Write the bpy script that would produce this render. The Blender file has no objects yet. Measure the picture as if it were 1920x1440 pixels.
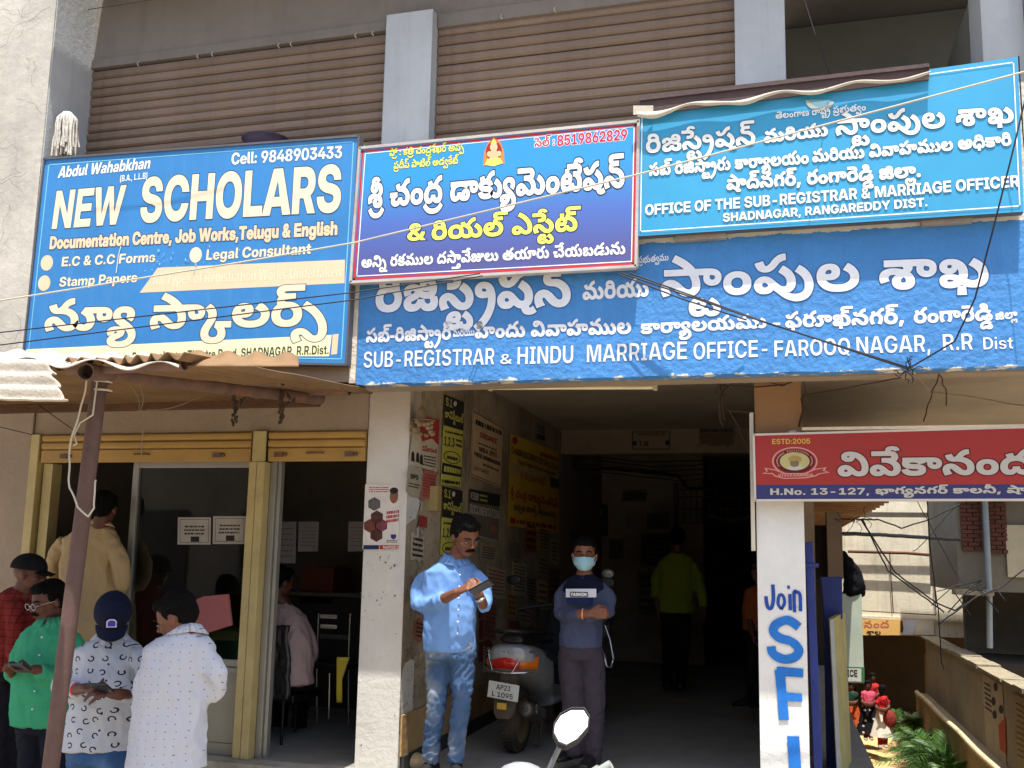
import bpy, bmesh, math, random
import numpy as np
from mathutils import Vector, Matrix, noise
from mathutils.geometry import delaunay_2d_cdt
random.seed(7)
S = bpy.context.scene
COL = S.collection
PI = math.pi
# ------------------------------------------------------------------ camera
YAW, PITCH, ROLL = math.radians(15.40), math.radians(8.44), math.radians(1.167)
FOC, PPY = 1831.0,767.5                       # focal length and horizon-axis row in photo pixels (1920 wide)
fw = Vector((-math.sin(YAW) * math.cos(PITCH), math.cos(YAW) * math.cos(PITCH), math.sin(PITCH)))
rt0 = Vector((math.cos(YAW), math.sin(YAW),0)); up0 = rt0.cross(fw)
rt = rt0 * math.cos(ROLL) + up0 * math.sin(ROLL); up = up0 * math.cos(ROLL) - rt0 * math.sin(ROLL)
CAM = Vector((0,-6.2,1.42))
cd = bpy.data.cameras.new('camera'); co = bpy.data.objects.new('camera', cd); COL.objects.link(co)
R3 = Matrix((rt, up, -fw)).transposed()
co.matrix_world = Matrix.Translation(CAM) @ R3.to_4x4()
cd.sensor_width = 36; cd.lens = 36 * FOC / 1920; cd.shift_y = (PPY - 720) / 1920
cd.clip_start = .05; cd.clip_end = 400
S.camera = co
# ------------------------------------------------------------------ light
SUN = Vector((-.30,1.0,-3.8)).normalized()   # direction the light travels
w = bpy.data.worlds.new('World'); S.world = w; w.use_nodes = True
nt = w.node_tree; bg = nt.nodes['Background']
sky = nt.nodes.new('ShaderNodeTexSky'); sky.sky_type = 'NISHITA'; sky.sun_disc = False
sky.sun_elevation = math.asin(-SUN.z); sky.sun_rotation = math.atan2(-SUN.x, -SUN.y)
sky.dust_density = 3.0; sky.air_density = 1.0; sky.ozone_density = .8
nt.links.new(sky.outputs[0], bg.inputs[0]); bg.inputs[1].default_value = .15
sl = bpy.data.lights.new('sun', 'SUN'); sl.energy = 4.4; sl.angle = math.radians(.5); sl.color = (1,.95,.87)
so = bpy.data.objects.new('sun', sl); COL.objects.link(so); so.rotation_euler = SUN.to_track_quat('-Z', 'Y').to_euler()
so.location = (0,-10,30)
S.view_settings.view_transform = 'Standard'; S.view_settings.look = 'None'
S.view_settings.exposure = .97; S.view_settings.gamma = 1.0
try: S.view_settings.use_curve_mapping = False
except Exception: pass
S.cycles.max_bounces = 10; S.cycles.diffuse_bounces = 8
S.cycles.caustics_reflective = False; S.cycles.caustics_refractive = False
FONT_DATA = {
'T9': [
95,45,0,88,2,12,10,43,18,16,36,9,48,0,36,-9,18,-16,0,-20,-18,-16,-36,-9,-48,0,-36,9,-18,16,12,52,26,18,-10,19,0,12,0,14,4,8,8,1,5,0,8,-18,10,-28,0,-16,-5,-8,-8,146,1,62,108,-2,-52,7,-30,13,-16,16,0,21,18,16,32,9,36,0,24,-6,12,-11,0,-14,-12,
-10,-26,-6,-34,0,-24,8,-7,3,9,15,4,-2,10,-5,14,-3,16,0,12,3,0,8,-6,4,-20,0,-14,-9,1,-7,1,-6,0,-6,18,-12,40,-7,35,0,48,0,44,13,1,16,0,5,-6,7,-12,4,-16,0,-10,-5,0,-8,12,-6,11,-1,1,-14,-87,0,1,16,47,0,-3,-1,-6,3,-8,9,1,3,0,6,14,10,24,6,17,0,22,
0,34,-9,18,-15,0,-22,-20,-18,-34,-12,-52,-6,119,1,76,113,-2,-30,0,-36,5,-16,11,1,8,0,11,38,11,68,0,48,-12,15,-10,6,-5,8,-11,0,-10,-2,-8,-3,-4,-39,5,2,2,2,6,1,3,0,8,-14,13,-30,7,-21,0,-14,0,-14,-4,0,-5,6,-3,16,-1,32,0,34,6,14,10,4,8,0,10,-4,
7,-10,5,-14,0,-8,-3,-8,-5,-1,-4,-39,0,-4,6,-12,7,-11,0,-6,0,-8,-3,0,-5,0,-3,3,-2,-39,-6,-2,3,-6,9,0,10,14,10,24,5,28,0,20,-3,16,-7,11,-6,-7,0,8,6,14,7,20,3,13,0,20,0,24,-7,12,-11,6,-12,1,-4,0,-12,-18,-17,-15,-6,0,0,-6,-1,1,-1,-18,-6,-42,-5,
124,1,48,171,-2,-14,0,-24,5,-24,10,-15,10,-10,5,-10,4,-12,0,-10,-4,0,-9,10,-4,16,0,14,6,5,7,27,-14,-6,-4,-14,-8,-20,-4,-36,0,-24,7,-12,12,0,14,16,11,24,7,30,0,20,-4,20,-8,22,-12,14,-6,10,-2,16,0,12,7,1,7,0,10,-12,19,-24,16,-30,15,-34,11,-17,
3,23,20,20,-5,42,-13,36,-18,28,-21,16,-23,0,-23,-16,-15,-30,-9,95,2,47,72,-2,-34,4,-26,10,-7,10,43,6,4,-4,12,-5,18,-2,32,0,16,1,8,3,0,5,-6,2,-10,2,-7,0,-25,1,-22,1,-32,4,-16,7,-6,7,0,12,18,12,36,6,29,0,20,0,32,-3,24,-9,9,-10,-41,-5,-4,3,-10,
4,-16,2,-28,0,-14,-2,-6,-2,0,-5,12,-3,17,-1,33,0,20,-1,24,-4,16,-6,6,-9,1,-5,0,-9,-22,-12,-38,-5,24,66,63,-24,5,-16,12,-3,9,45,6,4,-8,8,-7,12,0,10,4,9,4,13,9,12,7,20,8,24,4,17,0,3,-18,-10,-1,-16,-3,-14,-5,-5,-5,-9,-6,-6,-4,-18,-7,-20,-4,133,
2,79,158,-2,-34,7,-13,5,-11,3,-14,6,-16,4,-11,0,-6,0,-6,-3,0,-4,8,-2,7,0,16,0,24,6,12,11,1,8,0,3,-2,6,-4,5,-6,5,-6,2,-6,3,-12,2,-18,0,-8,-3,0,-6,6,-3,14,0,8,3,0,7,-12,7,-3,2,33,2,4,-4,6,-6,0,-11,-10,-9,-20,-6,-26,0,-22,5,-12,8,0,16,28,13,52,
0,32,-8,20,-12,8,-14,1,-6,0,-9,-12,-15,-24,-11,-34,-7,-40,0,-22,6,-10,9,0,14,24,10,25,0,18,0,32,-6,17,-6,9,0,10,-3,14,-3,14,-2,9,0,18,0,14,7,0,14,-14,11,-20,9,-13,4,27,18,20,-5,30,-14,16,-18,0,-21,-14,-15,-34,-9,4,99,-22,5,23,37,0,5,-23,100,
2,28,126,80,40,-9,20,-18,1,-13,0,-10,-6,-15,-12,-11,-3,-5,-43,8,6,4,10,9,6,11,0,13,-8,11,-18,7,-17,0,-12,0,-20,-6,-10,-11,0,-16,14,-16,9,-6,-41,-8,-10,8,-14,20,0,23,20,19,40,11,24,80,63,-24,5,-16,12,-3,9,45,6,2,-8,10,-7,12,0,8,4,9,4,15,9,12,
7,20,8,22,4,19,0,3,-18,-12,-1,-14,-3,-14,-5,-5,-5,-11,-6,-6,-4,-16,-7,-20,-4,134,2,48,193,-2,-14,0,-20,4,-16,7,-5,5,7,0,-8,-6,-18,-7,-22,-3,-30,0,-26,6,-14,10,0,12,12,11,13,3,1,-3,-39,0,1,19,89,0,1,-17,-14,-2,-14,-6,0,-9,12,-5,9,0,14,0,14,9,
3,6,43,0,0,-6,10,-6,12,-3,16,0,10,4,6,6,1,4,0,7,-12,11,-20,8,-28,6,-15,1,31,16,28,-2,40,-14,22,-20,0,-22,-16,-15,-30,-9,24,122,63,-22,5,-16,12,-3,9,43,6,4,-8,8,-7,12,0,10,4,9,4,15,9,10,7,20,8,24,4,17,0,3,-18,-10,-1,-16,-3,-12,-5,-7,-5,-9,-6,
-6,-4,-16,-7,-22,-4,134,2,67,191,-2,-14,0,-18,3,-16,7,-5,6,7,0,-10,-6,-18,-7,-22,-3,-34,0,-26,7,-14,11,-6,14,1,7,0,11,10,15,22,11,26,6,34,0,24,-6,12,-11,0,-14,-12,-10,-26,-6,-19,0,-10,0,-20,4,-14,5,-5,2,13,15,4,-2,10,-5,14,-3,18,0,12,3,0,8,
-8,4,-16,0,-14,-4,-10,-11,1,-10,1,-2,0,-7,6,-9,14,-4,22,0,14,5,6,7,3,3,41,0,2,-6,10,-6,12,-3,7,0,14,0,10,8,0,13,-12,11,-22,9,-11,4,25,18,20,-5,30,-14,16,-18,0,-21,-14,-15,-30,-9,4,105,101,-1,-24,-35,0,-3,24,129,2,61,170,-2,-26,3,-16,7,-7,4,
3,0,-8,-6,-16,-6,-20,-2,-9,0,-26,0,-32,18,0,32,30,21,56,11,37,0,20,0,32,-2,30,-5,17,-3,-17,-18,-18,4,-26,4,-24,2,-13,0,-26,0,-34,-8,-14,-12,0,-17,10,-8,22,0,12,8,3,7,41,0,0,-6,14,-8,15,-1,6,-1,12,0,16,0,10,4,0,6,-8,4,-12,0,-10,-4,0,-7,6,-5,
7,-2,-31,-4,-4,4,-6,10,1,3,0,10,24,12,23,0,16,0,22,-6,12,-11,0,-11,-6,-9,-14,-8,-24,-4,24,106,63,-24,5,-16,12,-3,9,45,6,4,-8,8,-7,12,0,10,4,9,4,13,9,12,7,20,8,24,4,17,0,3,-18,-10,-1,-16,-3,-14,-5,-5,-5,-9,-6,-6,-4,-18,-7,-20,-4,141,1,88,180,
-2,-24,7,-10,11,0,14,14,10,24,5,28,0,24,-6,14,-7,7,-3,-17,-16,-2,4,-10,8,-14,5,-16,0,-12,-4,0,-8,10,-4,18,0,12,6,6,9,1,6,1,3,0,6,-8,11,-14,6,-13,0,-6,0,-12,-3,-8,-6,-3,-3,-39,0,-2,3,-8,6,-16,4,-24,0,-14,-3,0,-6,2,-3,6,-2,10,-1,11,0,19,0,1,
-16,-19,0,-10,0,-10,-1,-6,-2,-2,-3,0,-5,8,-4,20,0,18,5,9,5,29,-13,-10,-5,-20,-6,-24,-4,-15,0,-30,0,-30,13,1,9,0,4,6,8,16,6,13,2,1,-2,-16,3,-16,11,1,6,0,10,36,12,29,0,16,0,24,-3,20,-7,13,-5,-7,0,8,4,16,7,22,4,15,0,24,0,32,-11,16,-19,0,-25,
-16,-17,-30,-10,141,2,76,137,-2,-44,0,-56,10,-26,19,1,12,0,9,18,14,30,8,38,0,22,-6,12,-10,1,-7,0,-11,-28,-12,-23,0,-12,0,-20,4,-16,6,-5,2,11,13,6,-4,18,-6,22,0,12,4,0,7,-8,5,-16,0,-12,-4,-8,-7,0,-11,10,-8,22,-5,34,-3,48,0,36,2,24,5,12,9,0,
13,-16,9,-13,0,-8,0,-12,-4,0,-8,12,-4,16,0,10,4,8,5,3,4,19,-11,-6,-5,-14,-8,-20,-4,-26,0,-24,4,-14,9,0,18,30,11,25,0,6,0,10,0,8,-1,3,-1,-35,0,-4,0,-10,1,-8,1,-5,0,15,14,18,-1,34,-5,28,-10,16,-15,0,-21,-16,-15,-32,-10,-52,-5,24,136,63,-24,5,
-16,12,-3,9,45,6,2,-8,10,-7,12,0,8,4,9,4,15,9,12,7,20,8,22,4,19,0,3,-18,-12,-1,-14,-3,-14,-5,-5,-5,-11,-6,-6,-4,-16,-7,-20,-4,122,3,21,162,-2,-20,3,-16,7,-5,6,7,0,-10,-6,-18,-8,-18,-2,-11,0,-26,0,-32,18,0,30,28,22,50,12,70,0,50,-13,26,-21,1,
-14,0,-11,-16,-15,-26,-8,18,178,17,12,8,0,17,-14,13,-30,7,-21,0,-1,0,-22,0,-30,-7,-14,-13,0,-17,10,-8,22,0,12,8,3,7,43,0,0,-8,16,-7,24,98,63,-24,5,-16,12,-3,9,45,6,4,-8,8,-7,12,0,10,4,9,4,13,9,12,7,20,8,24,4,17,0,3,-18,-10,-1,-16,-3,-14,-5,
-5,-5,-11,-6,-6,-4,-16,-7,-20,-4,124,2,41,169,-2,-14,0,-24,4,-26,9,-15,9,-6,4,-8,4,-6,1,-8,0,-8,-3,0,-7,8,-9,9,-5,-45,-7,-6,6,-8,12,0,15,14,11,26,7,30,0,22,-5,20,-8,20,-11,12,-5,12,-3,16,0,12,7,0,13,-10,12,-22,9,-32,5,-19,0,-21,0,63,17,28,
-3,40,-13,20,-19,1,-13,0,-10,-16,-15,-30,-9,24,74,63,-24,5,-16,12,-3,9,45,6,4,-8,8,-7,12,0,10,4,9,4,13,9,12,7,20,8,24,4,17,0,3,-18,-10,-1,-16,-3,-14,-5,-5,-5,-11,-6,-6,-4,-16,-7,-20,-4,124,2,43,171,-2,-14,0,-24,5,-24,10,-15,10,-10,5,-10,4,
-12,0,-10,-4,0,-9,10,-4,16,0,14,6,5,7,27,-14,-6,-4,-14,-8,-20,-4,-36,0,-24,7,-12,12,0,14,16,11,24,7,30,0,20,-4,20,-8,22,-12,14,-6,10,-2,18,0,10,7,0,14,-12,11,-22,9,-11,4,25,18,20,-5,30,-14,18,-18,0,-21,-16,-15,-30,-9,24,58,63,-24,5,-16,12,
-3,9,45,6,4,-8,8,-7,12,0,10,4,9,4,13,9,12,7,20,8,24,4,17,0,3,-18,-10,-1,-16,-3,-14,-5,-5,-5,-9,-6,-6,-4,-18,-7,-20,-4,124,3,43,171,-2,-14,0,-24,5,-24,10,-15,10,-10,5,-10,4,-12,0,-10,-4,0,-9,10,-4,16,0,14,6,5,7,27,-14,-6,-4,-14,-8,-20,-4,-36,
0,-24,7,-12,12,0,14,16,11,24,7,30,0,20,-4,20,-8,22,-12,14,-6,10,-2,18,0,10,7,0,14,-12,11,-22,9,-11,4,25,18,20,-5,30,-14,18,-18,0,-21,-16,-15,-30,-9,4,95,-22,5,23,37,0,3,-23,24,58,63,-24,5,-16,12,-3,9,45,6,4,-8,8,-7,12,0,10,4,9,4,13,9,12,7,
20,8,24,4,17,0,3,-18,-10,-1,-16,-3,-14,-5,-5,-5,-9,-6,-6,-4,-18,-7,-20,-4,130,1,64,183,-2,-14,0,-18,3,-16,7,-5,6,7,0,-10,-6,-18,-7,-22,-3,-36,0,-24,6,-12,11,0,12,10,9,22,8,19,3,12,3,14,4,0,6,-10,4,-16,0,-8,-4,0,-5,2,-3,1,0,-37,-6,-4,3,-4,8,
0,8,14,9,28,6,42,0,26,-6,12,-10,0,-11,-8,-8,-24,-8,-19,-4,-14,-3,-10,-4,0,-5,10,-4,22,0,14,5,6,7,3,3,41,0,2,-6,10,-6,12,-3,7,0,14,0,10,8,0,13,-12,11,-22,9,-11,4,25,18,20,-5,30,-14,18,-18,0,-21,-16,-15,-30,-9,130,3,65,183,-2,-14,0,-18,3,-16,
7,-5,6,7,0,-10,-6,-18,-7,-22,-3,-36,0,-24,6,-12,11,0,12,10,9,22,8,19,3,12,3,14,4,0,6,-10,4,-16,0,-8,-4,0,-5,2,-3,1,0,-37,-6,-4,3,-4,8,0,8,14,9,28,6,42,0,26,-6,12,-10,0,-11,-8,-8,-24,-8,-19,-4,-14,-3,-10,-4,0,-5,10,-4,22,0,14,5,6,7,3,3,41,0,
2,-6,10,-6,12,-3,7,0,14,0,10,8,1,5,0,8,-12,12,-22,10,-13,4,23,16,22,-5,32,-14,18,-18,0,-21,-16,-15,-30,-9,4,111,-22,3,23,37,0,5,-23,24,152,63,-22,5,-16,12,-5,9,45,6,4,-8,8,-7,12,0,10,4,9,4,15,9,10,7,20,8,24,4,17,0,3,-18,-10,-1,-16,-3,-12,-5,
-7,-5,-9,-6,-6,-4,-18,-7,-20,-4,180,3,24,74,63,-24,5,-16,12,-3,9,45,6,4,-8,8,-7,12,0,10,4,9,4,13,9,12,7,20,8,24,4,17,0,3,-18,-10,-1,-16,-3,-14,-5,-5,-5,-11,-6,-6,-4,-16,-7,-20,-4,46,171,-2,-14,0,-24,5,-24,10,-15,10,-10,5,-10,4,-12,0,-10,-4,
0,-9,10,-4,16,0,14,6,5,7,27,-14,-6,-4,-14,-8,-20,-4,-36,0,-24,7,-12,12,0,14,16,11,24,7,30,0,20,-4,20,-8,22,-12,14,-6,10,-2,16,0,12,7,0,13,-10,12,-22,9,-30,5,-19,0,-21,0,59,17,30,-3,40,-13,22,-19,1,-13,0,-10,-16,-15,-30,-9,21,283,-2,-26,0,
-32,11,-15,9,27,14,6,-4,14,-7,18,-4,20,0,12,7,0,14,-12,11,-22,9,-11,4,25,18,20,-5,30,-14,18,-18,1,-11,0,-15,-36,-19,212,5,12,10,50,22,19,40,11,58,0,40,-11,20,-19,0,-24,-20,-18,-40,-10,-60,0,-40,10,-20,18,13,57,39,0,-9,22,-13,23,0,16,0,20,6,
10,9,0,13,-10,10,-20,6,-32,0,-20,-6,-8,-10,21,235,-2,-26,0,-32,11,-15,9,27,14,6,-4,14,-7,18,-4,20,0,12,7,0,14,-12,12,-22,10,-13,4,23,16,22,-5,30,-14,20,-18,1,-11,0,-15,-36,-19,21,347,-2,-26,0,-32,11,-15,9,27,14,6,-4,14,-7,18,-4,20,0,12,7,0,
14,-14,11,-20,9,-11,4,25,18,20,-5,30,-14,18,-18,1,-11,0,-15,-36,-19,24,202,63,-24,5,-16,12,-3,9,45,6,4,-8,8,-7,12,0,10,4,9,4,13,9,12,7,20,8,24,4,17,0,3,-18,-10,-1,-16,-3,-14,-5,-5,-5,-11,-6,-6,-4,-16,-7,-20,-4,100,3,12,10,50,22,19,40,11,58,
0,40,-11,20,-19,0,-24,-20,-18,-40,-10,-60,0,-40,10,-20,18,13,57,40,0,-10,22,-13,23,0,16,0,20,6,10,10,0,12,-10,11,-20,6,-32,0,-20,-6,-8,-10,24,72,63,-24,5,-16,12,-3,9,45,6,4,-8,8,-7,12,0,10,4,9,4,13,9,12,7,20,8,24,4,17,0,3,-18,-10,-1,-16,-3,
-14,-5,-5,-5,-9,-6,-8,-4,-16,-7,-20,-4,123,1,46,86,-2,-50,12,-26,21,0,24,18,16,32,9,40,0,24,-7,10,-11,1,-5,0,-8,-12,-10,-24,-6,-32,0,-18,4,-16,5,-3,2,9,15,4,-2,10,-5,14,-3,16,0,12,3,0,8,-6,4,-20,0,-14,-9,1,-7,1,-6,0,-4,6,-8,16,-8,30,-5,21,0,
30,0,38,11,1,11,0,8,-18,10,-19,5,27,18,24,-6,32,-21,0,-26,-24,-18,-50,-11,124,3,43,171,-2,-14,0,-24,5,-24,10,-15,10,-10,5,-10,4,-12,0,-10,-4,0,-9,10,-4,16,0,14,6,5,7,27,-14,-6,-4,-14,-8,-20,-4,-36,0,-24,7,-12,12,0,14,16,11,24,7,30,0,20,-4,
20,-8,22,-12,14,-6,10,-2,18,0,10,7,0,14,-12,11,-22,9,-11,4,25,18,20,-5,30,-14,18,-18,0,-21,-16,-15,-30,-9,18,200,-22,-20,6,-10,9,1,5,0,2,2,5,3,2,41,0,0,-2,-2,-5,2,-3,6,-1,10,0,8,1,5,3,21,-15,-10,-3,-20,-4,24,58,63,-24,5,-16,12,-3,9,45,6,4,
-8,8,-7,12,0,10,4,9,4,13,9,12,7,20,8,24,4,17,0,3,-18,-10,-1,-16,-3,-14,-5,-5,-5,-9,-6,-6,-4,-18,-7,-20,-4,124,2,38,169,-2,-14,0,-24,4,-26,9,-15,9,-6,4,-8,4,-6,1,-8,0,-8,-3,0,-7,8,-9,9,-5,-45,-7,-6,6,-8,12,0,15,14,11,26,7,30,0,22,-5,20,-8,20,
-11,12,-5,12,-3,16,0,12,7,0,14,-14,11,-22,9,-11,4,27,18,18,-5,30,-14,18,-18,0,-21,-16,-15,-30,-9,24,58,63,-24,5,-16,12,-3,9,45,6,4,-8,8,-7,12,0,10,4,9,4,13,9,12,7,20,8,24,4,17,0,3,-18,-10,-1,-16,-3,-14,-5,-5,-5,-9,-6,-6,-4,-18,-7,-20,-4,181,
3,47,171,-2,-14,0,-24,5,-24,10,-15,10,-10,5,-10,4,-12,0,-10,-4,0,-9,10,-4,16,0,14,6,5,7,27,-14,-6,-4,-14,-8,-20,-4,-36,0,-24,7,-12,12,0,14,16,11,24,7,30,0,20,-4,20,-8,22,-12,14,-6,10,-2,18,0,10,7,0,14,-12,11,-22,9,-11,4,25,18,6,-1,8,-3,5,-2,
7,-4,12,-5,20,-11,12,-13,0,-19,-16,-15,-30,-9,29,307,29,-16,0,-18,5,-12,7,-4,7,0,10,8,9,7,3,35,-1,-8,-4,-8,-6,0,-9,10,-5,18,0,8,5,0,8,-16,4,-11,0,-125,0,1,18,99,0,20,0,26,-1,18,-3,16,-6,8,-9,1,-7,0,-11,-26,-14,24,58,63,-24,5,-16,12,-3,9,45,
6,4,-8,8,-7,12,0,10,4,9,4,13,9,12,7,20,8,24,4,17,0,3,-18,-10,-1,-16,-3,-14,-5,-5,-5,-9,-6,-6,-4,-18,-7,-20,-4,56,1,21,35,-2,-26,0,-32,11,-15,9,27,14,6,-4,14,-7,18,-4,20,0,12,7,0,14,-12,11,-22,9,-11,4,25,18,20,-5,30,-14,18,-18,1,-11,0,-15,
-36,-19,113,2,25,35,-2,-26,0,-32,11,-15,9,27,14,6,-4,14,-7,18,-4,20,0,12,7,0,14,-12,11,-22,9,-11,4,25,18,6,-1,8,-3,7,-2,3,-4,14,-5,20,-11,12,-13,1,-9,0,-15,-36,-19,29,169,29,-14,0,-18,5,-12,7,-4,7,0,10,8,9,5,3,37,-1,-8,-4,-8,-6,0,-9,10,-5,
16,0,10,5,0,8,-16,4,-11,0,-125,0,1,18,99,0,20,0,24,-1,20,-3,14,-6,10,-9,1,-7,0,-11,-26,-14,95,2,47,72,-2,-34,4,-26,10,-7,10,43,6,4,-4,12,-5,18,-2,32,0,16,1,8,3,0,5,-6,2,-10,2,-7,0,-25,1,-22,1,-32,4,-16,7,-6,7,0,12,18,12,36,6,29,0,20,0,32,-3,
24,-9,9,-10,-41,-5,-4,3,-10,4,-16,2,-28,0,-14,-2,-6,-2,0,-5,12,-3,17,-1,33,0,20,-1,24,-4,16,-6,6,-9,1,-5,0,-9,-22,-12,-38,-5,40,32,90,10,8,11,4,1,-3,-10,3,-12,10,0,11,8,8,14,4,12,3,22,1,17,0,93,0,1,-17,-97,0,-8,0,-8,-1,-6,-1,-4,-3,0,-3,4,-3,
6,-1,8,-1,9,0,45,0,1,-17,-43,0,-8,0,-8,-1,-8,-2,0,-5,8,-3,6,-1,5,0,13,0,1,-17,-13,0,-16,0,-24,4,-16,10,133,3,81,158,-2,-34,7,-13,5,-11,3,-14,6,-16,4,-11,0,-6,0,-6,-3,0,-4,8,-2,7,0,16,0,24,6,12,11,1,8,0,3,-2,6,-4,5,-6,5,-6,2,-6,3,-12,2,-18,0,
-8,-3,0,-6,6,-3,14,0,8,3,0,7,-12,7,-3,2,33,2,4,-4,6,-6,0,-11,-10,-9,-20,-6,-26,0,-22,5,-12,8,0,16,28,13,52,0,32,-8,20,-12,8,-14,1,-6,0,-9,-12,-15,-24,-11,-34,-7,-40,0,-22,6,-10,9,0,14,24,10,25,0,18,0,32,-6,17,-6,9,0,10,-3,14,-3,14,-2,9,0,18,
0,14,7,1,6,0,9,-14,13,-22,10,-11,3,25,15,9,0,18,-6,28,-14,14,-17,0,-21,-14,-15,-34,-9,4,99,-22,5,23,37,0,5,-23,40,126,90,10,8,11,4,1,-3,-10,3,-12,10,0,11,8,8,12,4,14,3,20,1,17,0,95,0,1,-17,-97,0,-8,0,-8,-1,-8,-1,-2,-3,0,-3,2,-3,6,-1,8,-1,11,
0,45,0,1,-17,-43,0,-8,0,-8,-1,-8,-2,0,-5,6,-3,6,-1,7,0,5,0,9,-17,-15,0,-14,0,-26,4,-14,10,134,3,68,191,-2,-14,0,-18,3,-16,7,-5,6,7,0,-10,-6,-18,-7,-22,-3,-34,0,-26,7,-14,11,-6,14,1,7,0,11,10,15,22,11,26,6,34,0,24,-6,12,-11,0,-14,-12,-10,-26,
-6,-19,0,-10,0,-20,4,-14,5,-5,2,13,15,4,-2,10,-5,14,-3,18,0,12,3,0,8,-8,4,-16,0,-14,-4,-10,-11,1,-10,1,-2,0,-7,6,-9,14,-4,22,0,14,5,6,7,3,3,41,0,2,-6,10,-6,12,-3,7,0,14,0,10,8,0,14,-14,13,-22,10,-13,3,29,15,9,0,16,-6,28,-14,14,-17,0,-21,-14,
-15,-30,-9,4,105,101,-1,-24,-35,0,-3,24,40,128,90,10,8,11,4,1,-3,-10,3,-12,10,0,11,8,8,12,4,14,3,20,1,17,0,95,0,1,-17,-97,0,-8,0,-8,-1,-8,-1,-2,-3,0,-3,2,-3,6,-1,8,-1,11,0,45,0,1,-17,-43,0,-8,0,-8,-1,-8,-2,0,-5,6,-3,8,-1,5,0,5,0,9,-17,-15,0,
-14,0,-26,4,-14,10,122,3,21,162,-2,-20,3,-16,7,-5,6,7,0,-10,-6,-18,-8,-18,-2,-11,0,-26,0,-32,18,0,30,28,22,50,12,70,0,50,-13,26,-21,1,-14,0,-11,-16,-15,-26,-8,18,178,17,12,8,0,17,-14,13,-30,7,-21,0,-1,0,-22,0,-30,-7,-14,-13,0,-17,10,-8,22,0,
12,8,3,7,43,0,0,-8,16,-7,40,70,90,10,8,11,4,1,-3,-10,3,-12,10,0,11,8,8,12,4,14,3,20,1,17,0,95,0,1,-17,-97,0,-8,0,-8,-1,-8,-1,-2,-3,0,-3,2,-3,6,-1,8,-1,11,0,45,0,1,-17,-43,0,-8,0,-8,-1,-8,-2,0,-5,6,-3,6,-1,7,0,13,0,1,-17,-15,0,-14,0,-26,4,
-14,10,124,2,41,169,-2,-14,0,-24,4,-26,9,-15,9,-6,4,-8,4,-6,1,-8,0,-8,-3,0,-7,8,-9,9,-5,-45,-7,-6,6,-8,12,0,15,14,11,26,7,30,0,22,-5,20,-8,20,-11,12,-5,12,-3,16,0,12,7,0,13,-10,12,-22,9,-28,5,-19,0,17,17,29,0,24,-4,36,-13,20,-18,1,-13,0,-10,
-16,-15,-30,-9,40,64,90,10,8,11,4,1,-3,-10,3,-12,10,0,11,8,8,12,4,14,3,20,1,17,0,95,0,1,-17,-97,0,-8,0,-8,-1,-8,-1,-2,-3,0,-3,2,-3,6,-1,8,-1,11,0,45,0,1,-17,-43,0,-8,0,-8,-1,-8,-2,0,-5,6,-3,8,-1,5,0,13,0,9,-17,-23,0,-14,0,-26,4,-14,10,124,2,
43,171,-2,-14,0,-24,5,-24,10,-15,10,-10,5,-10,4,-12,0,-10,-4,0,-9,10,-4,16,0,14,6,5,7,27,-14,-6,-4,-14,-8,-20,-4,-36,0,-24,7,-12,12,0,14,16,11,24,7,30,0,20,-4,20,-8,22,-12,14,-6,10,-2,18,0,10,7,0,14,-12,11,-22,9,-11,4,25,18,20,-5,30,-14,18,
-18,0,-21,-16,-15,-30,-9,40,32,90,10,8,11,4,1,-3,-10,3,-12,10,0,11,8,8,12,4,14,3,20,1,17,0,95,0,1,-17,-97,0,-8,0,-8,-1,-6,-1,-4,-3,0,-3,2,-3,8,-1,8,-1,9,0,45,0,1,-17,-43,0,-8,0,-8,-1,-8,-2,0,-5,6,-3,8,-1,5,0,13,0,1,-17,-13,0,-16,0,-24,4,-16,
10,130,2,65,183,-2,-14,0,-18,3,-16,7,-5,6,7,0,-10,-6,-18,-7,-22,-3,-36,0,-24,6,-12,11,0,12,10,9,22,8,19,3,12,3,14,4,0,6,-10,4,-16,0,-8,-4,0,-5,2,-3,1,0,-37,-6,-4,3,-4,8,0,8,14,9,28,6,42,0,26,-6,12,-10,0,-11,-8,-8,-24,-8,-19,-4,-14,-3,-10,-4,
0,-5,10,-4,22,0,14,5,6,7,3,3,41,0,2,-6,10,-6,12,-3,7,0,14,0,10,8,0,14,-14,13,-22,10,-11,3,27,15,9,0,16,-6,28,-14,16,-17,0,-21,-16,-15,-30,-9,40,120,90,10,8,11,4,1,-3,-10,3,-12,10,0,11,8,8,12,4,14,3,20,1,17,0,95,0,1,-17,-97,0,-8,0,-8,-1,-6,
-1,-4,-3,0,-3,2,-3,8,-1,8,-1,9,0,45,0,1,-17,-43,0,-8,0,-8,-1,-8,-2,0,-5,6,-3,8,-1,5,0,7,0,7,-17,-13,0,-16,0,-24,4,-16,10,100,3,12,10,50,22,19,40,11,58,0,40,-11,20,-19,0,-24,-20,-18,-40,-10,-60,0,-40,10,-20,18,13,57,40,0,-10,22,-13,23,0,16,0,
20,6,10,10,0,12,-10,11,-20,6,-32,0,-20,-6,-8,-10,40,40,90,8,8,11,4,1,-3,-10,3,-12,10,0,11,8,8,14,4,12,3,22,1,17,0,93,0,1,-17,-95,0,-8,0,-10,-1,-6,-1,-4,-3,0,-3,4,-3,6,-1,8,-1,9,0,45,0,1,-17,-43,0,-8,0,-8,-1,-8,-2,0,-5,8,-3,6,-1,5,0,13,0,1,
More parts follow.
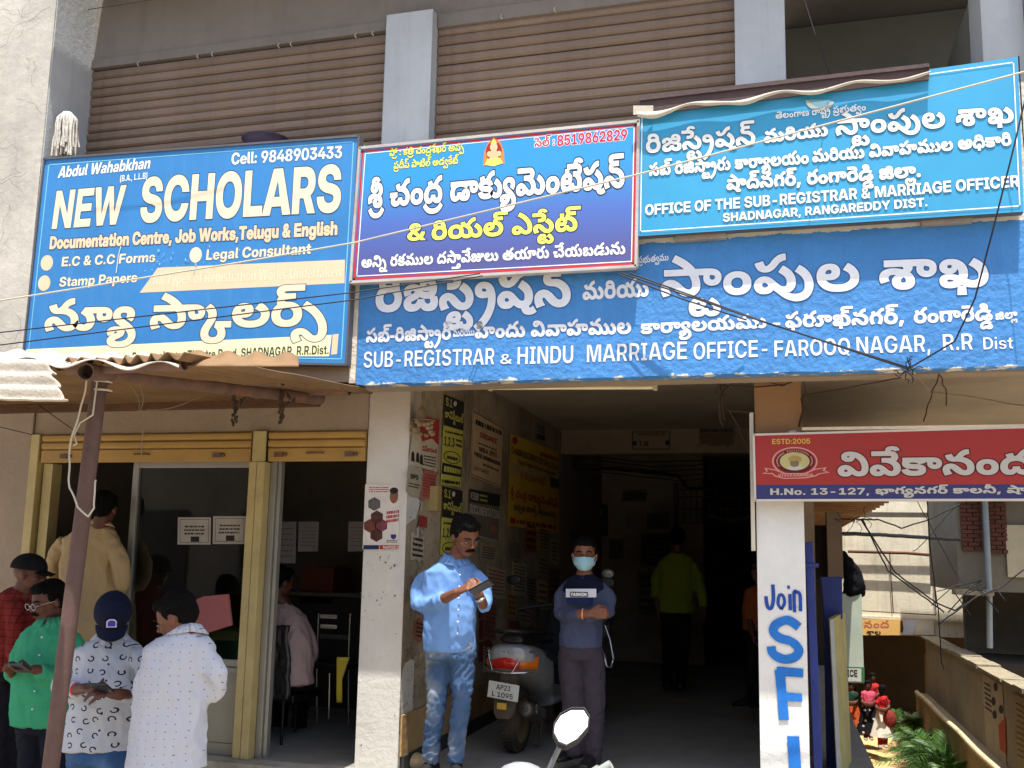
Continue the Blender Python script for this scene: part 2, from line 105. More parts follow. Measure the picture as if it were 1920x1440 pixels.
-17,-13,0,-16,0,-24,4,-14,10,123,2,49,86,-2,-50,12,-26,21,0,24,18,16,32,9,40,0,24,-7,10,-11,1,-5,0,-8,-12,-10,-24,-6,-32,0,-18,4,-16,5,-3,2,9,15,4,-2,10,-5,14,-3,16,0,12,3,0,8,-6,4,-20,0,-14,-9,1,-7,1,-6,0,-4,6,-8,16,-8,30,-5,21,0,32,0,36,
11,1,12,0,8,-20,14,-17,5,33,13,7,0,12,-4,20,-12,12,-15,1,-9,0,-12,-24,-19,-50,-11,40,122,90,10,8,11,4,1,-3,-10,3,-12,10,0,11,8,8,12,4,14,3,20,1,17,0,95,0,1,-17,-97,0,-8,0,-8,-1,-8,-1,-2,-3,0,-3,2,-3,6,-1,8,-1,11,0,45,0,1,-17,-43,0,-8,0,-8,
-1,-8,-2,0,-5,6,-3,8,-1,5,0,11,0,3,-17,-15,0,-14,0,-26,4,-14,10,154,2,47,72,-2,-34,4,-26,10,-7,10,43,6,4,-4,12,-5,18,-2,32,0,16,1,8,3,0,5,-6,2,-10,2,-7,0,-25,1,-22,1,-32,4,-16,7,-6,7,0,12,18,10,38,5,27,0,20,0,32,-3,26,-8,7,-8,-41,-5,-4,3,
-10,4,-16,2,-28,0,-14,-2,-6,-2,0,-5,12,-3,17,-1,33,0,20,-1,24,-4,16,-6,6,-9,1,-5,0,-9,-22,-12,-38,-5,32,253,29,-14,0,-20,5,-10,7,-6,7,0,10,10,9,5,3,35,-1,-6,-4,-10,-6,0,-9,10,-5,18,0,10,5,0,8,-16,4,-13,0,-113,0,-39,5,-29,-5,-43,0,1,18,201,0,
20,0,26,-1,18,-3,16,-6,10,-9,1,-7,0,-11,-28,-14,159,2,26,128,76,38,-8,22,-16,0,-22,-8,-15,-10,-11,-5,-5,-41,8,6,4,8,9,8,11,0,13,-8,11,-20,7,-30,0,-18,-6,-10,-11,0,-16,12,-16,11,-6,-43,-8,-10,8,-14,20,0,22,20,17,40,10,29,263,29,-14,0,-20,5,
-12,7,-4,7,0,10,10,9,5,3,35,-1,-8,-4,-8,-6,0,-9,10,-5,18,0,8,5,0,8,-14,4,-13,0,-237,0,1,18,211,0,20,0,26,-1,18,-3,16,-6,10,-9,1,-7,0,-11,-28,-14,180,2,60,172,-2,-26,3,-18,7,-7,4,5,0,-8,-6,-18,-6,-18,-2,-11,0,-26,0,-30,18,0,32,30,19,54,9,39,
0,24,0,52,-3,23,-3,-19,-18,-18,4,-26,4,-22,2,-13,0,-28,0,-32,-8,-16,-12,0,-17,12,-8,20,0,14,8,1,7,41,0,2,-6,12,-8,17,-1,4,-1,12,0,16,0,10,4,0,6,-6,4,-14,0,-8,-4,0,-7,6,-5,5,-2,-29,-4,-6,4,-6,10,1,3,0,10,26,12,23,0,14,0,22,-6,12,-11,0,-11,-6,
-9,-14,-8,-22,-4,29,305,29,-14,0,-20,5,-10,7,-4,7,0,10,8,9,5,3,35,-1,-6,-4,-8,-6,0,-9,10,-5,16,0,10,5,0,8,-16,4,-11,0,-281,0,1,18,255,0,18,0,26,-1,18,-3,16,-6,10,-9,1,-7,0,-11,-28,-14,181,2,51,171,-2,-14,0,-24,5,-24,10,-15,10,-10,5,-10,4,
-12,0,-10,-4,0,-9,10,-4,16,0,14,6,5,7,27,-14,-6,-4,-14,-8,-20,-4,-36,0,-24,7,-12,12,0,14,16,11,24,7,30,0,20,-4,20,-8,22,-12,14,-6,10,-2,18,0,10,7,1,7,0,10,-12,18,-9,8,-5,7,-18,10,-46,16,-25,6,23,19,22,-5,42,-14,38,-18,15,-11,7,-8,10,-9,10,
-20,0,-18,-16,-15,-30,-9,29,307,29,-14,0,-20,5,-10,7,-4,7,0,10,8,9,5,3,35,-1,-6,-4,-8,-6,0,-9,10,-5,16,0,10,5,0,8,-16,4,-11,0,-269,0,1,18,243,0,18,0,26,-1,18,-3,16,-6,10,-9,1,-7,0,-11,-26,-14,187,3,65,183,-2,-14,0,-18,3,-16,7,-5,6,7,0,-10,
-6,-18,-7,-22,-3,-36,0,-24,6,-12,11,0,12,10,9,22,8,19,3,12,3,14,4,0,6,-10,4,-16,0,-8,-4,0,-5,2,-3,1,0,-37,-6,-4,3,-4,8,0,8,14,9,28,6,42,0,26,-6,12,-10,0,-11,-8,-8,-24,-8,-19,-4,-14,-3,-10,-4,0,-5,10,-4,22,0,14,5,6,7,3,3,41,0,2,-6,10,-6,12,
-3,7,0,14,0,10,8,1,5,0,8,-12,12,-22,10,-13,4,23,14,22,-5,32,-13,18,-17,0,-21,-16,-15,-30,-9,4,111,-22,3,23,37,0,5,-23,29,319,29,-16,0,-18,5,-12,7,-4,7,0,10,8,9,5,3,37,-1,-8,-4,-8,-6,0,-9,10,-5,18,0,8,5,0,8,-16,4,-11,0,-163,0,1,18,137,0,20,0,
26,-1,18,-3,16,-6,8,-9,1,-7,0,-11,-26,-14,268,6,12,10,50,22,19,40,11,58,0,40,-11,20,-19,0,-24,-20,-18,-40,-10,-60,0,-40,10,-20,18,13,57,39,0,-9,22,-13,23,0,16,0,20,6,10,9,0,13,-10,10,-20,6,-32,0,-20,-6,-8,-10,21,235,-2,-26,0,-32,11,-15,9,27,
14,6,-4,14,-7,18,-4,20,0,12,7,0,14,-12,12,-22,10,-13,4,23,16,22,-5,30,-14,20,-18,1,-11,0,-15,-36,-19,25,347,-2,-26,0,-32,11,-15,9,27,14,6,-4,14,-7,18,-4,20,0,12,7,0,14,-14,11,-20,9,-11,4,25,18,6,-1,10,-3,5,-2,3,-4,14,-5,20,-11,12,-13,1,-9,0,
-15,-36,-19,29,481,29,-14,0,-18,5,-12,7,-4,7,0,10,8,9,5,3,37,-1,-8,-4,-8,-6,0,-9,10,-5,16,0,10,5,0,8,-16,4,-11,0,-125,0,1,18,99,0,20,0,24,-1,20,-3,14,-6,10,-9,1,-7,0,-11,-26,-14,24,202,63,-24,5,-16,12,-3,9,45,6,4,-8,8,-7,12,0,10,4,9,4,13,9,
12,7,20,8,24,4,17,0,3,-18,-10,-1,-16,-3,-14,-5,-5,-5,-11,-6,-6,-4,-16,-7,-20,-4,160,3,12,12,50,20,17,40,9,60,0,38,-9,22,-17,0,-24,-20,-18,-40,-10,-60,0,-40,10,-20,18,13,57,40,0,-10,24,-13,23,0,14,0,20,6,10,10,0,12,-10,11,-20,6,-30,0,-20,-6,
-10,-10,29,265,29,-14,0,-18,5,-12,7,-4,7,0,10,8,9,5,3,35,-1,-6,-4,-8,-6,0,-9,10,-5,16,0,10,5,0,8,-16,4,-11,0,-239,0,1,18,213,0,20,0,24,-1,18,-3,16,-6,10,-9,1,-7,0,-11,-26,-14,183,2,46,86,-2,-50,12,-26,21,0,24,18,16,32,9,40,0,24,-7,10,-11,1,
-5,0,-8,-12,-10,-24,-6,-32,0,-18,4,-16,5,-3,2,9,15,4,-2,10,-5,14,-3,16,0,12,3,0,8,-6,4,-20,0,-14,-9,1,-7,1,-6,0,-4,6,-8,16,-8,30,-5,40,0,32,5,16,10,0,16,-20,11,-17,4,61,3,10,-5,12,-14,1,-8,0,-12,-24,-18,-50,-11,29,311,29,-16,0,-18,5,-12,7,
-4,7,0,10,8,9,7,3,35,-1,-8,-4,-8,-6,0,-9,10,-5,18,0,8,5,0,8,-16,4,-11,0,-155,0,1,18,129,0,20,0,26,-1,18,-3,16,-6,8,-9,1,-7,0,-11,-26,-14,182,2,43,171,-2,-14,0,-24,5,-24,10,-15,10,-10,5,-10,4,-12,0,-10,-4,0,-9,10,-4,16,0,14,6,5,7,27,-14,-6,
-4,-14,-8,-20,-4,-36,0,-24,7,-12,12,0,14,16,11,24,7,30,0,20,-4,20,-8,22,-12,14,-6,10,-2,16,0,12,7,0,15,-16,13,-30,10,-19,2,77,1,12,-4,16,-9,8,-12,0,-18,-16,-15,-30,-9,29,309,29,-14,0,-20,5,-10,7,-4,7,0,10,8,9,5,3,35,-1,-6,-4,-8,-6,0,-9,10,
-5,16,0,10,5,0,8,-16,4,-11,0,-257,0,1,18,231,0,18,0,26,-1,18,-3,16,-6,10,-9,1,-7,0,-11,-26,-14,156,2,53,135,-2,-20,0,-26,6,-12,10,0,11,8,9,16,7,13,3,2,1,2,2,3,0,10,4,10,5,0,6,-10,4,-7,2,13,10,18,0,20,-5,12,-7,0,-10,-14,-10,-24,-8,-16,-6,-10,
-5,0,-7,6,-4,18,0,8,4,1,3,0,6,-20,8,-30,5,-34,0,-12,-6,1,-5,0,-2,2,-4,3,-1,-39,-6,-4,3,-4,9,1,4,0,7,14,11,32,7,27,0,18,0,38,-5,36,-9,18,-15,0,-20,-30,-12,30,257,33,-16,0,-18,4,-12,7,-4,8,1,3,0,6,8,9,7,3,35,-1,-8,-3,-8,-7,0,-9,10,-5,18,0,8,5,
0,8,-16,4,-11,0,-209,0,1,18,183,0,20,0,26,-1,18,-3,16,-6,8,-9,1,-7,0,-11,-26,-13,181,3,51,171,-2,-14,0,-24,5,-24,10,-15,10,-10,5,-10,4,-12,0,-10,-4,0,-9,10,-4,16,0,14,6,5,7,27,-14,-6,-4,-14,-8,-20,-4,-36,0,-24,7,-12,12,0,14,16,11,24,7,30,0,
20,-4,20,-8,22,-12,14,-6,10,-2,18,0,10,7,1,7,0,10,-12,18,-9,8,-5,7,-18,10,-46,16,-25,6,23,19,22,-5,42,-14,38,-18,15,-11,7,-8,10,-9,10,-20,0,-18,-16,-15,-30,-9,18,200,-22,-20,6,-10,9,1,5,0,2,2,5,3,2,41,0,0,-2,-2,-5,2,-3,6,-1,10,0,8,1,5,3,21,
-15,-10,-3,-20,-4,29,307,29,-14,0,-20,5,-10,7,-4,7,0,10,8,9,5,3,35,-1,-6,-4,-8,-6,0,-9,10,-5,16,0,10,5,0,8,-16,4,-11,0,-269,0,1,18,243,0,18,0,26,-1,18,-3,16,-6,10,-9,1,-7,0,-11,-26,-14,181,2,46,169,-2,-14,0,-24,4,-26,9,-15,9,-6,4,-8,4,-6,1,
-8,0,-8,-3,0,-7,8,-9,9,-5,-45,-7,-6,6,-8,12,0,15,14,11,26,7,30,0,22,-5,20,-8,20,-11,12,-5,12,-3,16,0,12,7,1,7,0,10,-12,18,-11,8,-5,7,-16,10,-48,16,-23,6,21,19,22,-5,44,-14,38,-18,15,-11,5,-8,10,-9,10,-20,0,-18,-16,-15,-30,-9,29,307,29,-14,0,
-20,5,-10,7,-4,7,0,10,8,9,5,3,35,-1,-6,-4,-8,-6,0,-9,10,-5,16,0,10,5,0,8,-16,4,-11,0,-269,0,1,18,243,0,18,0,26,-1,18,-3,16,-6,10,-9,1,-7,0,-11,-26,-14,127,2,60,185,-2,-14,0,-20,3,-16,7,-5,6,7,0,-10,-6,-18,-7,-22,-3,-36,0,-24,6,-12,11,0,12,
10,9,22,8,19,3,12,3,14,4,0,6,-10,4,-16,0,-8,-4,0,-5,2,-3,1,0,-37,-6,-4,3,-4,8,0,8,14,9,28,6,42,0,26,-6,12,-10,0,-11,-8,-8,-24,-8,-19,-4,-14,-3,-10,-4,0,-5,10,-4,22,0,14,5,6,7,3,3,41,0,4,-9,16,-6,20,0,10,5,0,7,-2,5,-1,1,41,6,4,-3,6,-9,0,-13,
-14,-12,-26,-6,38,152,37,-28,6,-18,8,-5,4,11,16,10,-8,28,-9,36,0,16,7,1,6,1,3,0,4,-6,7,-12,4,-16,0,-8,-2,0,-5,10,-3,5,0,12,0,16,6,7,5,15,-12,-8,-3,-12,-6,-18,-3,-13,0,-24,0,-22,9,0,17,26,10,27,0,20,0,28,-8,14,-14,0,-16,-12,-14,-28,-9,134,3,
68,191,-2,-14,0,-18,3,-16,7,-5,6,7,0,-10,-6,-18,-7,-22,-3,-34,0,-26,7,-14,11,-6,14,1,7,0,11,10,15,20,11,28,6,34,0,24,-6,12,-11,0,-14,-12,-10,-26,-6,-19,0,-10,0,-20,4,-14,5,-5,2,13,15,4,-2,10,-5,14,-3,18,0,12,3,0,8,-8,4,-16,0,-14,-4,-10,-11,
1,-10,1,-2,0,-7,6,-9,14,-4,22,0,14,5,6,7,3,3,41,0,2,-6,10,-6,12,-3,7,0,14,0,10,8,1,6,0,9,-16,14,-24,10,-11,4,41,12,18,-6,24,-14,14,-18,0,-20,-14,-15,-30,-9,4,105,101,-1,-24,-35,0,-3,24,40,185,68,-12,0,-24,1,-9,2,11,14,6,-1,16,-2,18,0,16,2,8,
6,1,5,1,1,0,7,-14,8,-13,0,-6,0,-8,-3,0,-4,12,-3,5,0,10,0,18,6,7,5,13,-12,-6,-4,-14,-5,-18,-3,-28,0,-20,4,-10,8,1,5,0,8,24,11,27,0,20,0,26,-8,14,-12,1,-9,0,-14,-32,-13,129,2,61,170,-2,-26,3,-16,7,-7,4,3,0,-8,-6,-16,-6,-20,-2,-9,0,-26,0,-32,
18,0,32,30,21,56,11,37,0,20,0,32,-2,30,-5,17,-3,-17,-18,-18,4,-26,4,-24,2,-13,0,-26,0,-34,-8,-14,-12,0,-17,10,-8,22,0,12,8,3,7,41,0,0,-6,14,-8,15,-1,6,-1,12,0,16,0,10,4,0,6,-8,4,-12,0,-10,-4,0,-7,6,-5,7,-2,-31,-4,-4,4,-6,10,1,3,0,10,24,12,
23,0,16,0,22,-6,12,-11,0,-11,-6,-9,-14,-8,-24,-4,40,127,68,-14,0,-22,1,-9,2,11,14,6,-1,14,-2,20,0,16,2,8,6,1,5,1,1,0,7,-16,8,-11,0,-6,0,-8,-3,0,-4,10,-3,5,0,12,0,16,6,7,5,15,-12,-8,-4,-14,-5,-16,-3,-30,0,-20,4,-10,8,1,5,0,8,26,11,27,0,18,0,
28,-8,14,-12,1,-9,0,-14,-34,-13,141,2,72,137,-2,-44,0,-56,11,-26,19,0,22,18,14,30,8,38,0,22,-7,12,-10,1,-7,0,-11,-28,-11,-23,0,-12,0,-20,3,-16,6,-5,2,11,13,6,-3,18,-7,22,0,12,4,0,8,-8,4,-16,0,-12,-4,-8,-7,1,-5,1,-1,0,-5,10,-8,20,-6,34,-3,50,
0,36,3,24,5,12,9,1,6,1,1,0,6,-16,9,-13,0,-8,0,-12,-4,0,-8,12,-3,16,0,10,3,6,6,3,4,21,-12,-8,-5,-14,-7,-18,-4,-28,0,-22,4,-14,10,0,14,12,11,26,7,19,0,12,0,20,-3,7,-3,15,-2,8,-4,10,-13,0,-18,-16,-15,-32,-11,-52,-5,38,172,114,44,-7,32,-14,18,
-18,1,-12,0,-3,-2,-6,1,-3,-39,9,0,1,2,3,1,2,0,8,-24,14,-38,9,-25,0,-12,0,-10,-3,0,-6,8,-3,12,0,8,3,0,8,-10,6,-3,2,37,3,6,-4,6,-8,1,-5,0,-10,-26,-10,-21,0,-14,0,-22,5,-14,9,0,13,14,11,28,6,122,4,26,144,112,38,-11,20,-17,1,-11,0,-2,-2,-6,1,-2,
-37,9,0,0,0,2,1,0,0,5,-10,9,-20,6,-17,0,-12,0,-16,-5,0,-7,6,-4,7,-2,-39,-6,-6,4,-6,8,0,11,14,12,32,7,21,162,-2,-20,3,-16,7,-5,6,7,0,-10,-6,-18,-8,-18,-2,-11,0,-26,0,-32,18,0,30,28,22,50,12,70,0,50,-13,26,-21,1,-14,0,-11,-16,-15,-26,-8,18,
178,17,12,8,0,17,-14,13,-30,7,-21,0,-1,0,-22,0,-30,-7,-14,-13,0,-17,10,-8,22,0,12,8,3,7,43,0,0,-8,16,-7,4,103,-22,3,23,39,0,3,-23,126,1,65,169,-2,-14,0,-24,4,-26,9,-15,9,-6,4,-8,4,-6,1,-8,0,-8,-3,0,-7,8,-9,9,-5,-45,-7,-6,6,-8,12,0,15,14,11,
26,7,30,0,22,-5,20,-8,20,-11,12,-5,12,-3,14,0,12,4,6,8,0,18,-12,20,-22,16,-32,11,-19,2,-4,1,-10,0,-12,0,-10,-3,0,-6,8,-3,12,0,8,3,0,8,-10,6,-3,2,39,2,4,-3,6,-7,1,-5,0,-11,-24,-11,-23,0,-14,0,-22,5,-12,10,0,14,14,10,26,6,21,0,34,0,52,-12,36,
-22,18,-28,0,-28,-18,-17,-32,-9,100,3,25,120,112,34,-11,18,-17,1,-11,0,-2,-2,-6,-1,-2,-35,9,0,0,0,2,1,0,0,5,-6,9,-18,6,-26,0,-12,-5,0,-7,6,-4,7,-2,-39,-6,-6,4,-6,8,0,11,12,12,28,7,12,10,50,22,19,40,11,58,0,40,-11,20,-19,0,-24,-20,-18,-40,
-10,-60,0,-40,10,-20,18,13,57,40,0,-10,22,-13,23,0,16,0,20,6,10,10,0,12,-10,11,-20,6,-32,0,-20,-6,-8,-10,126,1,73,171,-2,-14,0,-24,5,-24,10,-15,10,-10,5,-10,4,-12,0,-10,-4,0,-9,10,-4,16,0,14,6,5,7,27,-14,-6,-4,-14,-8,-20,-4,-36,0,-24,7,-12,
12,0,14,16,11,24,7,30,0,20,-4,20,-8,22,-12,14,-6,12,-2,16,0,10,5,6,9,1,6,0,10,-12,20,-24,16,-30,11,-19,2,-4,1,-12,0,-1,0,-10,0,-8,-3,0,-6,6,-3,14,0,8,3,0,8,-10,6,-5,2,41,2,2,-3,8,-7,1,-5,0,-11,-26,-11,-23,0,-14,0,-22,5,-12,10,0,14,14,10,28,
6,21,0,32,0,52,-12,38,-22,18,-28,1,-14,0,-11,-14,-19,-32,-10,181,3,47,171,-2,-14,0,-24,5,-24,10,-15,10,-10,5,-10,4,-12,0,-10,-4,0,-9,10,-4,16,0,14,6,5,7,27,-14,-6,-4,-14,-8,-20,-4,-36,0,-24,7,-12,12,0,14,16,11,24,7,30,0,20,-4,20,-8,22,-12,
14,-6,10,-2,18,0,10,7,0,14,-12,11,-22,9,-11,4,25,18,6,-1,8,-3,5,-2,7,-4,12,-5,20,-11,12,-13,0,-19,-16,-15,-30,-9,29,307,29,-16,0,-18,5,-12,7,-4,7,0,10,8,9,7,3,35,-1,-8,-4,-8,-6,0,-9,10,-5,18,0,8,5,0,8,-16,4,-11,0,-125,0,1,18,99,0,20,0,26,-1,
18,-3,16,-6,8,-9,1,-7,0,-11,-26,-14,40,81,68,-12,0,-24,1,-9,2,11,14,6,-1,16,-2,18,0,16,2,8,6,1,5,1,1,0,7,-14,8,-13,0,-6,0,-8,-3,0,-4,12,-3,5,0,10,0,18,6,7,5,13,-12,-6,-4,-14,-5,-18,-3,-28,0,-20,4,-10,8,1,5,0,8,24,11,27,0,20,0,26,-8,14,-12,1,
-9,0,-14,-32,-13,141,3,72,137,-2,-44,0,-56,11,-26,19,0,22,18,14,30,8,38,0,22,-7,12,-10,1,-7,0,-11,-28,-11,-23,0,-12,0,-20,3,-16,6,-5,2,11,13,6,-3,18,-7,22,0,12,4,0,8,-8,4,-16,0,-12,-4,-8,-7,1,-5,1,-1,0,-5,10,-8,20,-6,34,-3,50,0,36,3,24,5,12,
9,1,6,1,1,0,6,-16,9,-13,0,-8,0,-12,-4,0,-8,12,-3,16,0,10,3,6,6,3,4,21,-12,-8,-5,-14,-7,-18,-4,-28,0,-22,4,-14,10,0,14,12,11,26,7,19,0,12,0,20,-3,7,-3,15,-2,8,-4,10,-13,0,-18,-16,-15,-32,-11,-52,-5,38,172,114,44,-7,32,-14,18,-18,1,-12,0,-3,
-2,-6,1,-3,-39,9,0,1,2,3,1,2,0,8,-24,14,-38,9,-25,0,-12,0,-10,-3,0,-6,8,-3,12,0,8,3,0,8,-10,6,-3,2,37,3,6,-4,6,-8,1,-5,0,-10,-26,-10,-21,0,-14,0,-22,5,-14,9,0,13,14,11,28,6,18,166,139,26,-9,7,-7,-31,-5,-2,2,-6,3,-8,1,-12,0,-8,-4,0,-5,6,-5,7,
-2,-31,-6,-6,2,-10,9,0,11,10,9,24,6,122,4,26,144,112,38,-11,20,-17,1,-11,0,-2,-2,-6,1,-2,-37,9,0,0,0,2,1,0,0,5,-10,9,-20,6,-17,0,-12,0,-16,-5,0,-7,6,-4,7,-2,-39,-6,-6,4,-6,8,0,11,14,12,32,7,21,162,-2,-20,3,-16,7,-5,6,7,0,-10,-6,-18,-8,-18,
-2,-11,0,-26,0,-32,18,0,30,28,22,50,12,70,0,50,-13,26,-21,1,-14,0,-11,-16,-15,-26,-8,18,178,17,12,8,0,17,-14,13,-30,7,-21,0,-1,0,-22,0,-30,-7,-14,-13,0,-17,10,-8,22,0,12,8,3,7,43,0,0,-8,16,-7,18,154,139,26,-9,7,-7,-31,-5,-2,2,-6,3,-6,1,-14,
0,-8,-4,0,-5,8,-5,7,-2,-33,-6,-6,2,-10,9,0,11,12,9,22,6,126,2,65,169,-2,-14,0,-24,4,-26,9,-15,9,-6,4,-8,4,-6,1,-8,0,-8,-3,0,-7,8,-9,9,-5,-45,-7,-6,6,-8,12,0,15,14,11,26,7,30,0,22,-5,20,-8,20,-11,12,-5,12,-3,14,0,12,4,6,8,0,18,-12,20,-22,16,
-32,11,-19,2,-4,1,-10,0,-12,0,-10,-3,0,-6,8,-3,12,0,8,3,0,8,-10,6,-3,2,39,2,4,-3,6,-7,1,-5,0,-11,-24,-11,-23,0,-14,0,-22,5,-12,10,0,14,14,10,26,6,21,0,34,0,52,-12,36,-22,18,-28,0,-28,-18,-17,-32,-9,18,124,139,26,-9,7,-7,-31,-5,-2,2,-6,3,-6,
1,-14,0,-8,-4,0,-5,8,-5,7,-2,-33,-6,-6,2,-10,9,0,11,12,9,22,6,100,2,82,135,-2,-20,0,-26,6,-12,10,0,11,8,9,16,7,13,3,2,1,0,2,3,1,18,6,18,12,0,14,-12,8,-22,4,-13,0,-2,0,-6,1,-14,0,-10,-4,0,-6,8,-3,12,0,8,4,1,2,0,5,-10,6,-3,2,37,4,6,-5,6,-7,1,
-5,0,-10,-26,-11,-21,0,-14,0,-22,5,-12,10,0,13,12,10,28,7,46,0,36,-6,22,-10,10,-14,1,-7,0,-10,-22,-15,-15,-6,-5,-2,-10,-3,-12,-6,-8,-5,0,-6,6,-4,18,0,8,4,1,3,0,6,-20,8,-30,5,-34,0,-12,-6,1,-5,0,-2,2,-4,3,-1,-39,-6,-4,3,-4,9,1,4,0,7,14,11,32,
7,27,0,18,0,38,-5,36,-9,18,-15,0,-20,-30,-12,18,122,134,26,-8,7,-8,-31,-4,-2,2,-6,2,-6,2,-14,0,-8,-4,0,-6,8,-5,7,-2,-33,-6,-6,3,-10,9,0,11,12,8,22,6,162,3,60,185,-2,-14,0,-20,3,-16,7,-5,6,7,0,-10,-6,-18,-7,-22,-3,-36,0,-24,6,-12,11,0,12,10,
9,22,8,19,3,12,3,14,4,0,6,-10,4,-16,0,-8,-4,0,-5,2,-3,1,0,-37,-6,-4,3,-4,8,0,8,14,9,28,6,42,0,26,-6,12,-10,0,-11,-8,-8,-24,-8,-19,-4,-14,-3,-10,-4,0,-5,10,-4,22,0,14,5,6,7,3,3,41,0,4,-9,16,-6,20,0,10,5,0,7,-2,5,-1,1,43,3,2,-2,6,-8,0,-12,-14,
-12,-26,-6,25,228,50,-28,-13,-27,0,-20,0,-28,6,-18,8,-5,4,11,16,10,-8,28,-9,21,0,6,0,10,1,2,6,-8,2,-12,0,-8,0,-3,0,-3,15,4,1,16,1,9,0,14,0,24,-4,12,-10,25,318,50,-28,-13,-27,0,-20,0,-28,6,-18,8,-5,4,11,16,10,-8,28,-9,21,0,6,0,10,1,4,6,-10,2,
-12,0,-8,0,-3,0,-3,15,4,1,16,1,9,0,14,0,22,-4,14,-10,173,3,45,173,-1,-4,0,-8,-1,-3,1,-18,1,-28,12,-17,11,-10,5,-10,4,-12,0,-10,-4,0,-9,10,-4,16,0,14,6,5,7,27,-14,-6,-4,-14,-8,-20,-4,-36,0,-24,7,-12,12,0,14,16,11,24,7,30,0,20,-4,20,-8,22,-12,
14,-6,10,-2,18,0,10,7,0,14,-12,11,-22,9,-11,4,25,18,20,-5,30,-14,18,-18,1,-12,0,-15,-34,-17,23,245,-26,-20,0,-38,7,-38,14,-21,11,49,7,8,-6,16,-9,24,-4,30,0,24,5,14,13,0,20,-16,15,-24,11,-11,4,25,18,20,-5,32,-17,20,-22,0,-28,-22,-22,-40,-12,
24,58,63,-24,5,-16,12,-3,9,45,6,4,-8,8,-7,12,0,10,4,9,4,13,9,12,7,20,8,24,4,17,0,3,-18,-10,-1,-16,-3,-14,-5,-5,-5,-9,-6,-6,-4,-18,-7,-20,-4,141,2,24,248,82,-8,-10,-16,-5,-28,-4,-13,0,-51,0,1,17,53,0,10,0,8,1,6,2,2,3,0,3,-2,3,-6,2,-8,1,-11,0,
-121,0,1,18,119,0,24,0,24,-4,16,-6,8,-9,78,137,-2,-44,0,-56,10,-26,19,1,12,0,9,18,14,30,8,38,0,22,-6,12,-10,1,-7,0,-11,-28,-12,-23,0,-12,0,-20,4,-16,6,-5,2,11,13,6,-4,18,-6,22,0,12,4,0,7,-8,5,-16,0,-12,-4,-8,-7,1,-6,1,-1,0,-4,10,-8,22,-5,34,
-3,48,0,36,2,24,5,12,9,0,13,-16,9,-13,0,-8,0,-12,-4,0,-8,12,-4,16,0,10,4,8,5,3,4,19,-11,-6,-5,-14,-8,-20,-4,-26,0,-24,4,-14,9,0,17,28,11,27,0,6,0,8,0,10,0,3,-1,-35,0,-4,0,-10,1,-8,1,-5,0,15,12,20,0,34,-6,26,-10,16,-14,0,-20,-16,-15,-32,-10,
-52,-5,180,3,47,171,-2,-14,0,-24,5,-24,10,-15,10,-10,5,-10,4,-12,0,-10,-4,0,-9,10,-4,16,0,14,6,5,7,27,-14,-6,-4,-14,-8,-20,-4,-36,0,-24,7,-12,12,0,14,16,11,24,7,30,0,20,-4,20,-8,22,-12,14,-6,10,-2,16,0,12,7,0,15,-16,14,-28,8,-19,2,-25,0,1,
17,35,0,7,-3,32,-3,42,-12,22,-17,1,-13,0,-10,-16,-15,-30,-9,21,283,-2,-26,0,-32,11,-15,9,27,14,6,-4,14,-7,18,-4,20,0,12,7,0,14,-12,11,-22,9,-11,4,25,18,20,-5,30,-14,18,-18,1,-11,0,-15,-36,-19,23,222,82,-10,-10,-16,-6,-22,-3,-17,0,-45,0,1,17,
45,0,10,0,10,1,6,5,0,3,-2,3,-6,2,-8,1,-11,0,-127,0,1,18,125,0,24,0,26,-3,14,-7,10,-9,100,3,12,10,50,22,19,40,11,58,0,40,-11,20,-19,0,-24,-20,-18,-40,-10,-60,0,-40,10,-20,18,13,57,40,0,-10,22,-13,23,0,16,0,20,6,10,10,0,12,-10,11,-20,6,-32,0,
-20,-6,-8,-10,23,180,82,-8,-10,-16,-6,-22,-3,-17,0,-19,0,1,17,19,0,10,0,8,1,6,2,0,3,0,3,-2,3,-14,3,-9,0,-91,0,1,18,89,0,22,0,26,-4,16,-6,8,-9,124,2,38,169,-2,-14,0,-24,4,-26,9,-15,9,-6,4,-8,4,-6,1,-8,0,-8,-3,0,-7,8,-9,9,-5,-45,-7,-6,6,-8,12,
0,15,14,11,26,7,30,0,22,-5,20,-8,20,-11,12,-5,12,-3,16,0,12,7,0,14,-14,11,-22,9,-11,4,27,18,18,-5,30,-14,18,-18,0,-21,-16,-15,-30,-9,22,148,82,-8,-10,-16,-6,-22,-3,-19,0,-21,0,1,17,23,0,8,0,10,1,6,5,0,3,-2,3,-14,3,-9,0,-83,0,1,18,81,0,22,0,
26,-4,16,-6,8,-9,95,3,47,72,-2,-34,4,-26,10,-7,10,43,6,4,-4,12,-5,18,-2,32,0,16,1,8,3,0,5,-6,2,-10,2,-7,0,-25,1,-22,1,-32,4,-16,7,-6,7,0,12,18,12,36,6,29,0,20,0,32,-3,24,-9,9,-10,-41,-5,-4,3,-10,4,-16,2,-28,0,-14,-2,-6,-2,0,-5,12,-3,17,-1,
33,0,20,-1,24,-4,16,-6,6,-9,1,-5,0,-9,-22,-12,-38,-5,22,176,82,-10,-10,-14,-6,-24,-3,-17,0,-19,0,1,17,19,0,10,0,10,1,6,5,0,3,-2,3,-14,3,-9,0,-93,0,1,18,91,0,22,0,26,-4,16,-6,8,-9,17,158,137,24,-8,9,-8,-33,-4,-2,2,-12,4,-12,0,-10,-4,0,-6,8,
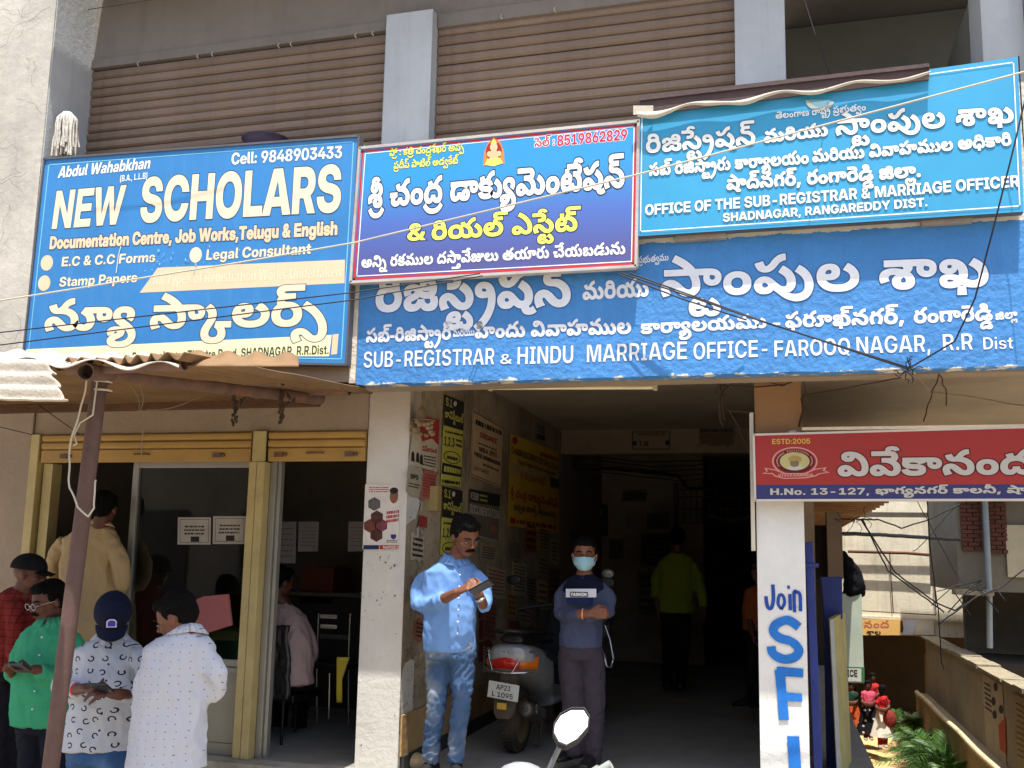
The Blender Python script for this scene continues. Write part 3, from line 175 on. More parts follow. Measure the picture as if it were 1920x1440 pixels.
-5,7,-2,-31,-6,-6,3,-10,9,0,11,10,9,24,5,134,3,47,193,-2,-14,0,-20,4,-16,7,-5,5,7,0,-8,-6,-18,-7,-22,-3,-30,0,-26,6,-14,10,0,12,12,11,13,3,1,-3,-39,0,1,19,89,0,1,-17,-14,-2,-14,-6,0,-9,12,-5,9,0,14,0,14,9,3,6,43,0,0,-6,10,-6,12,-3,16,0,10,4,
6,6,1,4,0,9,-20,14,-32,9,-19,1,27,13,30,-2,40,-13,20,-18,0,-22,-16,-15,-30,-9,24,238,82,-8,-10,-16,-6,-22,-3,-17,0,-45,0,1,17,45,0,10,0,8,1,6,2,2,3,0,3,-2,3,-6,2,-8,1,-11,0,-127,0,1,18,125,0,24,0,24,-3,16,-7,8,-9,18,222,137,24,-8,7,-8,-31,
-4,-2,2,-6,2,-6,2,-14,0,-8,-4,0,-6,8,-5,7,-2,-33,-6,-6,3,-10,9,0,11,12,9,22,5,134,4,24,254,82,-8,-10,-16,-6,-22,-3,-17,0,-31,0,1,17,31,0,10,0,8,1,6,2,2,3,0,3,-2,3,-6,2,-8,1,-11,0,-97,0,1,18,95,0,24,0,24,-4,16,-6,8,-9,19,217,137,22,0,24,-8,7,
-8,-31,-4,-2,2,-6,2,-6,2,-14,0,-8,-4,0,-6,8,-5,7,-2,-33,-6,-6,3,-10,9,0,11,12,9,24,5,68,191,-2,-14,0,-18,3,-16,7,-5,6,7,0,-10,-6,-18,-7,-22,-3,-34,0,-26,7,-14,11,-6,13,0,16,10,15,20,11,28,6,34,0,24,-6,12,-11,0,-14,-12,-11,-26,-5,-19,0,-10,0,
-20,4,-14,5,-5,2,13,15,4,-3,10,-4,14,-3,18,0,12,3,1,5,0,2,-8,5,-16,0,-14,-5,-10,-10,1,-9,1,-1,0,-6,6,-9,14,-4,22,0,14,5,6,7,3,3,41,0,2,-6,10,-6,12,-3,7,0,14,0,10,8,1,6,0,9,-16,14,-24,10,-11,4,41,12,18,-6,24,-14,14,-18,0,-20,-14,-15,-30,-9,4,
105,92,1,-18,-39,0,-1,18,124,3,47,171,-2,-14,0,-24,5,-24,10,-15,10,-10,5,-10,4,-12,0,-10,-4,0,-9,10,-4,16,0,14,6,5,7,27,-14,-6,-4,-14,-8,-20,-4,-36,0,-24,7,-12,12,0,14,16,11,24,7,30,0,20,-4,20,-8,22,-12,14,-6,10,-2,16,0,12,7,0,15,-16,14,-28,
8,-19,2,-25,0,1,17,35,0,7,-3,32,-3,42,-12,22,-17,1,-13,0,-10,-16,-15,-30,-9,23,222,82,-10,-10,-16,-6,-22,-3,-17,0,-45,0,1,17,45,0,10,0,10,1,6,5,0,3,-2,3,-6,2,-8,1,-11,0,-127,0,1,18,125,0,24,0,26,-3,14,-7,10,-9,17,204,137,24,-8,7,-8,-31,-4,
-2,2,-12,4,-12,0,-10,-4,0,-6,8,-5,7,-2,-31,-6,-6,3,-10,9,0,11,10,9,24,5,100,3,24,188,82,-8,-10,-16,-6,-22,-3,-17,0,-25,0,1,17,25,0,10,0,8,1,6,2,2,3,0,3,-2,3,-6,2,-8,1,-11,0,-103,0,1,18,101,0,24,0,24,-4,16,-6,8,-9,18,172,137,24,-8,7,-8,-31,
-4,-2,2,-6,2,-6,2,-12,0,-10,-4,0,-6,8,-5,7,-2,-33,-6,-6,3,-10,9,0,11,12,9,24,5,53,135,-2,-20,0,-26,6,-12,10,0,11,8,9,16,7,13,3,2,1,2,2,3,0,10,4,10,5,0,6,-10,3,-9,0,15,15,18,0,20,-5,12,-8,0,-11,-14,-10,-24,-8,-16,-6,-10,-5,0,-7,6,-4,18,0,8,4,
1,3,0,6,-20,8,-30,5,-34,0,-12,-6,1,-5,0,-2,2,-4,3,-1,-39,-6,-4,3,-4,9,1,4,0,7,14,11,32,7,27,0,18,0,38,-5,36,-9,18,-15,0,-20,-30,-12,124,3,38,169,-2,-14,0,-24,4,-26,9,-15,9,-6,4,-8,4,-6,1,-8,0,-8,-3,0,-7,8,-9,9,-5,-45,-7,-6,6,-8,12,0,15,14,
11,26,7,30,0,22,-5,20,-8,20,-11,12,-5,12,-3,16,0,12,7,0,14,-14,11,-22,9,-11,4,27,18,18,-5,30,-14,18,-18,0,-21,-16,-15,-30,-9,22,148,82,-8,-10,-16,-6,-22,-3,-19,0,-21,0,1,17,23,0,8,0,10,1,6,5,0,3,-2,3,-14,3,-9,0,-83,0,1,18,81,0,22,0,26,-4,16,
-6,8,-9,18,130,137,26,-8,7,-8,-31,-4,-2,2,-6,2,-6,2,-14,0,-8,-4,0,-6,6,-5,7,-2,-31,-6,-6,3,-10,9,0,11,12,9,22,5,178,3,59,301,40,-16,0,-18,5,-12,7,-4,8,1,3,0,6,8,9,7,3,35,-1,-8,-4,-8,-6,0,-9,10,-5,18,0,8,5,0,8,-16,4,-11,0,-123,0,-10,0,-14,-5,
1,-6,-39,0,-2,5,-12,6,-11,0,-1,0,-8,0,-10,-4,1,-5,0,-1,2,-4,3,-1,-35,-5,-4,3,-4,8,0,10,14,10,24,7,19,0,3,0,12,0,22,-4,12,-7,3,-4,-1,0,4,4,12,7,22,4,17,0,99,0,20,0,30,-3,20,-7,8,-9,1,-7,0,-11,-26,-14,18,330,115,26,-8,7,-8,-31,-4,-2,2,-6,2,-8,
2,-12,0,-8,-4,0,-6,6,-5,7,-2,-31,-6,-6,3,-10,9,0,11,10,9,24,5,52,171,-2,-14,0,-24,5,-24,10,-15,10,-10,5,-10,4,-12,0,-10,-4,0,-9,10,-4,16,0,14,6,5,7,27,-14,-6,-4,-14,-8,-20,-4,-36,0,-24,7,-12,12,0,14,16,11,24,7,30,0,20,-4,20,-8,22,-12,14,-6,
10,-2,18,0,10,7,1,7,0,13,-20,24,-17,9,-7,6,-8,5,-26,8,-26,8,-11,2,23,19,28,-6,54,-19,21,-12,5,-6,16,-11,20,-25,1,-14,0,-10,-16,-15,-30,-9,85,1,40,61,-55,-28,0,-34,9,-14,16,0,16,8,14,14,12,14,12,8,11,0,14,-12,11,-13,4,31,16,16,-5,16,-12,8,
-13,0,-15,-10,-14,-14,-13,-14,-12,-8,-12,0,-14,18,-8,26,0,16,4,8,8,1,4,0,8,-14,11,-9,3,9,18,91,0,1,-18,-57,0,5,2,12,-5,10,-14,1,-7,0,-15,-42,-16,72,1,47,79,-55,-12,0,-16,3,-12,6,-5,4,7,0,-10,-8,-28,-5,-15,0,-22,0,-26,10,1,9,0,4,8,9,13,3,1,
-4,-31,0,1,15,77,0,1,-14,-14,0,-10,-5,0,-6,8,-4,20,0,12,8,1,4,37,0,2,-5,8,-5,8,-2,14,0,12,4,6,10,1,8,0,13,-18,23,-30,20,-38,16,-21,6,27,18,22,-7,44,-19,36,-25,22,-29,0,-35,-34,-20,0,1,57,-59,-64,-14,0,-18,5,-7,5,7,0,-8,-4,-12,-5,-16,-1,-11,
0,-18,0,-22,8,-8,12,1,6,0,10,14,12,26,7,36,0,20,-9,0,-15,-20,-8,-21,0,-10,0,-18,4,-7,3,11,11,2,-3,14,-4,14,0,8,2,0,5,-4,3,-14,0,-14,-7,1,-9,1,-2,0,-4,4,-6,8,-2,20,0,10,6,1,3,33,0,2,-6,10,-3,16,0,8,5,1,3,0,6,-20,9,-13,4,23,14,12,-3,22,-10,14,
-12,1,-7,0,-11,-26,-12,0,1,56,-76,-64,-20,4,-9,4,3,0,-8,-5,-20,-3,-24,0,-18,5,-10,11,1,7,0,10,20,14,40,8,48,0,32,-3,19,-3,-11,-14,-12,2,-20,3,-18,1,-9,0,-18,0,-22,-5,-12,-8,0,-9,8,-5,14,0,8,5,1,4,33,0,0,-3,4,-4,8,-3,12,0,8,0,10,0,8,2,0,4,-6,
2,-8,0,-6,-3,0,-5,4,-3,5,-2,-23,-3,-4,3,-2,7,1,2,0,7,16,9,34,0,20,-9,1,-7,0,-4,-8,-8,-20,-5,0,1,28,-53,-9,24,0,26,-13,1,-10,0,-7,-10,-9,-16,-6,-18,-3,-26,-1,-19,0,-127,0,1,18,161,0,12,0,14,4,0,8,-8,5,-16,0,-10,-5,0,-9,8,-7,7,-3,-31,-1,-6,3,
-8,9,0,10,8,10,22,7,62,1,47,111,-55,-8,0,-18,2,-20,6,-24,14,-18,8,-16,3,-16,0,-10,-4,0,-8,14,-4,13,0,20,0,30,9,16,18,0,24,-16,22,-34,20,-27,7,27,18,48,-14,48,-40,1,-25,0,-13,-20,-22,-30,-14,-38,-7,-46,0,-30,6,-14,12,0,14,12,11,24,7,21,0,14,
0,24,-3,26,-10,17,-9,8,-4,12,-5,10,-2,12,0,10,3,5,3,25,-13,-10,-5,-18,-5,72,1,48,79,-55,-12,0,-18,2,-22,8,-22,14,-10,4,-10,0,-8,-3,0,-7,8,-3,14,0,14,5,3,6,25,-13,-6,-3,-14,-7,-18,-3,-32,0,-22,6,-10,10,1,6,0,9,28,12,23,0,12,0,18,-3,18,-7,18,
-9,10,-5,10,-2,12,0,12,4,6,10,1,8,0,13,-18,23,-30,20,-38,16,-21,6,27,18,22,-7,44,-19,36,-25,22,-29,1,-17,0,-11,-16,-18,-28,-9,81,1,77,32,-64,-30,3,-16,7,-8,8,1,4,0,7,20,11,25,4,10,2,14,4,0,5,-8,3,-16,0,-6,-4,0,-3,2,-3,1,-1,-35,-4,-4,2,-4,7,
1,2,0,7,28,11,31,0,18,0,24,-6,12,-8,1,-5,0,-8,-20,-9,-28,-6,-12,-3,-4,-6,12,-4,36,0,30,5,20,10,0,13,-12,11,-26,13,-25,9,-16,6,-22,12,-10,12,0,15,16,13,30,8,25,0,14,0,26,-3,20,-7,10,-11,0,-14,-10,-12,-5,-4,-33,11,2,3,4,5,0,7,-6,5,-14,2,-7,0,
-14,0,-12,-7,0,-7,8,-7,16,-7,13,-4,24,-9,30,-14,16,-12,6,-12,1,-6,0,-11,-18,-15,-30,-11,-38,-4,75,1,38,82,80,30,-9,18,-15,8,-17,1,-9,0,-17,-16,-28,-28,-25,-42,-21,-23,-9,-25,15,18,7,34,18,26,20,16,24,1,15,0,6,-4,12,-8,10,-14,7,-18,0,-8,-4,0,
-6,6,-4,10,-1,7,0,12,0,20,7,9,4,11,-16,-10,-4,-26,-7,-44,0,-32,11,1,13,0,6,14,11,24,6,0,1,36,-120,-9,20,-7,7,-7,-3,0,6,7,20,7,30,0,20,-6,12,-10,0,-13,-10,-11,-16,-9,-7,-4,-23,12,10,3,14,9,0,9,-8,5,-16,0,-10,-6,-1,-6,-31,0,-2,6,-10,6,-14,0,
-10,-5,0,-8,12,-9,13,-4,-23,-12,-8,4,-16,9,-10,11,0,13,12,10,20,6,81,1,72,99,-55,-14,0,-20,3,-22,8,-20,13,-12,4,-10,0,-8,-3,0,-7,10,-3,14,0,12,5,5,6,25,-13,-6,-3,-14,-7,-20,-3,-32,0,-20,6,-10,10,0,12,12,10,22,5,17,0,10,0,20,-3,16,-7,18,-9,
12,-5,10,-2,12,0,10,3,8,6,0,10,-12,11,-26,13,-25,9,-16,6,-22,12,-10,12,0,15,16,13,30,8,25,0,14,0,26,-3,20,-7,10,-11,0,-14,-10,-12,-5,-4,-33,11,2,3,4,5,0,7,-6,5,-14,2,-7,0,-14,0,-12,-7,0,-7,8,-7,16,-7,13,-4,24,-9,30,-14,16,-12,6,-12,1,-7,0,
-10,-16,-14,-28,-7,72,1,41,81,-55,-12,0,-20,3,-22,7,-22,13,-12,3,-8,0,-6,-3,0,-6,6,-7,7,-5,-37,-8,-8,6,-8,12,0,16,28,12,23,0,12,0,18,-3,18,-7,18,-9,10,-5,10,-2,12,0,12,4,6,10,1,8,0,13,-18,23,-30,20,-38,16,-21,6,27,18,22,-7,44,-19,36,-25,22,
-29,1,-17,0,-11,-16,-18,-28,-9,0,1,16,-172,-49,-54,8,-40,15,-13,10,27,12,14,-9,32,-11,42,-6,50,0,40,5,34,12,15,9,27,-12,-14,-10,-40,-15,-52,-8,0,1,14,-150,-47,-46,7,-34,15,-13,9,29,12,16,-12,46,-13,62,0,46,12,19,13,27,-12,-12,-9,-34,-15,-46,
-7,0,1,14,-152,-47,-46,7,-36,15,-11,9,27,12,18,-12,46,-13,62,0,48,12,19,13,27,-12,-12,-10,-36,-14,-46,-7,0,1,16,-106,-47,-38,8,-26,16,-9,10,31,9,8,-9,20,-11,26,-5,30,0,26,5,20,11,7,9,33,-9,-10,-10,-26,-16,-38,-8,46,1,11,71,19,3,-2,-2,-6,-10,
-13,-10,-13,-5,-6,-33,0,4,7,6,14,4,13,3,6,52,1,4,11,31,1,19,85,0,1,-19,46,1,8,18,19,16,5,22,0,16,-5,0,-15,-16,-6,-22,0,-16,6,46,2,8,18,19,16,5,22,0,16,-5,0,-15,-16,-6,-22,0,-16,6,8,18,67,16,6,22,0,16,-6,0,-15,-16,-6,-22,0,-16,6,],
'L9': [
65,118,2,14,1,0,81,116,75,0,83,-116,-63,0,-31,51,-6,13,-16,26,-7,15,17,0,-8,-15,-16,-26,-7,-13,-31,-51,4,57,22,1,22,125,0,1,-22,104,3,17,17,0,1,116,97,0,26,0,36,-7,18,-13,0,-16,-12,-10,-18,-7,-13,-2,16,-1,22,-7,14,-12,0,-18,-18,-15,-38,-8,
-25,0,9,71,22,41,0,14,0,18,7,0,10,-8,6,-14,4,-9,0,-39,0,9,71,69,37,0,10,0,12,3,8,6,0,10,-16,7,-13,0,-35,0,116,1,36,121,-2,-32,0,-50,14,-30,27,0,38,30,27,50,14,33,0,22,0,36,-6,28,-12,16,-16,5,-10,-57,0,-2,5,-8,7,-12,5,-16,3,-9,0,-16,0,-26,-9,
-14,-16,0,-22,14,-16,26,-8,17,0,10,0,16,2,12,5,8,8,3,4,59,0,-4,-10,-16,-16,-28,-12,-36,-6,113,2,20,103,0,-61,0,1,23,59,0,22,0,28,8,14,16,0,23,-14,15,-28,8,-21,0,-59,0,1,23,65,0,34,0,54,-14,28,-26,0,-36,-28,-26,-52,-14,4,73,116,1,-116,-55,0,
1,116,99,1,12,17,0,1,116,173,0,1,-23,-115,0,1,-23,109,0,1,-23,-107,0,1,-23,117,0,1,-24,95,1,10,17,0,1,116,169,0,1,-23,-111,0,1,-25,105,0,1,-23,-103,0,1,-45,118,1,35,86,-2,-50,15,-28,27,0,37,30,27,50,14,33,0,20,0,36,-6,28,-11,18,-15,3,-9,-55,
0,-2,4,-8,6,-12,4,-14,3,-9,0,-18,0,-26,-9,-14,-16,0,-22,14,-16,26,-8,34,0,22,5,10,9,1,6,-45,0,1,20,103,0,1,-15,0,-15,-26,-22,-48,-13,116,1,12,17,0,1,116,57,0,1,-45,89,0,1,45,57,0,1,-116,-55,0,1,47,-87,0,1,-47,66,1,12,9,0,1,22,31,0,1,72,-29,
0,1,22,117,0,1,-22,-29,0,1,-72,31,0,1,-22,92,1,16,50,-2,-42,20,1,18,1,9,53,0,1,-9,0,-7,14,-7,24,0,14,7,1,7,1,80,57,0,1,-81,0,-18,-42,-19,113,3,10,57,21,1,34,8,5,16,10,16,10,9,5,53,31,67,0,-97,-58,-3,0,4,17,0,1,116,57,0,1,-116,4,161,0,-61,50,
35,21,95,-71,90,1,6,17,0,1,116,57,0,1,-92,103,0,1,-24,145,1,46,17,0,1,116,83,0,31,-45,2,-4,8,-12,6,-14,6,-12,3,-4,-13,0,2,4,6,12,8,14,6,12,3,4,31,45,85,0,1,-116,-55,0,1,50,0,4,2,12,0,14,0,13,1,7,9,0,-4,-7,-8,-14,-8,-13,-6,-12,-1,-4,-33,-50,
-45,0,-33,50,-2,4,-6,12,-8,13,-8,14,-3,7,9,0,0,-7,0,-13,2,-14,0,-12,1,-4,1,-50,117,1,28,17,0,1,116,59,0,67,-53,2,-2,12,-10,12,-11,7,-5,-7,-8,0,6,0,15,-2,14,1,4,1,50,59,0,1,-116,-59,0,-59,48,-4,4,-14,11,-16,15,-7,7,11,3,2,-9,2,-15,0,-12,1,-4,
1,-48,119,2,12,88,-2,-50,14,-30,27,0,38,30,27,50,14,64,0,50,-14,28,-27,0,-38,-28,-27,-50,-14,12,136,23,24,8,14,16,0,22,-14,16,-24,9,-34,0,-24,-9,-14,-16,0,-22,14,-16,24,-8,102,1,22,17,0,1,116,95,0,28,0,38,-9,22,-18,0,-24,-22,-18,-40,-9,-25,
0,-63,0,1,23,61,0,12,0,16,4,10,7,0,10,-10,7,-16,4,-11,0,-33,0,1,-93,119,3,4,99,42,45,0,85,-51,-47,0,12,88,-2,-50,14,-30,27,0,38,30,27,50,14,64,0,50,-14,28,-27,0,-38,-28,-27,-50,-14,12,136,23,24,8,14,16,0,22,-14,16,-24,9,-34,0,-24,-9,-14,-16,
0,-22,14,-16,24,-8,105,2,22,17,0,1,116,95,0,28,0,40,-9,20,-18,0,-24,-22,-17,-40,-9,-27,0,-57,0,1,22,59,0,10,0,16,4,10,7,0,10,-10,7,-16,4,-9,0,-35,0,1,-93,4,147,0,-51,53,59,0,53,-53,107,1,44,76,-2,-42,10,-24,18,1,12,55,0,0,-5,12,-8,18,-4,26,
0,18,3,10,6,0,7,-8,5,-18,3,-13,2,-23,2,-34,4,-36,16,0,24,24,16,42,9,54,0,40,-9,24,-17,1,-12,-51,0,-2,7,-20,9,-28,0,-16,-3,-8,-6,0,-7,8,-4,16,-4,13,-1,23,-2,18,-2,28,-6,18,-8,10,-11,1,-7,0,-11,-24,-17,-42,-9,103,1,8,7,93,1,23,195,0,1,-23,-67,
0,1,-93,-55,0,1,93,113,1,20,84,-2,-44,11,-26,19,1,13,1,75,57,0,1,-73,0,-6,10,-9,20,-6,26,0,20,6,10,9,1,6,1,73,55,0,1,-75,0,-13,-24,-19,-44,-11,116,1,14,81,0,-79,116,63,0,33,-51,8,-12,16,-27,9,-15,-15,0,8,15,14,27,9,12,33,51,61,0,-77,-116,
163,1,38,63,0,-61,116,63,0,23,-51,4,-8,6,-16,6,-16,3,-7,-11,0,4,7,6,16,6,16,5,8,25,51,57,0,27,-51,2,-8,8,-16,6,-16,3,-7,-11,0,4,7,6,16,6,16,3,8,25,51,61,0,-61,-116,-61,0,-29,59,-4,6,-6,18,-5,12,17,0,-4,-12,-8,-18,-3,-6,-27,-59,115,1,32,1,0,
99,70,1,-21,-87,67,63,0,25,-17,4,-4,10,-8,8,-8,7,-3,-15,0,4,3,10,8,10,8,5,4,25,17,63,0,-87,-66,1,20,95,-70,-63,0,-29,22,-4,4,-8,6,-8,6,-3,3,9,0,-4,-3,-6,-6,-8,-6,-5,-4,-29,-22,114,1,16,89,0,1,42,-87,74,67,0,37,-33,4,-5,10,-9,5,-4,-9,0,4,4,8,
9,7,5,35,33,65,0,-83,-74,1,-42,91,2,36,67,-1,-18,0,-24,5,-16,11,0,15,10,9,18,6,24,3,28,2,18,1,8,3,1,2,1,1,0,2,-6,4,-10,2,-16,0,-10,-2,-6,-4,-1,-3,-49,0,2,9,18,12,34,7,25,0,18,0,28,-4,18,-7,10,-11,1,-6,1,-56,-51,0,1,12,-6,-5,-12,-6,-18,-2,15,
90,16,16,4,8,6,1,4,1,7,-2,0,-6,-1,-8,-1,-8,-1,-12,-1,-12,-2,-6,-4,0,-5,6,-4,10,-2,98,2,21,117,-2,-10,0,-20,3,-14,7,-3,5,1,-13,-53,0,1,116,55,0,1,-45,3,0,4,5,14,5,18,3,11,0,22,0,32,-11,18,-19,0,-26,-18,-19,-32,-11,12,110,20,16,5,6,10,0,13,-6,
10,-16,5,-20,0,-14,-5,-10,-10,0,-13,10,-10,14,-5,91,1,34,95,-2,-26,0,-38,11,-22,19,0,26,22,20,38,10,27,0,16,0,30,-5,20,-9,14,-12,1,-8,-51,0,0,3,-4,5,-8,3,-10,2,-16,0,-14,-5,-8,-10,0,-13,8,-10,14,-6,16,0,10,2,8,4,4,5,1,3,53,0,0,-8,-12,-12,
-22,-10,-30,-5,98,2,20,81,-2,-22,0,-32,11,-18,19,0,26,18,19,32,11,23,0,10,0,18,-3,14,-5,5,-5,1,45,55,0,1,-116,-51,0,1,13,-6,-5,-14,-7,-18,-3,12,104,20,16,5,8,10,0,13,-8,10,-16,5,-20,0,-14,-5,-8,-10,0,-13,8,-10,14,-5,91,1,38,95,-2,-26,0,-38,
11,-22,20,0,25,22,19,38,11,25,0,18,0,30,-6,24,-11,12,-16,1,-9,1,-7,-149,0,1,16,125,0,-23,-4,0,6,-8,7,-14,5,-20,0,-16,-5,-8,-7,1,-6,1,-11,0,-6,8,-8,16,-4,13,0,6,0,14,2,8,4,3,2,49,0,-2,-8,-24,-13,-34,-7,64,2,4,121,82,1,-20,-117,0,1,20,17,35,0,
1,92,0,8,12,11,26,5,19,0,10,0,18,0,3,0,1,-20,-2,0,-10,0,-3,0,-10,0,-8,-4,1,-5,1,-87,98,2,35,70,-34,-32,7,-20,13,-1,8,53,0,2,-3,6,-4,12,-2,9,0,16,0,16,9,1,8,1,13,-1,0,-4,-5,-14,-6,-18,-3,-9,0,-22,0,-32,10,-18,19,0,24,18,19,32,11,23,0,10,0,18,
-3,14,-6,5,-4,1,11,55,0,1,-77,0,-14,-20,-17,-38,-8,12,104,22,16,5,8,9,0,13,-8,9,-16,5,-20,0,-14,-5,-8,-9,0,-13,8,-9,14,-5,96,1,23,69,45,1,-45,-53,0,1,116,55,0,1,-56,-7,0,8,11,28,13,25,0,18,0,26,-7,14,-15,1,-10,1,-52,-53,0,1,46,0,8,-14,7,-13,
0,-8,0,-12,-3,-8,-8,42,2,4,15,0,1,82,55,0,1,-82,8,28,91,-16,7,0,12,16,8,26,0,18,-8,0,-12,-18,-7,91,3,7,65,21,1,32,7,0,51,29,63,0,-71,-42,-13,0,4,15,0,1,116,55,0,1,-116,4,123,0,-45,34,37,19,73,-53,46,1,16,73,0,-30,0,-28,11,1,13,1,92,55,0,1,
-90,0,-3,6,-3,9,0,2,0,2,0,3,0,1,-20,-4,0,-8,0,144,1,39,15,0,1,82,53,0,1,-19,-1,0,4,7,16,10,22,4,13,0,18,0,28,-11,3,-10,-3,0,4,7,16,9,22,5,30,0,26,-7,14,-13,1,-9,1,-55,-53,0,1,49,0,7,-14,6,-18,0,-12,-3,-6,-6,1,-4,1,-49,-51,0,1,49,0,6,-12,7,
-20,0,-10,-3,-8,-6,1,-5,1,-48,96,1,23,69,45,1,-45,-53,0,1,82,55,0,1,-22,-7,0,8,11,28,13,25,0,18,0,26,-7,14,-15,1,-10,1,-52,-53,0,1,46,0,8,-14,7,-13,0,-8,0,-12,-3,-8,-8,95,2,12,70,-2,-40,11,-22,19,0,26,22,20,40,10,50,0,40,-10,22,-20,0,-26,
-22,-19,-40,-11,12,104,20,14,5,10,9,0,14,-10,10,-14,5,-18,0,-16,-5,-8,-10,0,-14,8,-9,16,-5,98,2,21,15,-33,1,115,55,0,1,-10,6,4,14,5,18,3,11,0,22,0,32,-11,18,-19,0,-26,-18,-19,-32,-11,-21,0,-10,0,-18,3,-14,7,-3,4,-1,0,1,-45,12,110,20,16,5,6,
10,0,13,-6,10,-16,5,-20,0,-14,-5,-10,-10,0,-13,10,-10,14,-5,63,1,18,15,0,1,82,55,0,1,-14,4,8,20,7,17,0,4,0,8,0,3,0,1,-23,-2,1,-12,0,-16,0,-14,-5,-10,-8,1,-6,1,-42,86,1,36,64,-2,-34,7,-22,13,1,8,53,0,2,-4,14,-6,22,0,12,4,0,6,-10,4,-9,0,-29,3,
-24,2,-26,13,0,18,18,12,34,6,46,0,34,-7,18,-12,3,-9,-49,0,0,4,-14,6,-22,0,-12,-4,0,-6,10,-3,9,-1,35,-3,26,-3,24,-10,0,-18,-20,-13,-36,-7,63,2,4,119,82,1,-20,-115,0,1,20,15,33,105,55,0,1,-77,0,-4,6,-3,12,0,12,0,3,0,1,-21,-4,0,-16,0,-9,0,-30,
0,-26,11,1,12,96,1,23,73,-2,-18,0,-26,8,-14,14,1,11,1,51,55,0,1,-46,0,-7,14,-8,15,0,8,0,12,4,8,7,1,6,1,44,55,0,1,-82,-53,0,1,22,9,0,-8,-11,-28,-13,135,1,36,53,0,-51,82,59,0,13,-25,4,-9,8,-20,5,-9,-5,0,4,9,10,20,5,9,15,25,49,0,13,-25,6,-9,8,
-20,7,-9,-7,0,4,9,8,20,5,9,13,25,59,0,-49,-82,-55,0,-17,31,-4,4,-4,10,-4,9,-3,5,11,0,-2,-5,-6,-9,-4,-10,-1,-4,-19,-31,91,1,27,21,-33,1,21,25,0,4,0,8,2,4,3,3,3,3,4,-63,82,57,0,27,-37,4,-8,8,-16,7,-8,-15,0,4,8,8,16,7,8,25,37,57,0,-71,-94,-4,
-7,-16,-9,-20,-5,-13,0,-8,0,-20,0,103,2,12,72,-2,-42,15,-22,27,0,37,22,27,42,14,62,0,42,-14,22,-27,0,-37,-22,-27,-42,-15,12,118,20,18,9,8,17,0,24,-8,17,-18,9,-28,0,-20,-9,-8,-17,0,-24,8,-17,20,-9,103,2,4,29,0,1,22,159,0,1,-22,7,139,116,1,
-116,-53,0,1,91,-53,-16,1,23,59,18,103,1,27,19,0,1,20,87,36,8,4,16,7,10,8,0,10,-10,7,-14,4,-22,0,-16,-5,-8,-9,1,-7,-51,0,0,14,22,19,38,10,52,0,40,-9,22,-16,0,-20,-14,-13,-22,-13,-15,-6,-43,-19,97,0,1,-22,103,1,33,76,-2,-38,10,-24,17,1,12,53,
0,0,-5,10,-8,16,-5,22,0,16,5,10,9,0,12,-10,9,-16,5,-24,0,-20,-6,-1,-5,-51,0,9,68,155,0,1,-22,-105,0,-1,-23,8,4,22,4,30,0,28,-6,22,-11,12,-14,1,-8,0,-12,-22,-19,-40,-11,103,1,7,37,0,95,93,-109,0,1,23,167,0,1,-22,-93,-94,103,3,24,76,-2,-42,8,
-24,15,0,18,16,13,26,7,19,1,-24,2,-28,14,0,20,22,14,38,8,50,0,38,-8,22,-14,0,-20,-28,-14,-23,-2,18,-1,26,-7,16,-13,0,-18,-24,-15,-42,-8,12,114,18,16,4,8,7,0,9,-8,7,-16,5,-22,0,-16,-5,-8,-7,0,-9,8,-7,16,-4,12,112,70,14,3,8,7,0,8,-8,7,-14,3,
-18,0,-14,-3,-8,-7,0,-8,8,-7,14,-3,103,1,30,72,-2,-40,12,-22,18,1,11,55,0,0,-6,10,-9,16,-5,22,0,16,5,10,8,0,11,-10,7,-18,4,-11,0,-33,0,1,16,53,24,-93,0,1,22,159,0,1,-21,-71,-33,1,6,28,1,38,-8,18,-15,0,-21,-22,-17,-40,-10,103,2,7,7,24,1,21,
99,71,55,0,-95,-71,141,0,1,-21,4,121,0,1,73,53,0,1,-73,103,2,21,78,-2,-40,11,-24,18,1,12,0,9,16,18,15,11,55,39,61,0,-71,-51,-11,0,2,2,12,5,16,4,13,0,24,0,34,-9,18,-17,0,-23,-22,-18,-40,-11,12,114,20,16,5,10,8,0,11,-10,8,-16,5,-22,0,-16,-5,
-10,-8,0,-11,10,-8,16,-5,103,2,20,128,118,42,-10,22,-18,0,-22,-16,-18,-13,-10,-53,-40,-59,0,73,52,13,0,-2,-2,-10,-6,-18,-4,-11,0,-22,0,-36,10,-18,17,0,23,22,18,40,10,12,92,97,-16,-5,-10,-9,0,-10,10,-9,16,-5,22,0,16,5,10,9,0,10,-10,9,-16,5,
43,1,4,11,-25,11,45,53,0,-23,-45,43,1,8,30,-1,-16,8,0,12,16,9,26,0,16,-9,0,-12,-16,-8,43,2,8,30,-1,-16,8,0,12,16,9,26,0,16,-9,0,-12,-16,-8,8,30,50,-16,9,0,12,16,9,26,0,16,-9,0,-12,-16,-9,62,1,16,29,46,0,14,8,29,16,25,13,8,51,0,-8,-11,-16,
-25,-8,-27,0,-24,8,-22,14,-23,11,-13,-49,0,-18,15,-18,35,62,1,16,11,-23,10,13,16,23,8,22,0,24,-10,27,-14,25,-9,11,53,0,10,-8,16,-25,10,-29,1,-14,0,-19,-18,-35,-17,-15,103,1,4,157,56,1,-21,-105,0,1,21,43,0,106,1,57,89,-2,-26,0,-34,9,-20,15,1,
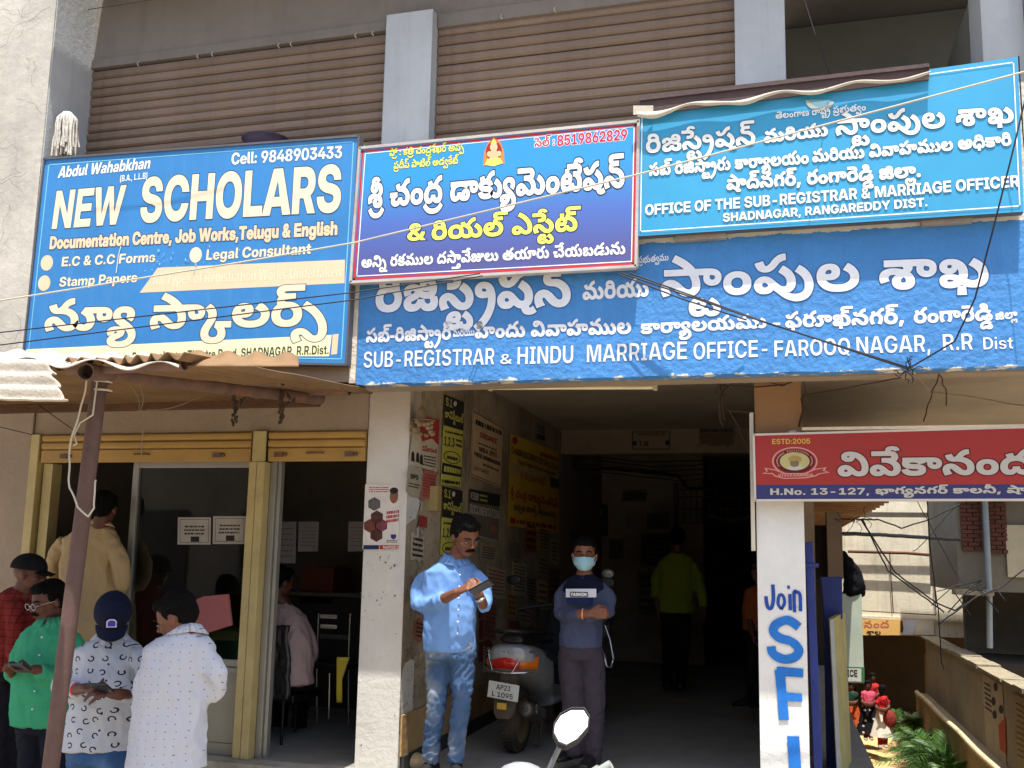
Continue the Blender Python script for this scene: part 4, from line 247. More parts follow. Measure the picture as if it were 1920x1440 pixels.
9,0,6,10,10,18,9,15,5,51,16,4,2,8,3,2,4,0,5,-10,5,-16,0,-8,-2,-6,-4,0,-7,8,-7,12,-8,11,-5,113,-63,-55,0,-93,51,-8,5,-18,11,-12,13,0,16,18,14,28,8,40,0,26,-8,16,-12,0,-14,-8,-9,-12,-9,-11,-3,-45,-18,-8,-2,-10,-6,0,-8,8,-6,14,-3,20,0,24,6,20,
10,12,14,1,8,45,0,0,-9,-8,-18,-18,-14,-13,-5,-13,-4,-12,-5,-34,-5,61,1,4,123,122,-75,-140,-45,0,77,140,],
}
SHAPED = {
'T9': {
'న్యూ స్కాలర్స్': [14,27,82,0,48,75,22,35,86],
'శ్రీ చంద్ర డాక్యుమెంటేషన్': [61,90,0,8,1,13,88,0,39,5,26,82,65,1,70,23,32],
'రియల్ ఎస్టేట్': [55,20,36,0,4,73,77,30],
'రిజిస్ట్రేషన్': [55,49,73,77,83,23,32],
'స్టాంపుల శాఖ': [48,77,1,63,22,0,46,6],
'వివేకానంద': [56,71,37,14,1,13],
'సెల్ :': [67,36,0,94],
'కానిస్టేబుల్': [37,54,73,77,17,26,36],
'ప్రో : కత్రి చంద్రశేఖర్ అప్ప': [74,89,0,94,0,5,52,87,0,8,1,13,88,72,6,35,0,2,15,81],
'ప్రదీప్ పాటిల్ అడ్వకేట్': [15,89,59,33,0,40,50,36,0,2,10,85,68,30],
'అన్ని రకముల దస్తావేజులు తయారు చేయబడును': [2,54,80,0,21,5,19,26,22,0,13,48,79,71,62,22,26,0,12,42,21,26,0,69,20,17,10,26,14,26],
'తెలంగాణ రాష్ట్ర ప్రభుత్వం': [64,22,1,38,11,0,43,23,77,83,0,15,89,18,26,12,85,1],
'మరియు': [19,55,20,26],
'సబ్ రిజిస్ట్రారు కార్యాలయం': [24,34,0,55,49,48,77,83,21,26,0,37,43,82,22,20,1],
'మరియు వివాహముల అధికారి': [19,55,20,26,0,56,45,25,19,26,22,0,2,53,37,55],
'షాద్‌నగర్, రంగారెడ్డి జిల్లా.': [47,31,14,7,35,91,0,21,1,38,66,51,78,0,49,44,84,93],
'ప్రభుత్వము': [15,89,18,26,12,85,19,26],
'సబ్-రిజిస్ట్రార్': [24,34,92,55,49,48,77,83,35],
'హిందు వివాహముల': [57,1,13,26,0,56,45,25,19,26,22],
'కార్యాలయము': [37,43,82,22,20,19,26],
'ఫరూఖ్‌నగర్,': [16,21,27,29,14,7,35,91],
'రంగారెడ్డి': [21,1,38,66,51,78],
'జిల్లా': [49,44,84],
'భాగ్యనగర్ కాలనీ, షా': [41,7,82,14,7,35,0,37,22,60,91,0,47],
'శాల': [46,22],
'ఇచ్చట జిరాక్స్ తీయబడును': [3,8,76,9,0,49,43,28,86,0,58,20,17,10,26,14,26]},
'L9': {" ":62,"&":63,"(":59,")":60,",":56,"-":61,".":57,"/":64,"0":46,"1":47,"2":48,"3":52,"4":53,"5":49,"6":54,"7":50,"8":51,"9":55,":":58,"A":0,"B":1,"C":2,"D":3,"E":4,"F":5,"G":6,"H":7,"I":8,"J":9,"K":10,"L":11,"M":12,"N":13,"O":14,"P":15,"Q":16,"R":17,"S":18,"T":19,"U":20,"V":21,"W":22,"X":23,"Y":24,"a":25,"b":26,"c":27,"d":28,"e":29,"f":30,"g":31,"h":32,"i":33,"k":34,"l":35,"m":36,"n":37,"o":38,"p":39,"r":40,"s":41,"t":42,"u":43,"w":44,"y":45},
}
SHAPED["T6"] = SHAPED["T9"]
GLYPHS = {}
def load_font(tag):
 b = iter(FONT_DATA[tag]); vi = lambda: next(b)
 res = []
 for _ in range(vi()):
  adv = vi(); cs = []
  for _ in range(vi()):
   n = vi(); x = y = 0; pts = []
   for _ in range(n):
    a = vi(); on = a & 1; x += (a - on) // 2; y += vi(); pts.append((x * 1.5625, y * 1.5625, on))
   if n > 2: cs.append(flatten(pts))
  res.append((adv * 1.5625, cs))
 GLYPHS[tag] = res
def flatten(pts, seg=3):
 full = []
 n = len(pts)
 for i in range(n):
  a = pts[i]; c = pts[(i + 1) % n]; full.append(a)
  if not a[2] and not c[2]: full.append(((a[0] + c[0]) / 2,(a[1] + c[1]) / 2,1))
 k = next(i for i, q in enumerate(full) if q[2])
 full = full[k:] + full[:k]; m = len(full); out = []; i = 0
 while i < m:
  a = full[i]; out.append((a[0], a[1]))
  b_ = full[(i + 1) % m]
  if not b_[2]:
   c = full[(i + 2) % m]
   for j in range(1, seg):
    t = j / seg; u = 1 - t
    out.append((u * u * a[0] + 2 * u * t * b_[0] + t * t * c[0], u * u * a[1] + 2 * u * t * b_[1] + t * t * c[1]))
   i += 2
  else: i += 1
 r = []
 for q in out:
  if not r or abs(q[0] - r[-1][0]) + abs(q[1] - r[-1][1]) > .4: r.append(q)
 if len(r) > 2 and abs(r[0][0] - r[-1][0]) + abs(r[0][1] - r[-1][1]) < .4: r.pop()
 return r
def grow(c, d):
 """move every point of a contour outwards by d (true for holes too: they shrink)"""
 n = len(c); out = []
 for i in range(n):
  a, b, e = c[i - 1], c[i], c[(i + 1) % n]
  d1 = Vector((b[0] - a[0], b[1] - a[1])); d2 = Vector((e[0] - b[0], e[1] - b[1]))
  if d1.length < 1e-6 or d2.length < 1e-6: out.append(b); continue
  d1.normalize(); d2.normalize()
  n1 = Vector((-d1.y, d1.x)); n2 = Vector((-d2.y, d2.x)); m = n1 + n2
  if m.length < .3: m = n1
  m.normalize(); k = d / max(.5, m.dot(n1))
  out.append((b[0] + m.x * k, b[1] + m.y * k))
 return out
def area(c): return sum(c[i - 1][0] * c[i][1] - c[i][0] * c[i - 1][1] for i in range(len(c))) / 2
def fill(contours):
 """triangulate a set of contours with the non-zero rule"""
 vs = []; es = []; ed = []
 for c in contours:
  n = len(c)
  if n < 3: continue
  b = len(vs); vs += [Vector(q) for q in c]; es += [(b + i, b + (i + 1) % n) for i in range(n)]
  ed += [(c[i][0], c[i][1], c[(i + 1) % n][0], c[(i + 1) % n][1]) for i in range(n)]
 if not vs: return [], []
 V, E, F, ov, oe, of = delaunay_2d_cdt(vs, es, [], 0,1e-4)
 if not F: return [], []
 ed = np.array(ed); ct = np.array([[sum(V[k][0] for k in f) / len(f), sum(V[k][1] for k in f) / len(f)] for f in F])
 x0, y0, x1, y1 = ed.T; px = ct[:, :1]; py = ct[:, 1:]
 cr = (x1 - x0) * (py - y0) - (px - x0) * (y1 - y0)
 w = (((y0 <= py) & (y1 > py) & (cr > 0)).astype(int) - ((y0 > py) & (y1 <= py) & (cr < 0)).astype(int)).sum(1)
 return V, [f for f, k in zip(F, w) if k != 0]
_cache = {}
def glyph_mesh(tag, gi, g=0, part=0):
 k = (tag, gi, g)
 if k not in _cache:
  cs = GLYPHS[tag][gi][1]
  if g: cs = [grow(c, g) for c in cs]
  _cache[k] = fill(cs)
 return _cache[k]
def text_layout(txt, tag, track=0):
 """-> [(glyph, x)], width, in 1/250 em"""
 ids = SHAPED[tag][txt] if tag[0] == 'T' else [SHAPED[tag][c] for c in txt]
 x = 0; out = []
 for gi in ids: out.append((gi, x)); x += GLYPHS[tag][gi][0] + track
 return out, x - track
for _t in FONT_DATA: load_font(_t)
GLYPHS['T6'] = GLYPHS['T9']
# ------------------------------------------------------------------ helpers
def ray(px, py):
 return (R3 @ Vector(((px - 960) / FOC, -(py - PPY) / FOC, -1)))
def PY(px, py, y):                                # the point seen at a photo pixel on the plane Y = y
 d = ray(px, py); return CAM + d * ((y - CAM.y) / d.y)
def PX(px, py, x):
 d = ray(px, py); return CAM + d * ((x - CAM.x) / d.x)
def PZ(px, py, z):
 d = ray(px, py); return CAM + d * ((z - CAM.z) / d.z)
def lin(h):
 if isinstance(h, str):
  h = h.lstrip('#'); c = [int(h[i:i + 2], 16) / 255 for i in (0,2,4)]
  return tuple((v / 12.92 if v <= .04045 else ((v + .055) / 1.055) ** 2.4) for v in c)
 return h
MATS = {}
def pm(name, col, rough=.8, var=.2, scale=3., bump=.15, bscale=50., stain=None, stain_col='4a4036', metal=0., spec=.4, streak=0., chips=None, chip_col='d8d2c4'):
 """procedural surface: base colour broken up by two noises, optional stains, streaks and chips, fine relief"""
 if name in MATS: return MATS[name]
 m = bpy.data.materials.new(name); m.use_nodes = True; MATS[name] = m
 nt = m.node_tree; N = nt.nodes; L = nt.links; b = N['Principled BSDF']
 c = lin(col)
 tc = N.new('ShaderNodeTexCoord'); vec = tc.outputs['Object']
 def noise_(sc, det=6, rough_=.6, vec_=None):
  n = N.new('ShaderNodeTexNoise'); n.inputs['Scale'].default_value = sc; n.inputs['Detail'].default_value = det
  n.inputs['Roughness'].default_value = rough_; L.new(vec_ or vec, n.inputs['Vector']); return n
 def ramp(src, a, b_, ca=(0,0,0,1), cb=(1,1,1,1)):
  r = N.new('ShaderNodeValToRGB'); r.color_ramp.elements[0].position = a; r.color_ramp.elements[1].position = b_
  r.color_ramp.elements[0].color = ca; r.color_ramp.elements[1].color = cb; L.new(src, r.inputs[0]); return r
 def mix(f, a, b_):
  x = N.new('ShaderNodeMix'); x.data_type = 'RGBA'
  for s, v in ((0, f),(6, a),(7, b_)):
   if hasattr(v, 'links') or hasattr(v, 'is_linked'): L.new(v, x.inputs[s])
   else: x.inputs[s].default_value = v
  return x.outputs[2]
 n1 = noise_(scale, 8,.65); n2 = noise_(scale * 9,5)
 d = tuple(v * (1 - var) for v in c) + (1,); l = tuple(min(1, v * (1 + var * .55)) for v in c) + (1,)
 r1 = ramp(n1.outputs[0], .3,.7, d, l)
 out = r1.outputs[0]
 r2 = ramp(n2.outputs[0], .35,.65,(0,0,0,1),(1,1,1,1))
 mm = N.new('ShaderNodeMath'); mm.operation = 'MULTIPLY'; L.new(r2.outputs[0], mm.inputs[0]); mm.inputs[1].default_value = var * .8
 out = mix(mm.outputs[0], out, tuple(v * .72 for v in c) + (1,))
 if streak:
  mp = N.new('ShaderNodeMapping'); mp.inputs['Scale'].default_value = (14,14,.8); L.new(vec, mp.inputs[0])
  ns = noise_(1.0,6,.7, mp.outputs[0]); rs = ramp(ns.outputs[0], .5,.72)
  ms = N.new('ShaderNodeMath'); ms.operation = 'MULTIPLY'; L.new(rs.outputs[0], ms.inputs[0]); ms.inputs[1].default_value = streak
  out = mix(ms.outputs[0], out, lin(stain_col) + (1,))
 if stain:
  nn = noise_(scale * .55,9,.72); rr = ramp(nn.outputs[0], stain[0], stain[1])
  ms = N.new('ShaderNodeMath'); ms.operation = 'MULTIPLY'; L.new(rr.outputs[0], ms.inputs[0]); ms.inputs[1].default_value = stain[2]
  out = mix(ms.outputs[0], out, lin(stain_col) + (1,))
 if chips:
  nn = noise_(chips[2], 10,.7); rr = ramp(nn.outputs[0], chips[0], chips[1])
  out = mix(rr.outputs[0], out, lin(chip_col) + (1,))
 L.new(out, b.inputs['Base Color'])
 b.inputs['Roughness'].default_value = rough; b.inputs['Metallic'].default_value = metal
 b.inputs['Specular IOR Level'].default_value = spec
 if bump:
  nb = noise_(bscale, 8,.6); bp = N.new('ShaderNodeBump'); bp.inputs['Strength'].default_value = bump; bp.inputs['Distance'].default_value = .02
  L.new(nb.outputs[0], bp.inputs['Height']); L.new(bp.outputs[0], b.inputs['Normal'])
 return m
class MB:
 """collects geometry of one mesh; every face may carry its own material slot"""
 def __init__(s): s.v = []; s.f = []; s.m = []; s.sm = []
 def face(s, pts, mi=0, smooth=False):
  b = len(s.v); s.v += [tuple(p) for p in pts]; s.f.append(tuple(range(b, b + len(pts)))); s.m.append(mi); s.sm.append(smooth)
 def add(s, vs, fs, mi=0, smooth=False):
  b = len(s.v); s.v += [tuple(p) for p in vs]
  for f in fs: s.f.append(tuple(b + k for k in f)); s.m.append(mi); s.sm.append(smooth)
 def box(s, x0, x1, y0, y1, z0, z1, mi=0):
  v = [(x, y, z) for z in (z0, z1) for y in (y0, y1) for x in (x0, x1)]
  s.add(v, [(0,2,3,1),(4,5,7,6),(0,1,5,4),(2,6,7,3),(0,4,6,2),(1,3,7,5)], mi)
 def obox(s, c, u, v, w_, mi=0):               # oriented box: centre and three half-axes
  c, u, v, w_ = map(Vector, (c, u, v, w_))
  P = [c + a * u + b_ * v + d * w_ for d in (-1,1) for b_ in (-1,1) for a in (-1,1)]
  s.add(P, [(0,2,3,1),(4,5,7,6),(0,1,5,4),(2,6,7,3),(0,4,6,2),(1,3,7,5)], mi)
 def prism(s, pts, off, mi=0):                 # flat polygon given thickness along off
  pts = [Vector(p) for p in pts]; off = Vector(off); n = len(pts)
  s.add(pts + [p + off for p in pts], [tuple(range(n)), tuple(range(2 * n - 1, n - 1,-1))] + [((i + 1) % n, i, n + i, n + (i + 1) % n) for i in range(n)], mi)
 def tube(s, pts, r, n=8, mi=0, cap=True, flat=None):
  pts = [Vector(p) for p in pts]; k = len(pts); rings = []
  rr = r if isinstance(r, (list, tuple)) else [r] * k
  t0 = (pts[1] - pts[0]).normalized(); a = t0.orthogonal().normalized()
  for i, p in enumerate(pts):
   t = ((pts[min(i + 1, k - 1)] - pts[max(i - 1,0)])).normalized()
   a = (a - t * a.dot(t)); a = a.normalized() if a.length > 1e-6 else t.orthogonal().normalized()
   b_ = t.cross(a)
   rings.append([p + (a * math.cos(2 * PI * j / n) + b_ * math.sin(2 * PI * j / n)) * rr[i] for j in range(n)])
  vs = [q for g in rings for q in g]
  fs = [(i * n + j, i * n + (j + 1) % n, (i + 1) * n + (j + 1) % n, (i + 1) * n + j) for i in range(k - 1) for j in range(n)]
  s.add(vs, fs, mi, True)
  if cap: s.add(vs[:n], [tuple(range(n))[::-1]], mi); s.add(vs[-n:], [tuple(range(n))], mi)
 def lathe(s, c, axis, prof, n=16, mi=0):       # prof: list of (distance along axis, radius)
  c = Vector(c); ax = Vector(axis).normalized(); a = ax.orthogonal().normalized(); b_ = ax.cross(a)
  vs = [c + ax * h + (a * math.cos(2 * PI * j / n) + b_ * math.sin(2 * PI * j / n)) * r for h, r in prof for j in range(n)]
  fs = [(i * n + j, i * n + (j + 1) % n, (i + 1) * n + (j + 1) % n, (i + 1) * n + j) for i in range(len(prof) - 1) for j in range(n)]
  s.add(vs, fs, mi, True)
 def ell(s, c, rx, ry, rz, mi=0, n=12, m=8, rot=None):
  c = Vector(c); vs = []; fs = []
  for i in range(m + 1):
   th = PI * i / m
   for j in range(n):
    q = Vector((rx * math.sin(th) * math.cos(2 * PI * j / n), ry * math.sin(th) * math.sin(2 * PI * j / n), rz * math.cos(th)))
    if rot is not None: q = rot @ q
    vs.append(c + q)
  for i in range(m):
   for j in range(n): fs.append((i * n + j, (i + 1) * n + j, (i + 1) * n + (j + 1) % n, i * n + (j + 1) % n))
  s.add(vs, fs, mi, True)
 def grid(s, fn, nu, nv, mi=0, smooth=True):
  vs = [fn(i / nu, j / nv) for j in range(nv + 1) for i in range(nu + 1)]
  fs = [(j * (nu + 1) + i, j * (nu + 1) + i + 1,(j + 1) * (nu + 1) + i + 1,(j + 1) * (nu + 1) + i) for j in range(nv) for i in range(nu)]
  s.add(vs, fs, mi, smooth)
 def build(s, name, mats, parent=None, kind=None, weld=False, bevel=0, label=None, sub=0):
  me = bpy.data.meshes.new(name); me.from_pydata(s.v, [], s.f)
  if not isinstance(mats, (list, tuple)): mats = [mats]
  for m in mats: me.materials.append(m)
  me.polygons.foreach_set('material_index', s.m); me.polygons.foreach_set('use_smooth', s.sm)
  if weld:
   bm = bmesh.new(); bm.from_mesh(me); bmesh.ops.remove_doubles(bm, verts=bm.verts, dist=1e-5); bm.to_mesh(me); bm.free()
  me.update()
  o = bpy.data.objects.new(name, me); COL.objects.link(o)
  if parent: put(o, parent)
  if kind: o['kind'] = kind
  if label: o['label'] = label
  if bevel:
   b = o.modifiers.new('bevel', 'BEVEL'); b.width = bevel; b.segments = 2; b.limit_method = 'ANGLE'
  if sub:
   b = o.modifiers.new('sub', 'SUBSURF'); b.levels = sub; b.render_levels = sub
  return o
def put(o, parent):                                # keep world placement: parents are unrotated empties or origin meshes
 o.parent = parent; o.matrix_parent_inverse = WM(parent).inverted()
def WM(o):
 m = o.matrix_basis.copy()
 if o.parent: m = WM(o.parent) @ o.matrix_parent_inverse @ m
 return m
def thing(name, label, cat, loc=(0,0,0), group=None):
 o = bpy.data.objects.new(name, None); COL.objects.link(o); o.location = loc; o.empty_display_size = .1
 o['label'] = label; o['category'] = cat
 if group: o['group'] = group
 return o
def tag(o, label, cat, group=None):
 o['label'] = label; o['category'] = cat
 if group: o['group'] = group
 return o
def one(mb, name, mats, label, cat, group=None, **k):
 return tag(mb.build(name, mats, **k), label, cat, group)
# ---- flat print on a plane ------------------------------------------------
class Plane:
 """a flat surface seen at photo pixels; axis 'y' = parallel to the facade, 'x' = running in depth"""
 def __init__(s, axis, c, n=None):
  s.axis = axis; s.c = c
 def at(s, px, py):
  return PY(px, py, s.c) if s.axis == 'y' else PX(px, py, s.c)
 @property
 def out(s): return Vector((0,-1,0)) if s.axis == 'y' else Vector((1,0,0))
def lettering(parent, txt, tagf, pl, p0, p1, h, mat, lift=.0042, border=None, bw=2.2, name='lettering', slant=0, fit=True, bold=0, track=0):
 """one line of print: baseline from pixel p0 to p1 on plane pl, capital height h photo pixels"""
 A = pl.at(*p0); B = pl.at(*p1); top = pl.at(p0[0], p0[1] - h)
 lay, wd = text_layout(txt, tagf, track)
 u = (B - A) / wd; capu = 182. if tagf[0] == 'L' else 150.
 v = Vector((0,0,(top - A).z / capu))
 o = pl.out; res = []
 if pl.axis == 'y': lift = lift * .33; e_ = .0006
 else: e_ = .0015
 for k, (g, mt, lf) in enumerate((((bw + bold), border, lift - e_),(bold, mat, lift))):
  if mt is None: continue
  mb = MB()
  for gi, x in lay:
   V, F = glyph_mesh(tagf, gi, g)
   if F: mb.add([A + u * (q.x + x + slant * q.y) + v * q.y + o * lf for q in V], F)
  ob = mb.build(name if k else name + '_outline', mt, parent, kind='stuff')
  res.append(ob)
 return res[-1]
def poly(parent, pl, pts, mat, lift=.002, name='print_area', kind=None):
 mb = MB(); mb.face([pl.at(*p) + pl.out * lift * (.33 if pl.axis == 'y' else 1) for p in pts]); return mb.build(name, mat, parent, kind=kind)
def ring_line(parent, pl, pts, wpx, mat, lift=.003, name='border_line', closed=True):
 mb = MB(); P = [pl.at(*p) for p in pts]; n = len(P); o = pl.out; lift *= .33 if pl.axis == 'y' else 1
 for i in range(n if closed else n - 1):
  a, b = P[i], P[(i + 1) % n]; d = (b - a).normalized(); s_ = d.cross(o) * wpx * .5
  mb.face([a - s_ - d * wpx * .5 + o * lift, b - s_ + d * wpx * .5 + o * lift, b + s_ + d * wpx * .5 + o * lift, a + s_ - d * wpx * .5 + o * lift])
 return mb.build(name, mat, parent)
def disc(parent, pl, c, rx, ry, mat, lift=.003, name='dot', n=24, a0=0, a1=360):
 lift *= .33 if pl.axis == 'y' else 1; C_ = pl.at(*c); U = pl.at(c[0] + rx, c[1]) - C_; V = Vector((0,0,(pl.at(c[0], c[1] - ry) - C_).z))
 mb = MB(); mb.face([C_ + U * math.cos(math.radians(a0 + (a1 - a0) * i / n)) + V * math.sin(math.radians(a0 + (a1 - a0) * i / n)) + pl.out * lift for i in range(n)])
 return mb.build(name, mat, parent)
# ------------------------------------------------------------------ people
def fuse(mb, name, mat, parent, voxel=.011, smooth=3, wrinkle=0, wscale=9, seed=0, fold=(1,1,1), label=None, solid=None):
 """join overlapping closed volumes into one continuous surface, relax it and add soft creases"""
 me = bpy.data.meshes.new(name + '_raw'); me.from_pydata(mb.v, [], mb.f); o = bpy.data.objects.new('tmp', me); COL.objects.link(o)
 r = o.modifiers.new('r', 'REMESH'); r.mode = 'VOXEL'; r.voxel_size = voxel; r.adaptivity = 0
 if smooth: s_ = o.modifiers.new('s', 'SMOOTH'); s_.iterations = smooth; s_.factor = .5
 dg = bpy.context.evaluated_depsgraph_get(); m2 = bpy.data.meshes.new_from_object(o.evaluated_get(dg)); bpy.data.objects.remove(o); bpy.data.meshes.remove(me)
 m2.name = name
 if wrinkle:
  n = len(m2.vertices); co_ = np.empty(n * 3); m2.vertices.foreach_get('co', co_); co_ = co_.reshape(-1,3)
  no = np.empty(n * 3); m2.vertex_normals.foreach_get('vector', no); no = no.reshape(-1,3)
  for i in range(n):
   x_, y_, z_ = co_[i]; p = Vector(((x_ + .45 * z_) * fold[0], y_ * fold[1], (z_ - .5 * x_) * fold[2])) * wscale * 1.25 + Vector((seed, seed * 2,0))
   d = (1 - abs(noise.noise(p)) * 3.2) * .75 + (1 - abs(noise.noise(p * 2.1 + Vector((9,1,4)))) * 3) * .35 - .4
   co_[i] += no[i] * (max(-1.2, d) * wrinkle * 1.1)
  m2.vertices.foreach_set('co', co_.ravel())
 m2.polygons.foreach_set('use_smooth', [True] * len(m2.polygons)); m2.materials.clear(); m2.materials.append(mat); m2.update()
 ob = bpy.data.objects.new(name, m2); COL.objects.link(ob)
 if parent: put(ob, parent)
 if label: ob['label'] = label
 return ob
def loft(mb, rings, n=20, mi=0, sq=2.3):
 """closed body through rings (centre, half-width vector, half-depth vector)"""
 R = []
 c, a, b = rings[0]; c2 = rings[1][0]; dd = (c - c2).normalized()
 R.append((c + dd * min(a.length, b.length) * .35, a * .45, b * .45)); R += rings
 c, a, b = rings[-1]; dd = (c - rings[-2][0]).normalized(); R.append((c + dd * min(a.length, b.length) * .12, a * .6, b * .6))
 vs = []
 for c, a, b in R:
  for j in range(n):
   t = 2 * PI * j / n; cx, sx = math.cos(t), math.sin(t)
   vs.append(c + a * (abs(cx) ** (2 / sq) * (1 if cx >= 0 else -1)) + b * (abs(sx) ** (2 / sq) * (1 if sx >= 0 else -1)))
 k = len(R); fs = [(i * n + j, i * n + (j + 1) % n, (i + 1) * n + (j + 1) % n, (i + 1) * n + j) for i in range(k - 1) for j in range(n)]
 mb.add(vs, fs + [tuple(range(n))[::-1], tuple(range((k - 1) * n, k * n))], mi)
def limb(mb, pts, rad, n=12):
 """smoothly bent tapering limb with rounded ends"""
 pts = [Vector(p) for p in pts]; P = []; Rr = []
 for i in range(len(pts) - 1):
  for k in range(4):
   t = k / 4; a = pts[max(i - 1,0)]; b = pts[i]; c = pts[i + 1]; d = pts[min(i + 2, len(pts) - 1)]
   q = b.lerp(c, t); cr = .5 * ((2 * b) + (c - a) * t + (2 * a - 5 * b + 4 * c - d) * t * t + (3 * b - a - 3 * c + d) * t ** 3)
   P.append(q.lerp(cr, .35)); Rr.append(rad[i] * (1 - t) + rad[i + 1] * t)
 P.append(pts[-1]); Rr.append(rad[-1]); d0 = (P[0] - P[1]).normalized(); d1 = (P[-1] - P[-2]).normalized()
 P = [P[0] + d0 * Rr[0] * .6] + P + [P[-1] + d1 * Rr[-1] * .5]; Rr = [Rr[0] * .6] + Rr + [Rr[-1] * .6]
 mb.tube(P, Rr, n)
def hand(mb, wrist, d, nrm, side=1, curl=.5, s=1.):
 """palm, four unequal bent fingers and a thumb; d = pointing direction, nrm = back of the hand"""
 d = Vector(d).normalized(); nrm = Vector(nrm); nrm = (nrm - d * nrm.dot(d)).normalized(); sd = d.cross(nrm) * side
 w_ = Vector(wrist)
 loft(mb, [(w_, sd * .024 * s, nrm * .018 * s),(w_ + d * .04 * s, sd * .037 * s, nrm * .016 * s),(w_ + d * .085 * s, sd * .040 * s, nrm * .013 * s)], 12)
 for k, (off, L) in enumerate(((-.030,.066),(-.010,.078),(.010,.074),(.029,.058))):
  b = w_ + (d * (.084 - .004 * abs(k - 1.3)) + sd * off) * s; c1 = curl * .9; c2 = curl * 1.8; c3 = curl * 2.5
  p = [b - d * .02 * s, b]
  for ang, l in ((c1,.42),(c2,.32),(c3,.26)): p.append(p[-1] + (d * math.cos(ang) - nrm * math.sin(ang)) * L * l * s)
  mb.tube(p, [.0085 * s, .0088 * s, .0082 * s, .0074 * s, .0058 * s], 8)
 b = w_ + (d * .025 - sd * .028) * s; q = [b, b + (d * .028 - sd * .020 - nrm * .006) * s, b + (d * .052 - sd * .024 - nrm * .022 * (1 + curl)) * s, b + (d * .070 - sd * .018 - nrm * .034 * (1 + curl)) * s]
 mb.tube(q, [.013 * s, .0115 * s, .0098 * s, .007 * s], 8)
def skin(name, c): return pm('skin_' + name, c, rough=.5, var=.12, scale=9, bump=.06, bscale=120, spec=.35)
def cloth(name, c, **k):
 a = dict(rough=.9, var=.08, scale=6, bump=.25, bscale=260, spec=.15); a.update(k); return pm('cloth_' + name, c, **a)
M_hair = pm('black_hair', '0b0908', rough=.8, var=.3, scale=20, bump=.6, bscale=130, spec=.12)
M_eyew = pm('eye_white', '8f857a', rough=.35, bump=0); M_eyeb = pm('eye_dark', '160d0a', rough=.2, bump=0)
def rotm(yaw, pitch, roll=0):
 """head frame: faces -Y (towards the street) at yaw 0; positive yaw turns to picture right, positive pitch looks down"""
 return Matrix.Rotation(yaw, 3, 'Z') @ Matrix.Rotation(pitch, 3, 'X') @ Matrix.Rotation(roll, 3, 'Y')
